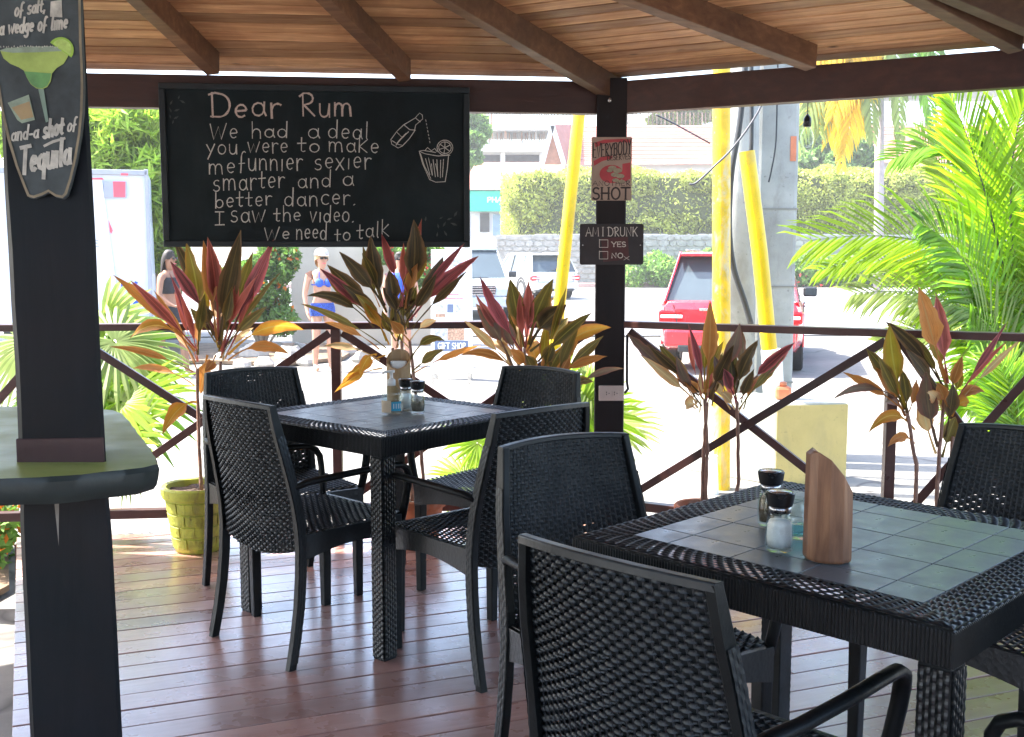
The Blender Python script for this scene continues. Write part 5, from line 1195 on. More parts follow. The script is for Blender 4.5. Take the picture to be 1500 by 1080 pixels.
# ================================================================== LEAF MASSES
def leafmass(name, mat, blobs, n, size, parent=None, off=None, seed=1, elong=2.2, flat=.6, up=.3):
    """many separate leaves scattered through ellipsoids or boxes: (cx,cy,cz,rx,ry,rz,kind)"""
    r_ = np.random.default_rng(seed); vol = np.array([b[3] * b[4] * b[5] for b in blobs]) ** .67; vol = vol / vol.sum(); P = []
    for b, f_ in zip(blobs, vol):
        m = max(1, int(n * f_))
        if len(b) > 6 and b[6] == 'box':
            q = r_.uniform(-1, 1, (m, 3)); ax = r_.integers(0, 5, m); face = np.array([[0, 1], [0, -1], [1, -1], [2, 1], [1, 1]])
            for a in range(5): s_ = ax == a; q[s_, face[a][0]] = face[a][1] * r_.uniform(.93, 1.04, s_.sum())
        else:
            q = r_.normal(size=(m, 3)); q /= np.linalg.norm(q, axis=1, keepdims=True); q *= r_.uniform(.35, 1.0, (m, 1)) ** .5
        P.append(q * np.array(b[3:6]) + np.array(b[:3]))
    P = np.concatenate(P); m = len(P)
    d = r_.normal(size=(m, 3)); d[:, 2] += up; d /= np.linalg.norm(d, axis=1, keepdims=True); e = r_.normal(size=(m, 3)); s = np.cross(d, e); s /= np.linalg.norm(s, axis=1, keepdims=True)
    sz = size * r_.uniform(.6, 1.4, (m, 1)); a = P - d * sz; c = P + d * sz; l = P + s * sz / elong; k = P - s * sz / elong
    V = np.stack([a, l, c, k], axis=1).reshape(-1, 3); Fc = np.arange(m * 4).reshape(-1, 4)
    return raw(name, V, Fc, mat, parent, off)
def hm(name, c, tr=.35, spread=.5): return leaf_mat(name, c, None, None, tr, .55, True, spread, (1.2, 1.4, .8))
M['hedge_y'] = hm('yellow_green_hedge_leaf', (.40, .42, .11)); M['hedge_g'] = hm('green_hedge_leaf', (.19, .32, .07)); M['tree_l'] = hm('bright_tree_leaf', (.26, .36, .05), .45); M['bush'] = hm('bush_leaf', (.14, .25, .06))
M['orange_fl'] = hm('orange_flower', (.65, .17, .02), .3, .3); M['tree_d'] = hm('tree_leaf', (.17, .27, .08)); M['core'] = simple('dark_olive_twigs', (.09, .10, .04), .95, .4, 10, 0); M['bark'] = simple('pale_bark', (.30, .25, .19), .9, .3, 12, .6, 30); M['red_fl'] = hm('red_flower', (.55, .03, .04), .3, .3)
# the tall clipped hedge on its stone wall
HY = 55
h0_, h1_ = aty(752, 345, HY), aty(1600, 262, HY + 6)
hd_ = thing('tall_hedge', 'long clipped yellow green hedge on the stone retaining wall across the road', 'hedge', (h0_.x, HY, h0_.z))
hl = h1_.x - h0_.x
leafmass('foliage', M['hedge_y'], [(h0_.x + hl / 2, HY + 2.2, (h0_.z + h1_.z) / 2, hl / 2, 2.0, (h1_.z - h0_.z) / 2 - .1, 'box')] + [(h0_.x + random.uniform(.3, hl), HY + 1.2 + random.uniform(0, 1), h1_.z - .25 + random.uniform(-.1, .3), random.uniform(.5, 1.5), .9, random.uniform(.25, .6)) for k in range(40)] + [(h0_.x + random.uniform(.5, hl), HY + .4, random.uniform(h0_.z + .4, h1_.z - .4), random.uniform(.6, 1.1), .35, random.uniform(.5, .8)) for k in range(50)], 110000, .095, hd_, hd_.location, 3)
b = MB(); b.box((h0_.x + hl / 2, HY + 2.2, (h0_.z + h1_.z) / 2 - .1), (hl - .5, 3.4, (h1_.z - h0_.z) - .5)); b.build('branches', M['core'], hd_, off=hd_.location)  # solid olive core box, darker than the leaves around it
# stone retaining wall: stones near enough to tell apart, with mortar
M['stone'] = simple('pale_rubble_stone', (.34, .33, .30), .9, .3, 2, .5, 14); M['mortar'] = simple('pale_mortar', (.42, .40, .36), .95, .15, 4, .3, 20)
w0, w1 = aty(728, 420, HY), aty(1044, 344, HY)
wt = thing('stone_wall', 'long low rubble stone retaining wall below the tall hedge', 'wall', (w0.x, HY, GZ))
wl = 32.0; wtop = w1.z
b = MB(); b.box((w0.x + wl / 2, HY + .3, (GZ + wtop) / 2), (wl, .5, wtop - GZ)); b.build('mortar_core', M['mortar'], wt, off=wt.location)
rr = random.Random(4); b = MB(); x = w0.x
z = GZ + .1
while z < wtop - .1:
    hgt = rr.uniform(.22, .42); x = w0.x + rr.uniform(-.2, 0)
    while x < w0.x + wl:
        l = rr.uniform(.3, .75); n = 6; c = Vector((x + l / 2, HY + .04, z + hgt / 2)); pts = [c + Vector((l / 2 * .93 * math.copysign(abs(math.cos(2 * PI * (k + .5) / n)) ** .6, math.cos(2 * PI * (k + .5) / n)), 0, hgt / 2 * .9 * math.copysign(abs(math.sin(2 * PI * (k + .5) / n)) ** .6, math.sin(2 * PI * (k + .5) / n)))) + Vector((rr.uniform(-.03, .03), 0, rr.uniform(-.03, .03))) for k in range(n)]
        b.prism(pts, (0, -.05 - rr.uniform(0, .04), 0)); x += l
    z += hgt
so_ = b.build('stones', M['stone'], wt, off=wt.location); so_['kind'] = 'stuff'
# the lower green hedge along the kerb
l0, l1 = aty(915, 416, 52), aty(1620, 366, 54)
lh = thing('low_hedge', 'low loose green hedge along the kerb in front of the stone wall', 'hedge', (l0.x, 52, GZ)); ll_ = l1.x - l0.x
leafmass('foliage', M['hedge_g'], [(l0.x + ll_ * (k + .5) / 26 + random.uniform(-.3, .3), 53.4 + random.uniform(-.3, .3) + k * .05, .45 + random.uniform(-.1, .25), ll_ / 26 * .85, .9, random.uniform(.75, 1.1)) for k in range(26)], 26000, .11, lh, lh.location, 5)
tag(leafmass('red_flowers', M['red_fl'], [(l0.x + ll_ / 2, 53.3, 0, ll_ / 2, .7, .5)], 260, .08, lh, lh.location, 6), kind='stuff')
# ------------------------------------------------------------------ trees at the upper left
def tree(name, label, base, trunk_top, rad, blobs, n, size, mat, seed, elong=2.2, group=None):
    t = thing(name, label, 'tree', base, 0, group); base = Vector(base); trunk_top = Vector(trunk_top)
    b = MB(); b.tube([base, (base + trunk_top) / 2 + Vector((.06, 0, 0)), trunk_top], [rad, rad * .75, rad * .5], 9)
    b.build('trunk', M['bark'], t, off=base, smooth=True)
    b = MB()
    for q in blobs: c = Vector(q[:3]); b.tube([trunk_top * .8 + base * .2, (trunk_top + c) / 2 + Vector((0, 0, .1)), c], [rad * .4, rad * .25, rad * .1], 6)
    b.build('limbs', M['bark'], t, off=base, smooth=True)
    leafmass('crown', mat, blobs, n, size, t, base, seed, elong)
    return t
rr = random.Random(8)
def blobs_px(px, Y, rpx, spread=.8):
    o = []
    for x, y in px: c = aty(x, y, Y + rr.uniform(-spread, spread)); s = rpx * Y / F; o.append((c.x, c.y, c.z, s * rr.uniform(.8, 1.2), s * rr.uniform(.8, 1.1), s * rr.uniform(.7, 1.0)))
    return o
tree('garden_tree', 'bright yellow green long leaved tree behind the white truck at the upper left', aty(225, 520, 19.5).xy.to_3d() + Vector((0, 0, GZ)), aty(222, 260, 19.5), .14,
     blobs_px([(150, 190), (185, 175), (215, 200), (235, 180), (160, 225), (200, 230), (225, 250), (205, 170), (240, 235), (222, 290), (228, 330), (215, 360), (245, 300), (150, 245), (120, 200), (235, 370), (90, 180), (60, 220), (20, 200), (270, 300), (300, 250), (280, 200)], 19.5, 34), 16000, .19, M['tree_l'], 21, 6.5)
tree('garden_tree', 'mid green bush like tree standing between the truck and the dark haired walker', aty(225, 540, 21).xy.to_3d() + Vector((0, 0, GZ)), aty(225, 430, 21), .1,
     blobs_px([(225, 400), (235, 440), (215, 370), (245, 380), (230, 350), (250, 420)], 20.5, 22, .4), 4200, .09, M['tree_d'], 22, 3)
tree('far_tree', 'hazy pale green tree left of the building under construction', aty(680, 400, 66).xy.to_3d() + Vector((0, 0, GZ)), aty(684, 240, 66), .25, blobs_px([(698, 180), (692, 205), (703, 195), (690, 230), (686, 170)], 66, 15, 1), 3000, .32, M['tree_d'], 23)
# ------------------------------------------------------------------ shrub with orange flowers, rocks, wall behind the walkers
sh0 = aty(385, 520, 17.5); t = thing('flowering_shrub', 'green shrub dotted with orange flowers beside the beige wall', 'shrub', (sh0.x, 17.5, GZ))
bl = blobs_px([(360, 400), (385, 390), (410, 400), (375, 430), (405, 435), (350, 440), (390, 460), (415, 470), (365, 465), (340, 410), (420, 380), (400, 370)], 17.5, 24, .3)
leafmass('foliage', M['bush'], bl, 9000, .052, t, t.location, 31); tag(leafmass('orange_flowers', M['orange_fl'], bl, 300, .05, t, t.location, 32, 1.2), kind='stuff')
b = MB()
for q in bl: b.tube([(sh0.x, 17.5, GZ), q[:3]], [.03, .012], 5)
b.build('stems', M['bark'], t, off=t.location)
M['beige_wall'] = simple('beige_rendered_wall', (.52, .47, .38), .9, .12, 1.5, .3, 20)
c = aty(427, 500, 19.4); e = aty(640, 340, 19.4); t = thing('garden_wall', 'tall beige rendered wall behind the woman in the blue bikini', 'wall', (c.x, 19.4, GZ))
b = MB(); b.box(((c.x + e.x) / 2, 19.6, (GZ + 2.6) / 2), (e.x - c.x, .3, 2.6 - GZ)); b.build('wall_face', M['beige_wall'], t, off=t.location, bevel=.02)
b = MB(); b.box(((c.x + e.x) / 2, 19.6, 2.64), (e.x - c.x + .1, .4, .08)); b.build('coping', M['concrete'], t, off=t.location, bevel=.01)
# plants and red flowers seen between the wall and the sign
c = aty(585, 400, 18.6); t = thing('flowering_shrub', 'green climbing shrub with red flowers in front of the beige wall', 'shrub', (c.x, 18.6, GZ)); bl = blobs_px([(560, 370), (585, 380), (610, 370), (625, 400), (600, 410), (640, 380)], 18.8, 20, .2)
leafmass('foliage', M['bush'], bl, 4200, .055, t, t.location, 33); tag(leafmass('red_flowers', M['red_fl'], bl, 170, .05, t, t.location, 34, 1.2), kind='stuff')
b = MB(); b.tube([(c.x, 18.8, GZ), (c.x + .1, 18.8, .6), (c.x - .1, 18.8, 1.3)], [.04, .03, .02], 6); b.build('stems', M['bark'], t, off=t.location)
M['rock'] = simple('pale_grey_rock', (.36, .34, .30), .95, .3, 3, .8, 12)
rr = random.Random(12)
for k, (px, py, s) in enumerate([(345, 520, .22), (372, 528, .28), (402, 520, .20), (425, 530, .26), (388, 538, .16), (355, 540, .15), (440, 518, .18), (412, 541, .14), (330, 532, .18), (450, 536, .15), (505, 522, .2), (530, 530, .17)]):
    p = at(px, py, GZ); b = MB(); n, m = 9, 6; rows = []
    for i in range(m + 1):
        th = PI * i / m; rows.append([(lambda q: q * (1 + .35 * noise.noise(q * 1.7 + Vector((k * 3.1, 0, 0)))))(Vector((math.sin(th) * math.cos(2 * PI * j / n), math.sin(th) * math.sin(2 * PI * j / n) * .8, math.cos(th) * .7))) * s for j in range(n)]); rows[-1].append(rows[-1][0])
    b.grid(rows); o = b.build('rock', M['rock']); o.location = p + Vector((0, 0, s * .3)); o.rotation_euler = (0, 0, rr.uniform(0, 6))
    tag(o, 'pale grey garden rock ' + ('left of the three by the black top woman', 'behind the left ti plant stems, in the upper row', 'under the orange flowers, right half of the upper row', 'largest of those below the flowering shrub', 'low in the middle of the lower row', 'at the left end of the lower row', 'just left of the bikini woman, upper one', 'right end of the lower row under the shrub', 'farthest left of all, against the walker', 'touching the foot of the bikini woman', 'right of the bikini woman, the nearer to her', 'farthest right, close to the post of the railing')[k], 'rock', 'rocks edging the planted border')
# low plants left of the black post
c = at(0, 860, GZ); t = thing('border_shrub', 'dry reddish green low shrub left of the black bar post', 'shrub', (c.x - .25, c.y + .3, GZ))
bl = [(c.x - .25 + rr.uniform(-.25, .18), c.y + .35 + rr.uniform(-.25, .25), GZ + rr.uniform(.12, .50), .2, .2, .2) for k in range(12)]
leafmass('foliage', M['bush'], bl, 2600, .03, t, t.location, 41, 2); leafmass('dry_leaves', M['orange_fl'], bl, 900, .026, t, t.location, 42, 2)
b = MB()
for q in bl: b.tube([(c.x - .25, c.y + .35, GZ), q[:3]], [.015, .006], 5)
b.build('stems', M['bark'], t, off=t.location)

# ================================================================== POLE, PIPES, BLOCK
BLK = at(1135, 712, GZ); zb_top = aty(1135, 592, BLK.y).z
t = thing('concrete_block', 'low rendered block with one pale yellow side at the foot of the utility pole', 'block', BLK)
pr, pl2 = at(1238, 708, GZ), at(1066, 700, GZ)
fr_ = (pr - BLK); lf_ = (pl2 - BLK)
b = MB(); q = [BLK, pr, pr + lf_.normalized() * .75, BLK + lf_.normalized() * .75]; b.prism(q, (0, 0, zb_top - GZ)); b.build('block_body', M['block_grey'], t, off=BLK, bevel=.012)
nn = fr_.cross(Vector((0, 0, 1))).normalized(); nn = nn if nn.y < 0 else -nn
b = MB(); b.prism([BLK + nn * .003 + Vector((0, 0, .005)), pr + nn * .003 + Vector((0, 0, .005)), pr + nn * .003 + Vector((0, 0, zb_top - GZ - .014)), BLK + nn * .003 + Vector((0, 0, zb_top - GZ - .014))], nn * .004); b.build('yellow_side', M['block_yellow'], t, off=BLK)
PYY = 8.45; pa, pb_ = aty(1106, 400, PYY), aty(1166, 400, PYY); t = thing('utility_pole', 'thick square pale concrete utility pole with yellow pipes and cables in front', 'utility pole', ((pa.x + pb_.x) / 2, PYY, GZ))
b = MB(); b.box(((pa.x + pb_.x) / 2, PYY + .16, (GZ + 6) / 2), (pb_.x - pa.x, .32, 6 - GZ), 0); b.build('pole_shaft', M['concrete'], t, off=t.location, bevel=.03)
for z in (aty(1130, 560, PYY).z, aty(1130, 306, PYY).z, aty(1130, 420, PYY).z):
    b = MB(); b.box(((pa.x + pb_.x) / 2, PYY + .158, z), (pb_.x - pa.x + .004, .326, .012)); b.build('casting_seam', simple('seam_grey', (.26, .26, .24), .9, .1, 5, 0) if 'seam' not in M else M['seam'], t, off=t.location)
a = aty(1164, 218, PYY - .003); b = MB(); b.box((a.x - .01, PYY - .004, a.z), (.045, .004, .19)); b.build('red_notice', M['orange_plastic'], t, off=t.location)
c1 = aty(1082, 400, 8.3); t = thing('round_pole', 'rounded pale grey pole between the two yellow pipes', 'pole', (c1.x, 8.3, GZ))
b = MB(); b.lathe([(.135, GZ), (.130, 2), (.122, 6)], (c1.x, 8.3, 0), 24); b.build('pole_shaft', M['concrete'], t, off=t.location, smooth=True)
def pipe(name, label, pts, r_, mat, cat='pipe', n=16):
    b = MB(); b.tube(pts, r_, n); o = b.build(name, mat, auto=True)
    return tag(o, label, cat)
p0, p1 = aty(1056, 741, 7.35), aty(1057, 40, 7.35); p0.z = GZ
pipe('yellow_pipe', 'straight upright worn yellow pipe left of the utility pole', [p0, (p0 + p1) / 2, p1], .062, M['yellow_worn'])
pipe('yellow_pipe', 'shorter tilted yellow pipe in front of the utility pole', [aty(1094, 222, 7.6), aty(1113, 370, 7.6), aty(1127, 512, 7.6)], .056, M['yellow'])
a = aty(1130, 512, 7.75); c = aty(1134, 590, 7.75); pipe('white_pipe', 'short white plastic pipe below the tilted yellow pipe', [a, c], .075, M['white_paint'])
a = aty(1040, 668, 7.2); c = aty(1042, 738, 7.2); c.z = GZ; pipe('white_pipe', 'short white plastic pipe at the foot of the straight yellow pipe', [a, c], .05, M['white_paint'])
p0 = aty(853, 120, 7.0); p1 = aty(792, 715, 7.0); pipe('guy_guard', 'slanting bright yellow guard tube beside the square post', [p0, p1], .040, M['yellow'], 'guard tube')
a = aty(1146, 577, 7.7); t = thing('orange_box', 'small orange plastic fitting standing on the block beside the white pipe', 'fitting', (a.x, a.y, zb_top)); b = MB(); b.box((0, 0, .05), (.12, .09, .10)); b.build('housing', M['orange_plastic'], t, bevel=.025); b = MB(); b.lathe([(.03, .10), (.03, .125), (.015, .13)], (0, 0, 0), 14); b.build('lid', M['orange_plastic'], t, smooth=True)
for k, (pts, r_, m_, lb) in enumerate([
    ([(1096, 40), (1085, 170), (1072, 250), (1068, 330), (1074, 390), (1090, 440), (1100, 475)], .022, 'black_cable', 'thick black cable curving down the front of the round pole'),
    ([(1100, 40), (1101, 180), (1100, 225)], .016, 'black_cable', 'straight black cable dropping to the tilted yellow pipe'),
    ([(1140, 60), (1138, 170), (1136, 215), (1130, 250), (1126, 267)], .006, 'black_cable', 'thin black wire hanging in front of the square pole'),
    ([(1010, 270), (1020, 268), (1045, 245), (1075, 215), (1110, 165), (1140, 100)], .007, 'grey_cable', 'thin grey wire with a hooked end left of the yellow pipe'),
    ([(1064, 700), (1066, 620), (1066, 520), (1064, 380), (1064, 200)], .010, 'black_cable', 'black cable strapped along the straight yellow pipe'),
    ([(960, 168), (985, 180), (1040, 210)], .006, 'grey_cable', 'slack grey wire high between the corner post and the pole')]):
    b = MB(); Yc = (7.9, 7.7, 8.3, 7.2, 7.45, 7.3)[k]; P = [aty(x, y, Yc) for x, y in pts]; D = []
    for i in range(len(P) - 1):
        for j in range(4):
            s = j / 4; p_1, p_2 = P[max(i - 1, 0)], P[min(i + 2, len(P) - 1)]; a_, b2 = P[i], P[i + 1]
            D.append(.5 * (2 * a_ + (b2 - p_1) * s + (2 * p_1 - 5 * a_ + 4 * b2 - p_2) * s * s + (3 * a_ - p_1 - 3 * b2 + p_2) * s ** 3))
    D.append(P[-1]); b.tube(D, r_, 8); tag(b.build('cable', M[m_], smooth=True), lb, 'cable', 'cables on the utility pole')

# ================================================================== BUILDINGS
M['red_roof'] = simple('faded_red_metal_roof', (.42, .17, .13), .6, .12, 1, 0); M['bconcrete'] = simple('raw_building_concrete', (.40, .39, .36), .9, .15, 1, .1); M['bwhite'] = simple('white_building_wall', (.66, .67, .70), .8, .06, 1, 0)
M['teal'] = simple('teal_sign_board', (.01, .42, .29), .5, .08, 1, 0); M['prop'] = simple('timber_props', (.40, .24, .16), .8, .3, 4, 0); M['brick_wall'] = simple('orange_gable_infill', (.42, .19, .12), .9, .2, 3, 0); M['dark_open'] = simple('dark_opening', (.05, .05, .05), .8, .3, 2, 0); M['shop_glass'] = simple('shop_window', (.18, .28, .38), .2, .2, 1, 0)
BY = 78
def px(x, y, Y=BY): return aty(x, y, Y)
def pbox(b, x0, y0, x1, y1, Y, dep, mi=0):
    a, c = px(x0, y1, Y), px(x1, y0, Y); b.box(((a.x + c.x) / 2, Y + dep / 2, (a.z + c.z) / 2), (c.x - a.x, dep, c.z - a.z), mi=mi)
t = thing('pharmacy', 'low shop building with a ribbed pale red roof and a teal pharmacy sign', 'building', (px(690, 400).x, BY, GZ)); off = t.location
b = MB(); pbox(b, 560, 276, 830, 409, BY, 6); b.build('wall', M['bwhite'], t, off=off)
rf = MB(); a, c = px(560, 278, BY - 1.2), px(824, 278, BY - 1.2); d1, d0 = px(826, 238, BY + 3), px(560, 238, BY + 3); n = 60
rows = [[], []]
for i in range(n + 1): s = i / n; z = .015 * (i % 2); rows[0].append(a + (c - a) * s + Vector((0, 0, z))); rows[1].append(d0 + (d1 - d0) * s + Vector((0, 0, z)))
rf.grid(rows); rf.build('roof', M['red_roof'], t, off=off)
b = MB(); pbox(b, 640, 279, 800, 310, BY - 1.0, .25); sg = b.build('sign_board', M['teal'], t, off=off, bevel=.05)
a = px(714, 296, BY - 1.02); c = px(776, 296, BY - 1.02); ink = Ink(Vector((a.x, BY - 1.03, a.z)), (1, 0, 0), (0, 0, 1), (0, -1, 0)); ink.text('PHARMACY', 0, 0, c.x - a.x, 6.4 * BY / F, .085); ink.build('sign_lettering', M['white_paint'], sg)
for (x0, y0, x1, y1, nm, mt) in ((604, 316, 640, 352, 'window', 'dark_open'), (652, 318, 688, 352, 'window', 'shop_glass'), (703, 312, 717, 340, 'window', 'dark_open'), (722, 314, 750, 345, 'window', 'shop_glass')):
    b = MB(); pbox(b, x0 - 1, y0 - 1, x1 + 1, y1 + 1, BY - .14, .1); f_ = b.build(nm, M['bwhite'], t, off=off); b = MB(); pbox(b, x0, y0, x1, y1, BY - .2, .05); b.build('pane', M[mt], f_)
t = thing('unfinished_building', 'two storey concrete building under construction with rows of timber props', 'building', (px(740, 300, BY + 8).x, BY + 8, GZ)); off = t.location; Y2 = BY + 8
for (x0, y0, x1, y1) in ((697, 210, 806, 216), (690, 216, 812, 222), (697, 188, 1500, 191)):
    b = MB(); pbox(b, x0, y0, x1, y1, Y2, 7); b.build('floor_slab', M['bconcrete'], t, off=off, bevel=.04)
for x in (700, 733, 790): b = MB(); pbox(b, x, 222, x + 7, 300, Y2 + .5, .6); b.build('column', M['bconcrete'], t, off=off)
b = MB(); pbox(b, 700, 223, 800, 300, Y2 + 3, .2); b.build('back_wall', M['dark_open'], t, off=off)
rr = random.Random(2)
for k in range(64):
    x = 706 + k * (104 / 33) if k < 33 else 706 + (k - 33) * 104 / 31
    y0, y1 = (130, 188) if k < 33 else (191, 210)
    x += rr.uniform(-1, 1); b = MB(); Yk = Y2 + rr.uniform(.3, 3); b.beam(px(x, y1, Yk), px(x + rr.uniform(-1.5, 1.5), y0, Yk), .085, .085); b.build('prop', M['prop'] if rr.random() < .7 else M['bconcrete'], t, off=off)
for k in range(40):
    x = 812 + k * 6; b = MB(); Yk = Y2 + rr.uniform(.3, 3); b.beam(px(x, 210, Yk), px(x + rr.uniform(-1, 1), 165, Yk), .085, .085); b.build('prop', M['prop'], t, off=off)
b = MB(); pbox(b, 690, 120, 1500, 130, Y2, 7); b.build('roof_slab', M['bconcrete'], t, off=off)
t = thing('gabled_house', 'long white house with a ribbed pale red gabled roof above the hedge', 'house', (px(900, 300, BY - 6).x, BY - 6, GZ)); off = t.location; Y3 = BY - 6
b = MB(); pbox(b, 826, 232, 1600, 345, Y3, 8); b.build('wall', M['bwhite'], t, off=off)
b = MB(); a, c = px(815, 242, Y3 - .8), px(1600, 236, Y3 - .8); d0, d1 = px(808, 184, Y3 + 4.5), px(1600, 184, Y3 + 4.5); n = 120; rows = [[], []]
for i in range(n + 1): s = i / n; z = .015 * (i % 2); rows[0].append(a + (c - a) * s + Vector((0, 0, z))); rows[1].append(d0 + (d1 - d0) * s + Vector((0, 0, z)))
b.grid(rows); b.build('roof', M['red_roof'], t, off=off)
# horizontal lap lines of the roofing
for k in range(1, 10):
    s = k / 10; q0, q1 = a + (d0 - a) * s, c + (d1 - c) * s; b = MB(); b.beam(q0 + Vector((0, -.02, .11)), q1 + Vector((0, -.02, .11)), .08, .05); b.build('roof_lap', M['red_roof'], t, off=off)
g0, g1, g2 = px(794, 241, Y3 - 1.6), px(809, 185, Y3 - 1.6), px(826, 241, Y3 - 1.6)
b = MB(); b.prism([g0, g2, g1], (0, .2, 0)); b.build('gable_infill', M['brick_wall'], t, off=off)
for q0, q1 in ((g0, g1), (g1, g2)): b = MB(); b.beam(q0 + Vector((0, -.2, 0)), q1 + Vector((0, -.2, 0)), .3, .28, up=(0, 1, 0)); b.build('barge_board', M['bwhite'], t, off=off)
b = MB(); b.prism([g2, px(860, 241, Y3 + 3), px(850, 185, Y3 + 4), g1], (0, 0, .1)); b.build('porch_roof', M['red_roof'], t, off=off)
# behind the right end of the hedge: trees, pale green wall, coconut palm trunk
tree('far_tree', 'rounded pale green tree above the right part of the tall hedge', aty(1200, 400, 72).xy.to_3d() + Vector((0, 0, GZ)), aty(1200, 250, 72), .3, blobs_px([(1170, 240), (1200, 225), (1230, 240), (1185, 200), (1215, 190), (1250, 215), (1265, 235), (1160, 190), (1240, 250)], 70, 24, 2), 6000, .3, M['tree_d'], 24)
tree('far_tree', 'yellowish tree tops left of the utility pole above the house roof', aty(960, 400, 92).xy.to_3d() + Vector((0, 0, GZ)), aty(985, 200, 92), .3, blobs_px([(985, 172), (1010, 170), (1035, 165), (1060, 172), (965, 178), (1085, 175)], 92, 17, 2), 4200, .36, M['hedge_y'], 25)
M['green_wall'] = simple('pale_green_painted_wall', (.20, .42, .30), .8, .08, 1, 0)
t = thing('green_building', 'long pale green building behind the right part of the hedge', 'building', (px(1300, 300, 82).x, 82, GZ)); b = MB(); pbox(b, 1238, 226, 1700, 262, 82, 5); b.build('wall', M['green_wall'], t, off=t.location); b = MB(); pbox(b, 1236, 224, 1704, 227, 81.7, 5.6); b.build('roof', M['bconcrete'], t, off=t.location)
M['lilac_bark'] = simple('greyish_palm_trunk', (.42, .36, .36), .9, .15, 6, .3)
CY = 40; cb_ = aty(1293, 255, CY); cb_.z = GZ
t = thing('coconut_palm', 'tall coconut palm with a smooth grey trunk and yellow hanging fronds', 'palm', cb_)
top = aty(1290, 40, CY); b = MB(); b.tube([cb_, (cb_ + top) / 2, top], [.19, .17, .15], 12); b.build('trunk', M['lilac_bark'], t, off=cb_, smooth=True)
for (b_, c, mt, ll) in (((1240, 40), (1165, 215), 'pale', 1.1), ((1262, 60), (1215, 200), 'yellow', 1.0), ((1245, 80), (1232, 240), 'yellow', .8), ((1258, 70), (1260, 190), 'yellow', .9), ((1310, 60), (1318, 215), 'pale', .7), ((1330, 60), (1375, 215), 'green', .8), ((1350, 40), (1395, 180), 'green', .8), ((1230, 30), (1140, 150), 'yellow', 1.0), ((1300, -60), (1340, -120), 'green', 1), ((1240, -50), (1180, -60), 'green', 1.0), ((1225, 60), (1200, 190), 'pale', 1.2), ((1270, 70), (1238, 215), 'yellow', 1.1), ((1250, 60), (1190, 180), 'yellow', 1.0), ((1275, 80), (1278, 200), 'pale', .8), ((1225, 50), (1178, 170), 'yellow', 1.0), ((1262, 50), (1222, 165), 'yellow', 1.2), ((1275, 60), (1255, 150), 'yellow', 1.1)):
    frond(t, cb_, (top, aty(*b_, CY - random.uniform(0, 1.5)), aty(*c, CY - random.uniform(0, 2))), ll, mt, n=46, wd=.15, droop=.7)
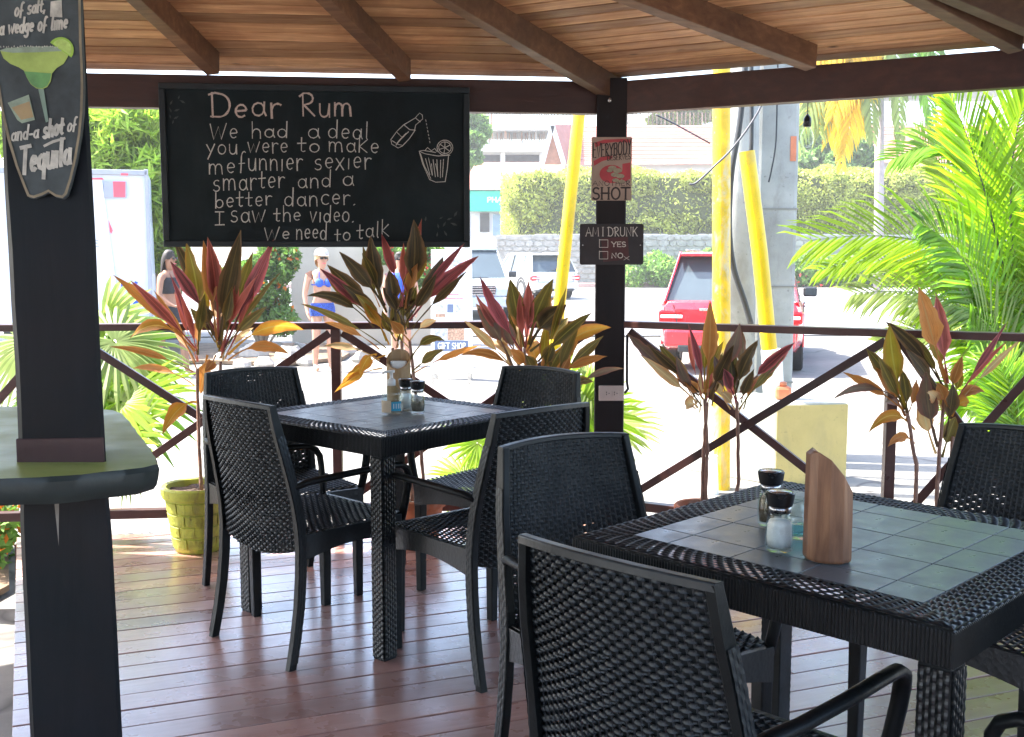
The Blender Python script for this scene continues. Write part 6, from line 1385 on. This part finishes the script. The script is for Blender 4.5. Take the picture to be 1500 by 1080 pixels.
# ================================================================== VEHICLES
def suv(name, label, paint, loc, heading, L=4.75, W=1.92, H=1.72, cat='suv'):
    """front towards +X; body shell, greenhouse with pillars, wheels, lamps, mirrors"""
    t = thing(name, label, cat, loc, heading); h = L / 2; w = W / 2; BELT = H * .60
    # lower body: stations along x -> cross section
    st = [(-h, .46, BELT - .12, .80), (-h + .06, .36, BELT - .02, .93), (-h + .35, .30, BELT + .02, 1.0), (-h + 1.1, .30, BELT, 1.0), (0, .28, BELT - .01, 1.0), (h - 1.7, .30, BELT - .03, 1.0), (h - 1.05, .30, BELT - .09, .99), (h - .35, .32, BELT - .18, .94), (h - .06, .38, BELT - .30, .84), (h, .46, BELT - .42, .74)]
    rows = []
    for x, zb, zt, k in st:
        ww = w * k; q = [(ww * .90, zb), (ww * .985, zb + .14), (ww, zb + (zt - zb) * .5), (ww * .985, zt - .09), (ww * .93, zt)]
        row = [(x, -y, z) for y, z in q] + [(x, y, z) for y, z in q[::-1]]; rows.append(row + [row[0]])
    b = MB(); b.grid(rows); b.add(rows[0][:-1], [tuple(range(10))]); b.add(rows[-1][:-1], [tuple(range(10))[::-1]])
    b.build('body', M[paint], t, auto=True, bevel=.012)
    # greenhouse
    rb, rt, ft, fb = -h + .16, -h + .62, .45, 1.18; yb, yt = w * .92, w * .74; ZT = H - .05
    corners = lambda x, y, z: [(x, -y, z), (x, y, z)]
    gb = MB(); A = [(rb, -yb, BELT - .02), (fb, -yb, BELT - .07), (fb, yb, BELT - .07), (rb, yb, BELT - .02)]; T = [(rt, -yt, ZT), (ft, -yt, ZT), (ft, yt, ZT), (rt, yt, ZT)]
    gb.add(A + T, [(0, 1, 5, 4), (1, 2, 6, 5), (2, 3, 7, 6), (3, 0, 4, 7), (4, 5, 6, 7)]); gb.build('window_glass', M['car_glass'], t)
    b = MB(); b.prism([(rt - .12, -yt - .015, ZT - .03), (ft + .10, -yt - .015, ZT - .03), (ft + .10, yt + .015, ZT - .03), (rt - .12, yt + .015, ZT - .03)], (0, 0, .06)); b.build('roof', M[paint], t, bevel=.025)
    b = MB(); b.prism([(rt - .26, -yt + .03, ZT - .02), (rt - .08, -yt, ZT + .0), (rt - .08, yt, ZT + .0), (rt - .26, yt - .03, ZT - .02)], (0, 0, .035)); b.build('spoiler', M[paint], t, bevel=.012)
    for s in (-1, 1):
        for nm, a, c, wd in (('rear_pillar', (rb - .005, s * (yb + .005), BELT - .06), (rt - .02, s * (yt + .012), ZT), .17), ('windscreen_pillar', (fb + .01, s * (yb + .005), BELT - .09), (ft + .02, s * (yt + .012), ZT), .07), ('centre_pillar', (-.15, s * (yb + .006), BELT - .06), (-.2, s * (yt + .012), ZT), .07), ('door_pillar', (-h + 1.25, s * (yb + .006), BELT - .06), (-h + 1.15, s * (yt + .012), ZT), .12)):
            b = MB(); b.beam(a, c, wd, .03, up=(0, s, .3)); b.build(nm, M[paint] if 'centre' not in nm else M['car_trim'], t, bevel=.008)
        b = MB(); b.beam((-h + .3, s * (yb * 1.005), BELT + .0), (fb, s * yb * 1.005, BELT - .05), .03, .03); b.build('belt_trim', M['car_trim'], t)
        b = MB(); b.beam((rt + .1, s * (yt - .06), ZT + .06), (ft - .1, s * (yt - .06), ZT + .06), .03, .03); b.build('roof_rail', M['steel'], t, bevel=.01)
        # mirror
        b = MB(); b.box((fb - .12, s * (w + .10), BELT + .02), (.12, .22, .16)); m_ = b.build('mirror', M['car_trim'], t, bevel=.035)
        b = MB(); b.box((fb - .183, s * (w + .11), BELT + .02), (.008, .17, .12)); b.build('mirror_glass', M['car_glass'], m_, bevel=.003)
        # rear lamp wraps the corner
        b = MB(); b.box((-h + .10, s * (w * .80), BELT - .22), (.20, .36, .17)); b.build('tail_lamp', M['tail_red'], t, bevel=.03)
        b = MB(); b.box((-h + .075, s * (w * .80), BELT - .22), (.17, .30, .045)); b.build('reverse_lamp', M['lamp_clear'], t, bevel=.01)
        b = MB(); b.box((-h + .02, s * w * .70, .50), (.07, .16, .06)); b.build('reflector', M['tail_red'], t, bevel=.01)
        b = MB(); b.box((h - .20, s * w * .68, BELT - .33), (.30, .40, .15)); b.build('headlamp', M['lamp_clear'], t, bevel=.04)
        b = MB(); b.box((h - .05, s * w * .62, .46), (.08, .20, .10)); b.build('fog_lamp', M['lamp_clear'], t, bevel=.02)
        for xx in (-h + .95, h - .95):
            wl = MB(); Mx = Matrix.Rotation(PI / 2, 4, 'X'); r_ = .365
            wl.lathe([(.20, -.11), (r_ - .03, -.115), (r_, -.09), (r_, .09), (r_ - .03, .115), (.20, .11)], (xx, s * (w - .11), r_), 28, M=Mx); w_ = wl.build('wheel', M['tyre'], t, auto=True)
            rm = MB(); rm.lathe([(.24, -.115), (.235, -.10), (.20, -.06), (.05, -.05), (.045, .05), (.20, .06), (.235, .10), (.24, .115)], (xx, s * (w - .11), r_), 24, M=Mx)
            for k in range(5): a = 2 * PI * k / 5; rm.beam((xx, s * (w - .005), r_), (xx + .22 * math.cos(a), s * (w - .005), r_ + .22 * math.sin(a)), .05, .03, up=(0, 1, 0))
            rm.build('rim', M['rim'], w_, auto=True)
            b = MB(); rows = []
            for k in range(13):
                a = PI * k / 12; rows.append([(xx + rr_ * math.cos(a), s * yy, r_ + rr_ * math.sin(a)) for rr_, yy in ((.37, w * .99), (.37, w + .012), (.46, w + .012), (.46, w * .99))])
            b.grid(rows); b.build('wheel_arch', M['car_trim'] if paint != 'car_red' else M[paint], t)
    for z0, y0, z1, y1 in ((BELT - .06, -.78, .62, -.70), (BELT - .06, .78, .62, .70)): b = MB(); b.beam((-h + .012, y0 * w, z0), (-h - .004, y1 * w, z1), .012, .012); b.build('tailgate_seam', M['car_trim'], t)
    b = MB(); b.beam((-h + .0, -.68 * w, .635), (-h + .0, .68 * w, .635), .014, .012); b.build('tailgate_seam', M['car_trim'], t)
    b = MB(); b.box((-h + .004, -.42, BELT - .27), (.03, .20, .03)); b.box((-h + .004, .48, BELT - .33), (.03, .14, .025)); b.build('badge', M['steel'], t, bevel=.004)
    b = MB(); b.box((-h + .30, 0, BELT + .34 * (H - BELT)), (.02, .02, .02)); 
    for s in (-1, 1):
        for x in (-.72, .38): b = MB(); b.beam((x, s * (w + .001), BELT - .05), (x, s * (w + .001), .42), .012, .008, up=(0, 1, 0)); b.build('door_seam', M['car_trim'], t)
        for x in (-.60, .50): b = MB(); b.box((x, s * (w + .018), BELT - .14), (.18, .025, .03)); b.build('door_handle', M['steel'], t, bevel=.008)
    b = MB(); b.box((-h - .01, 0, .50), (.16, W * .90, .26)); b.build('rear_bumper', M[paint], t, bevel=.05)
    b = MB(); b.box((-h - .045, 0, .36), (.10, W * .7, .10)); b.build('bumper_insert', M['car_trim'], t, bevel=.02)
    b = MB(); b.box((-h + .005, 0, BELT - .22), (.06, .52, .13)); b.build('licence_plate', M['lamp_clear'], t, bevel=.006)
    b = MB(); b.box((-h + .01, 0, BELT - .12), (.06, .8, .035)); b.build('chrome_strip', M['steel'], t, bevel=.006)
    b = MB(); b.beam((rb - .03, .1, BELT + .04), (rb + .06, -.34, BELT + .20), .02, .02); b.build('rear_wiper', M['car_trim'], t)
    b = MB(); b.box((h - .02, 0, .44), (.14, W * .88, .26)); b.build('front_bumper', M[paint], t, bevel=.05)
    g_ = MB(); g_.box((h - .05, 0, .72), (.10, .95, .26)); gr = g_.build('grille', M['car_trim'], t, bevel=.02)
    for k in range(4): b = MB(); b.box((h + .005, 0, .63 + k * .06), (.02, .92, .018)); b.build('grille_bar', M['steel'], gr)
    b = MB(); b.beam((h - 1.15, -.3, BELT - .075), (h - 1.1, .42, BELT - .06), .02, .02); b.build('front_wiper', M['car_trim'], t)
    return t
# heading is the direction the front points to
suv('parked_suv', 'red suv seen from behind just beyond the square post', 'car_red', (3.55, 16.75, GZ), R(90 - 15), 4.80, 1.94, 1.68)
suv('parked_suv', 'silver white suv seen from behind further down the road', 'car_white', (.70, 40.3, GZ + .02), R(90 + 22), 4.6, 1.9, 1.66)
suv('parked_suv', 'pale blue grey suv facing the viewer behind the gift shop sign', 'car_blue', (-1.20, 28.8, GZ + .02), R(-90 + 8), 4.9, 1.95, 1.80)
suv('parked_suv', 'distant pale suv below the pharmacy sign', 'car_blue', (-3.6, 60, GZ + .02), R(-80), 4.9, 1.95, 1.80)
# white box truck at the left
TY = 16.6; a = aty(216, 480, TY); c = aty(60, 250, TY); t = thing('box_truck', 'white box truck with a red logo and a letter E seen past the black post', 'truck', (a.x - .3, TY, GZ), R(17)); off = t.location
zt = aty(200, 250, TY).z; x1 = aty(214, 250, TY).x; x0 = x1 - 2.3
M['truck_white'] = simple('white_truck_panel', (.62, .68, .78), .35, .05, 1, 0); M['truck_white2'] = simple('bright_white_panel', (.78, .79, .80), .4, .04, 1, 0); M['truck_grey'] = simple('grey_truck_edge', (.35, .37, .42), .5, .1, 3, 0)
b = MB(); b.box(((x0 + x1) / 2, TY + 2.2, (zt + .25) / 2), (x1 - x0, 4.4, zt - .25)); b.build('box_body', M['truck_white'], t, off=off, bevel=.03)
b = MB(); b.prism([aty(60, 470, TY - .03), aty(177, 470, TY - .03), aty(150, 262, TY - .03), aty(60, 262, TY - .03)], (0, .02, 0)); b.build('door_panel', M['truck_white2'], t, off=off)
for xx in (x0 + .02, x1 - .02): b = MB(); b.box((xx, TY - .02, (zt + .25) / 2), (.06, .06, zt - .2)); b.build('corner_post', M['truck_grey'], t, off=off, bevel=.01)
b = MB(); b.box(((x0 + x1) / 2, TY - .02, zt - .03), (x1 - x0, .06, .08)); b.build('top_rail', M['truck_grey'], t, off=off, bevel=.01)
def flat(pts, mat, nm, dz=0): b = MB(); b.add([aty(x, y, TY - .04 - dz) for x, y in pts], [tuple(range(len(pts)))]); b.build(nm, mat, t, off=off)
M['logo_red'] = simple('pinkish_red_print', (.75, .10, .14), .5, .1, 3, 0)
flat([(153, 266), (184, 266), (184, 290), (153, 290)], M['truck_grey'], 'logo_panel'); flat([(165, 266), (182, 266), (182, 289), (166, 289)], M['logo_red'], 'logo_print', .004)
flat([(175, 254), (185, 254), (185, 257), (175, 257)], M['logo_red'], 'top_print', .03); flat([(132, 262), (150, 261), (153, 264), (134, 264)], M['logo_red'], 'stripe_print', .004); flat([(159, 322), (165, 338), (163, 343), (161, 340)], M['logo_red'], 'slash_print', .004)
ink = Ink(aty(139, 361, TY - .045), (1, 0, 0), (0, 0, 1), (0, -1, 0)); ink.text('E', 0, 0, .07, .09, .022); ink.build('letter_print', M['truck_grey'], t, off=off)
for q in ([(176, 416), (180, 415), (178, 424)], [(184, 432), (196, 412), (200, 414), (188, 436)], [(190, 452), (200, 430), (204, 438), (203, 458)]): flat(q, M['blue_cloth'], 'blue_print', .005)
for xx in (x0 + .3, x1 - .3):
    b = MB(); b.lathe([(.2, -.12), (.38, -.12), (.40, -.09), (.40, .09), (.38, .12), (.2, .12)], (xx, TY + .9, GZ + .40), 24, M=Matrix.Rotation(PI / 2, 4, 'Y')); w_ = b.build('wheel', M['tyre'], t, off=off, auto=True)
b = MB(); b.box(((x0 + x1) / 2, TY + 2.2, .12), (x1 - x0 - .3, 4.2, .2)); b.build('chassis', M['car_trim'], t, off=off)
b = MB(); b.box(((x0 + x1) / 2, TY + 5.3, .95), (2.1, 1.7, 1.9)); b.build('cab', M['truck_white2'], t, off=off, bevel=.12)
b = MB(); b.box(((x0 + x1) / 2, TY - .06, .02), (x1 - x0 - .1, .12, .12)); b.build('rear_bumper', M['truck_grey'], t, off=off, bevel=.02)

# ------------------------------------------------------------------ gift shop board
GY = 13.6; a = aty(632, 556, GY); a.z = GZ; t = thing('gift_shop_board', 'white standing gift shop board with small product pictures behind the railing', 'sign', a); off = a
zt = aty(660, 366, GY).z; wx = aty(691, 500, GY).x - a.x; tilt = .22
def GP(px_, py_, o=0): q = aty(px_, py_, GY); s = (q.z - GZ) / (zt - GZ); return Vector((q.x, GY + tilt * (s - 1) * 0 + tilt * s - .1 - o, q.z))
b = MB(); zlo = GZ + .12; b.prism([(a.x, GY - .08, zlo), (a.x + wx, GY - .08, zlo), (a.x + wx, GY - .1 + tilt, zt), (a.x, GY - .1 + tilt, zt)], (0, .025, 0)); b.build('front_board', M['white_paint'], t, off=off, bevel=.004)
b = MB(); b.prism([(a.x, GY + .45, zlo), (a.x + wx, GY + .45, zlo), (a.x + wx, GY - .06 + tilt, zt), (a.x, GY - .06 + tilt, zt)], (0, .025, 0)); b.build('rear_board', M['white_paint'], t, off=off, bevel=.004)
for xx in (.03, wx - .03):
    for yy in (-.1, .47): b = MB(); b.box((a.x + xx, GY + yy + .02, GZ + .07), (.04, .04, .14)); b.build('foot', M['steel'], t, off=off)
def gq(x0, y0, x1, y1, mat, nm, o=.004): b = MB(); b.add([GP(x0, y1, o), GP(x1, y1, o), GP(x1, y0, o), GP(x0, y0, o)], [(0, 1, 2, 3)]); b.build(nm, mat, t, off=off)
M['print_grey'] = simple('greyish_print', (.45, .46, .48), .6, .5, 30, 0); M['print_brown'] = simple('brown_picture_print', (.45, .27, .18), .6, .7, 40, 0); M['print_blue'] = simple('slate_blue_print', (.13, .17, .27), .6, .15, 10, 0); M['print_pink'] = simple('pink_heading_print', (.72, .28, .30), .6, .3, 60, 0)
gq(636, 436, 678, 438.5, M['print_pink'], 'heading_print'); gq(640, 430.5, 672, 433, M['print_pink'], 'heading_print')
for (x0, y0, x1, y1, mt) in ((637, 446, 650, 458, 'print_grey'), (655, 446, 664, 458, 'print_blue'), (667, 446, 676, 458, 'print_grey'), (638, 460, 652, 465, 'print_brown'), (636, 482, 655, 498, 'print_grey'), (656, 480, 680, 498, 'print_brown'), (660, 380, 676, 390, 'print_grey'), (664, 394, 678, 405, 'print_grey')): gq(x0, y0, x1, y1, M[mt], 'picture_print')
gq(637, 499, 686, 514, M['print_blue'], 'name_panel')
o_ = GP(642, 510.5, .01); e_ = GP(682, 510.5, .01); ink = Ink(o_, (1, 0, 0), (0, 0, 1), (0, -1, 0)); ink.text('GIFT SHOP', 0, 0, e_.x - o_.x, 8.5 * GY / F, .013); ink.build('name_lettering', M['white_paint'], t, off=off)

# ================================================================== PEOPLE
def skin_body(name, J, E_, mat, parent, sub=2):
    """J: name -> (x,y,z,r[,r2]); one continuous skinned surface"""
    ks = list(J); me = bpy.data.meshes.new(name); me.from_pydata([J[k][:3] for k in ks], [(ks.index(a), ks.index(b)) for a, b in E_], []); me.materials.append(mat)
    o = bpy.data.objects.new(name, me); COL.objects.link(o); o.parent = parent
    sk = o.modifiers.new('skin', 'SKIN'); lay = me.skin_vertices[0] if me.skin_vertices else None
    if lay is None:
        bm_ = __import__('bmesh').new(); bm_.from_mesh(me); bm_.verts.layers.skin.verify(); bm_.to_mesh(me); bm_.free(); lay = me.skin_vertices[0]
    for i, k in enumerate(ks): r_ = J[k][3]; lay.data[i].radius = (r_, J[k][4] if len(J[k]) > 4 else r_); lay.data[i].use_root = (k == 'pelvis')
    sk.use_smooth_shade = True; s = o.modifiers.new('sub', 'SUBSURF'); s.levels = sub; s.render_levels = sub
    return o
def person(label, loc, rz, H, skin, hair, walk=.0, armL=None, armR=None, hairlen=.1, head_turn=0, cap=False):
    t = thing('person', label, 'person', loc, rz); k = H / 1.70; w_ = walk
    J = {'pelvis': (0, 0, .93, .115, .135), 'waist': (0, 0, 1.06, .085, .115), 'chest': (.01, 0, 1.25, .10, .145), 'neckb': (0, 0, 1.40, .07, .10), 'neck': (.01, 0, 1.46, .045), 'head0': (.03, 0, 1.54, .066, .062), 'head1': (.025, 0, 1.62, .088, .076), 'head2': (.015, 0, 1.68, .060, .058)}
    E_ = [('pelvis', 'waist'), ('waist', 'chest'), ('chest', 'neckb'), ('neckb', 'neck'), ('neck', 'head0'), ('head0', 'head1'), ('head1', 'head2')]
    for s, nm, fw in ((1, 'L', w_), (-1, 'R', -w_)):
        J.update({'hip' + nm: (0, s * .09, .88, .095), 'knee' + nm: (fw * .55 + .02, s * .095, .49, .058), 'calf' + nm: (fw * .8 - .01, s * .095, .34, .055), 'ank' + nm: (fw - .02, s * .095, .08, .036), 'toe' + nm: (fw + .12, s * .10, .03, .036, .028)})
        E_ += [('pelvis', 'hip' + nm), ('hip' + nm, 'knee' + nm), ('knee' + nm, 'calf' + nm), ('calf' + nm, 'ank' + nm), ('ank' + nm, 'toe' + nm)]
        A = (armL if s > 0 else armR) or [(0, .20, 1.36), (-.02, .25, 1.10), (.05, .24, .87), (.09, .23, .80)]
        J.update({'sh' + nm: (A[0][0], s * A[0][1], A[0][2], .052), 'el' + nm: (A[1][0], s * A[1][1], A[1][2], .038), 'wr' + nm: (A[2][0], s * A[2][1], A[2][2], .025), 'ha' + nm: (A[3][0], s * A[3][1], A[3][2], .032, .016)})
        E_ += [('neckb', 'sh' + nm), ('sh' + nm, 'el' + nm), ('el' + nm, 'wr' + nm), ('wr' + nm, 'ha' + nm)]
        wr, ha = Vector(A[2]), Vector(A[3]); d = (ha - wr).normalized()
        for f_, (dx, ln) in enumerate(((-.022, .060), (-.008, .070), (.007, .066), (.020, .052))):
            p = Vector((ha.x + dx, s * ha.y, ha.z)); q = p + Vector((d.x, s * d.y, d.z)) * ln; J['f%d%s' % (f_, nm)] = (q.x, q.y, q.z, .0085); E_.append(('ha' + nm, 'f%d%s' % (f_, nm)))
        p = Vector((wr.x, s * wr.y, wr.z)) + Vector((d.x * .04 + .035, s * d.y * .04, d.z * .04)); J['th' + nm] = (p.x, p.y, p.z, .010); E_.append(('wr' + nm, 'th' + nm))
    J = {a: (v[0] * k, v[1] * k, v[2] * k) + tuple(r_ * k for r_ in v[3:]) for a, v in J.items()}
    skin_body('body', J, E_, M[skin], t)
    # nose, hair
    b = MB(); b.add([Vector(q) * k for q in ((.108, 0, 1.625), (.135, 0, 1.585), (.108, .016, 1.58), (.108, -.016, 1.58))], [(0, 2, 1), (0, 1, 3), (1, 2, 3)]); b.build('nose', M[skin], t, smooth=True)
    b = MB(); b.box((.108 * k, 0, 1.545 * k), (.012, .045, .010)); b.build('mouth', M['logo_red'], t, bevel=.003)
    for s in (-1, 1): b = MB(); b.lathe([(.001, -.006), (.016, -.004), (.018, 0), (.001, .006)], (.02 * k, s * .088 * k, 1.60 * k), 10, M=Matrix.Rotation(PI / 2, 4, 'X')); b.build('ear', M[skin], t, smooth=True)
    b = MB(); n, m = 18, 9; rows = []
    for i in range(m + 1):
        th = R(4 + 100 * i / m)
        rows.append([Vector(((.112 * math.sin(th) * math.cos(a) * (.72 if math.cos(a) > .3 and i > m * .55 else 1) + .005), .098 * math.sin(th) * math.sin(a), 1.63 + .108 * math.cos(th) - (hairlen * max(0, -math.cos(a)) * (i / m) ** 2))) * k for a in [2 * PI * j / n for j in range(n + 1)]])
    b.grid(rows); b.build('hair', M[hair], t, smooth=True)
    b = MB()
    for s in (-1, 1): b.box((.110 * k, s * .032 * k, 1.618 * k), (.014, .048, .030))
    b.box((.112 * k, 0, 1.625 * k), (.008, .03, .006)); b.build('sunglasses', M['shades'], t, bevel=.006)
    if cap:
        b = MB(); b.lathe([(.118 * k, 1.655 * k), (.115 * k, 1.69 * k), (.09 * k, 1.735 * k), (.04 * k, 1.757 * k), (.001, 1.76 * k)], (.005, 0, 0), 20, sy=.88); b.prism([Vector(q) * k for q in ((.09, -.075, 1.655), (.19, -.05, 1.645), (.20, 0, 1.648), (.19, .05, 1.645), (.09, .075, 1.655))], (0, 0, .008)); b.build('cap', M['cap_cloth'], t, smooth=True)
    return t, k
def wrap(t, k, prof, mat, name, yscale=1.0):
    """a garment tube around the body: (z, rx, ry, cx)"""
    b = MB(); n = 22; rows = [[Vector((cx + rx * math.cos(2 * PI * j / n), ry * math.sin(2 * PI * j / n), z)) * k for j in range(n + 1)] for z, rx, ry, cx in prof]
    b.grid(rows); return b.build(name, M[mat], t, smooth=True)
p = at(474, 544, GZ); t, k = person('woman in a bright blue bikini and pale cap standing in front of the beige wall', p, R(-62), 1.66, 'skin_a', 'blond', .06, cap=True, hairlen=.12, armL=[(0, .19, 1.37), (.03, .27, 1.14), (.20, .16, 1.02), (.26, .12, 1.0)])
wrap(t, k, [(.80, .118, .178, 0), (.86, .136, .190, 0), (.93, .134, .180, 0), (.985, .118, .160, 0)], 'blue_print', 'shorts')
for s in (-1, 1):
    b = MB(); b.lathe([(.062, 0), (.056, .022), (.036, .040), (.002, .048)], Vector((.085, s * .066, 1.27)) * k, 16, M=Matrix.Rotation(PI / 2, 4, 'Y')); b.build('bikini_cup', M['blue_cloth'], t, smooth=True)
    b = MB(); b.tube([Vector(q) * k for q in ((.10, s * .07, 1.31), (.06, s * .06, 1.42), (-.04, s * .03, 1.46))], .006, 6); b.build('strap', M['blue_cloth'], t)
wrap(t, k, [(1.235, .112, .158, .005), (1.25, .113, .159, .005)], 'blue_cloth', 'bikini_band')
p = at(252, 552, GZ); t, k = person('dark haired woman in a black top and skirt walking behind the tall ti plant', p, R(-15), 1.66, 'skin_b', 'hair', .20, hairlen=.30, armR=[(0, .19, 1.37), (.02, .27, 1.12), (.20, .24, .98), (.27, .22, .98)])
wrap(t, k, [(.52, .15, .19, .02), (.70, .15, .20, .01), (.86, .142, .196, 0), (.97, .122, .165, 0)], 'black_cloth', 'skirt'); wrap(t, k, [(1.14, .105, .140, .005), (1.24, .124, .168, .008), (1.33, .118, .160, .005), (1.36, .10, .15, .005)], 'black_cloth', 'top')
p = at(572, 552, GZ) + Vector((0, 1.4, 0)); t, k = person('person in a blue vest hidden behind the dark ti plant', p, R(-80), 1.64, 'skin_a', 'hair', .05, hairlen=.1)
wrap(t, k, [(.94, .130, .175, 0), (1.06, .108, .145, 0), (1.24, .128, .178, .008), (1.36, .112, .168, .005), (1.42, .075, .12, 0)], 'blue_cloth', 'vest'); wrap(t, k, [(.56, .125, .185, .01), (.80, .135, .190, 0), (.95, .125, .172, 0)], 'black_cloth', 'shorts')
# ================================================================== AIR
hz = MB(); hz.box((10, 50, 8), (190, 170, 19)); hm_ = bpy.data.materials.new('pale_air'); hm_.use_nodes = True; n = hm_.node_tree; n.nodes.remove(n.nodes['Principled BSDF'])
pv = n.nodes.new('ShaderNodeVolumePrincipled'); pv.inputs['Color'].default_value = (.93, .95, .97, 1); pv.inputs['Density'].default_value = .0013; pv.inputs['Anisotropy'].default_value = .2
n.links.new(pv.outputs[0], n.nodes['Material Output'].inputs['Volume'])
tag(hz.build('haze', hm_), kind='stuff')
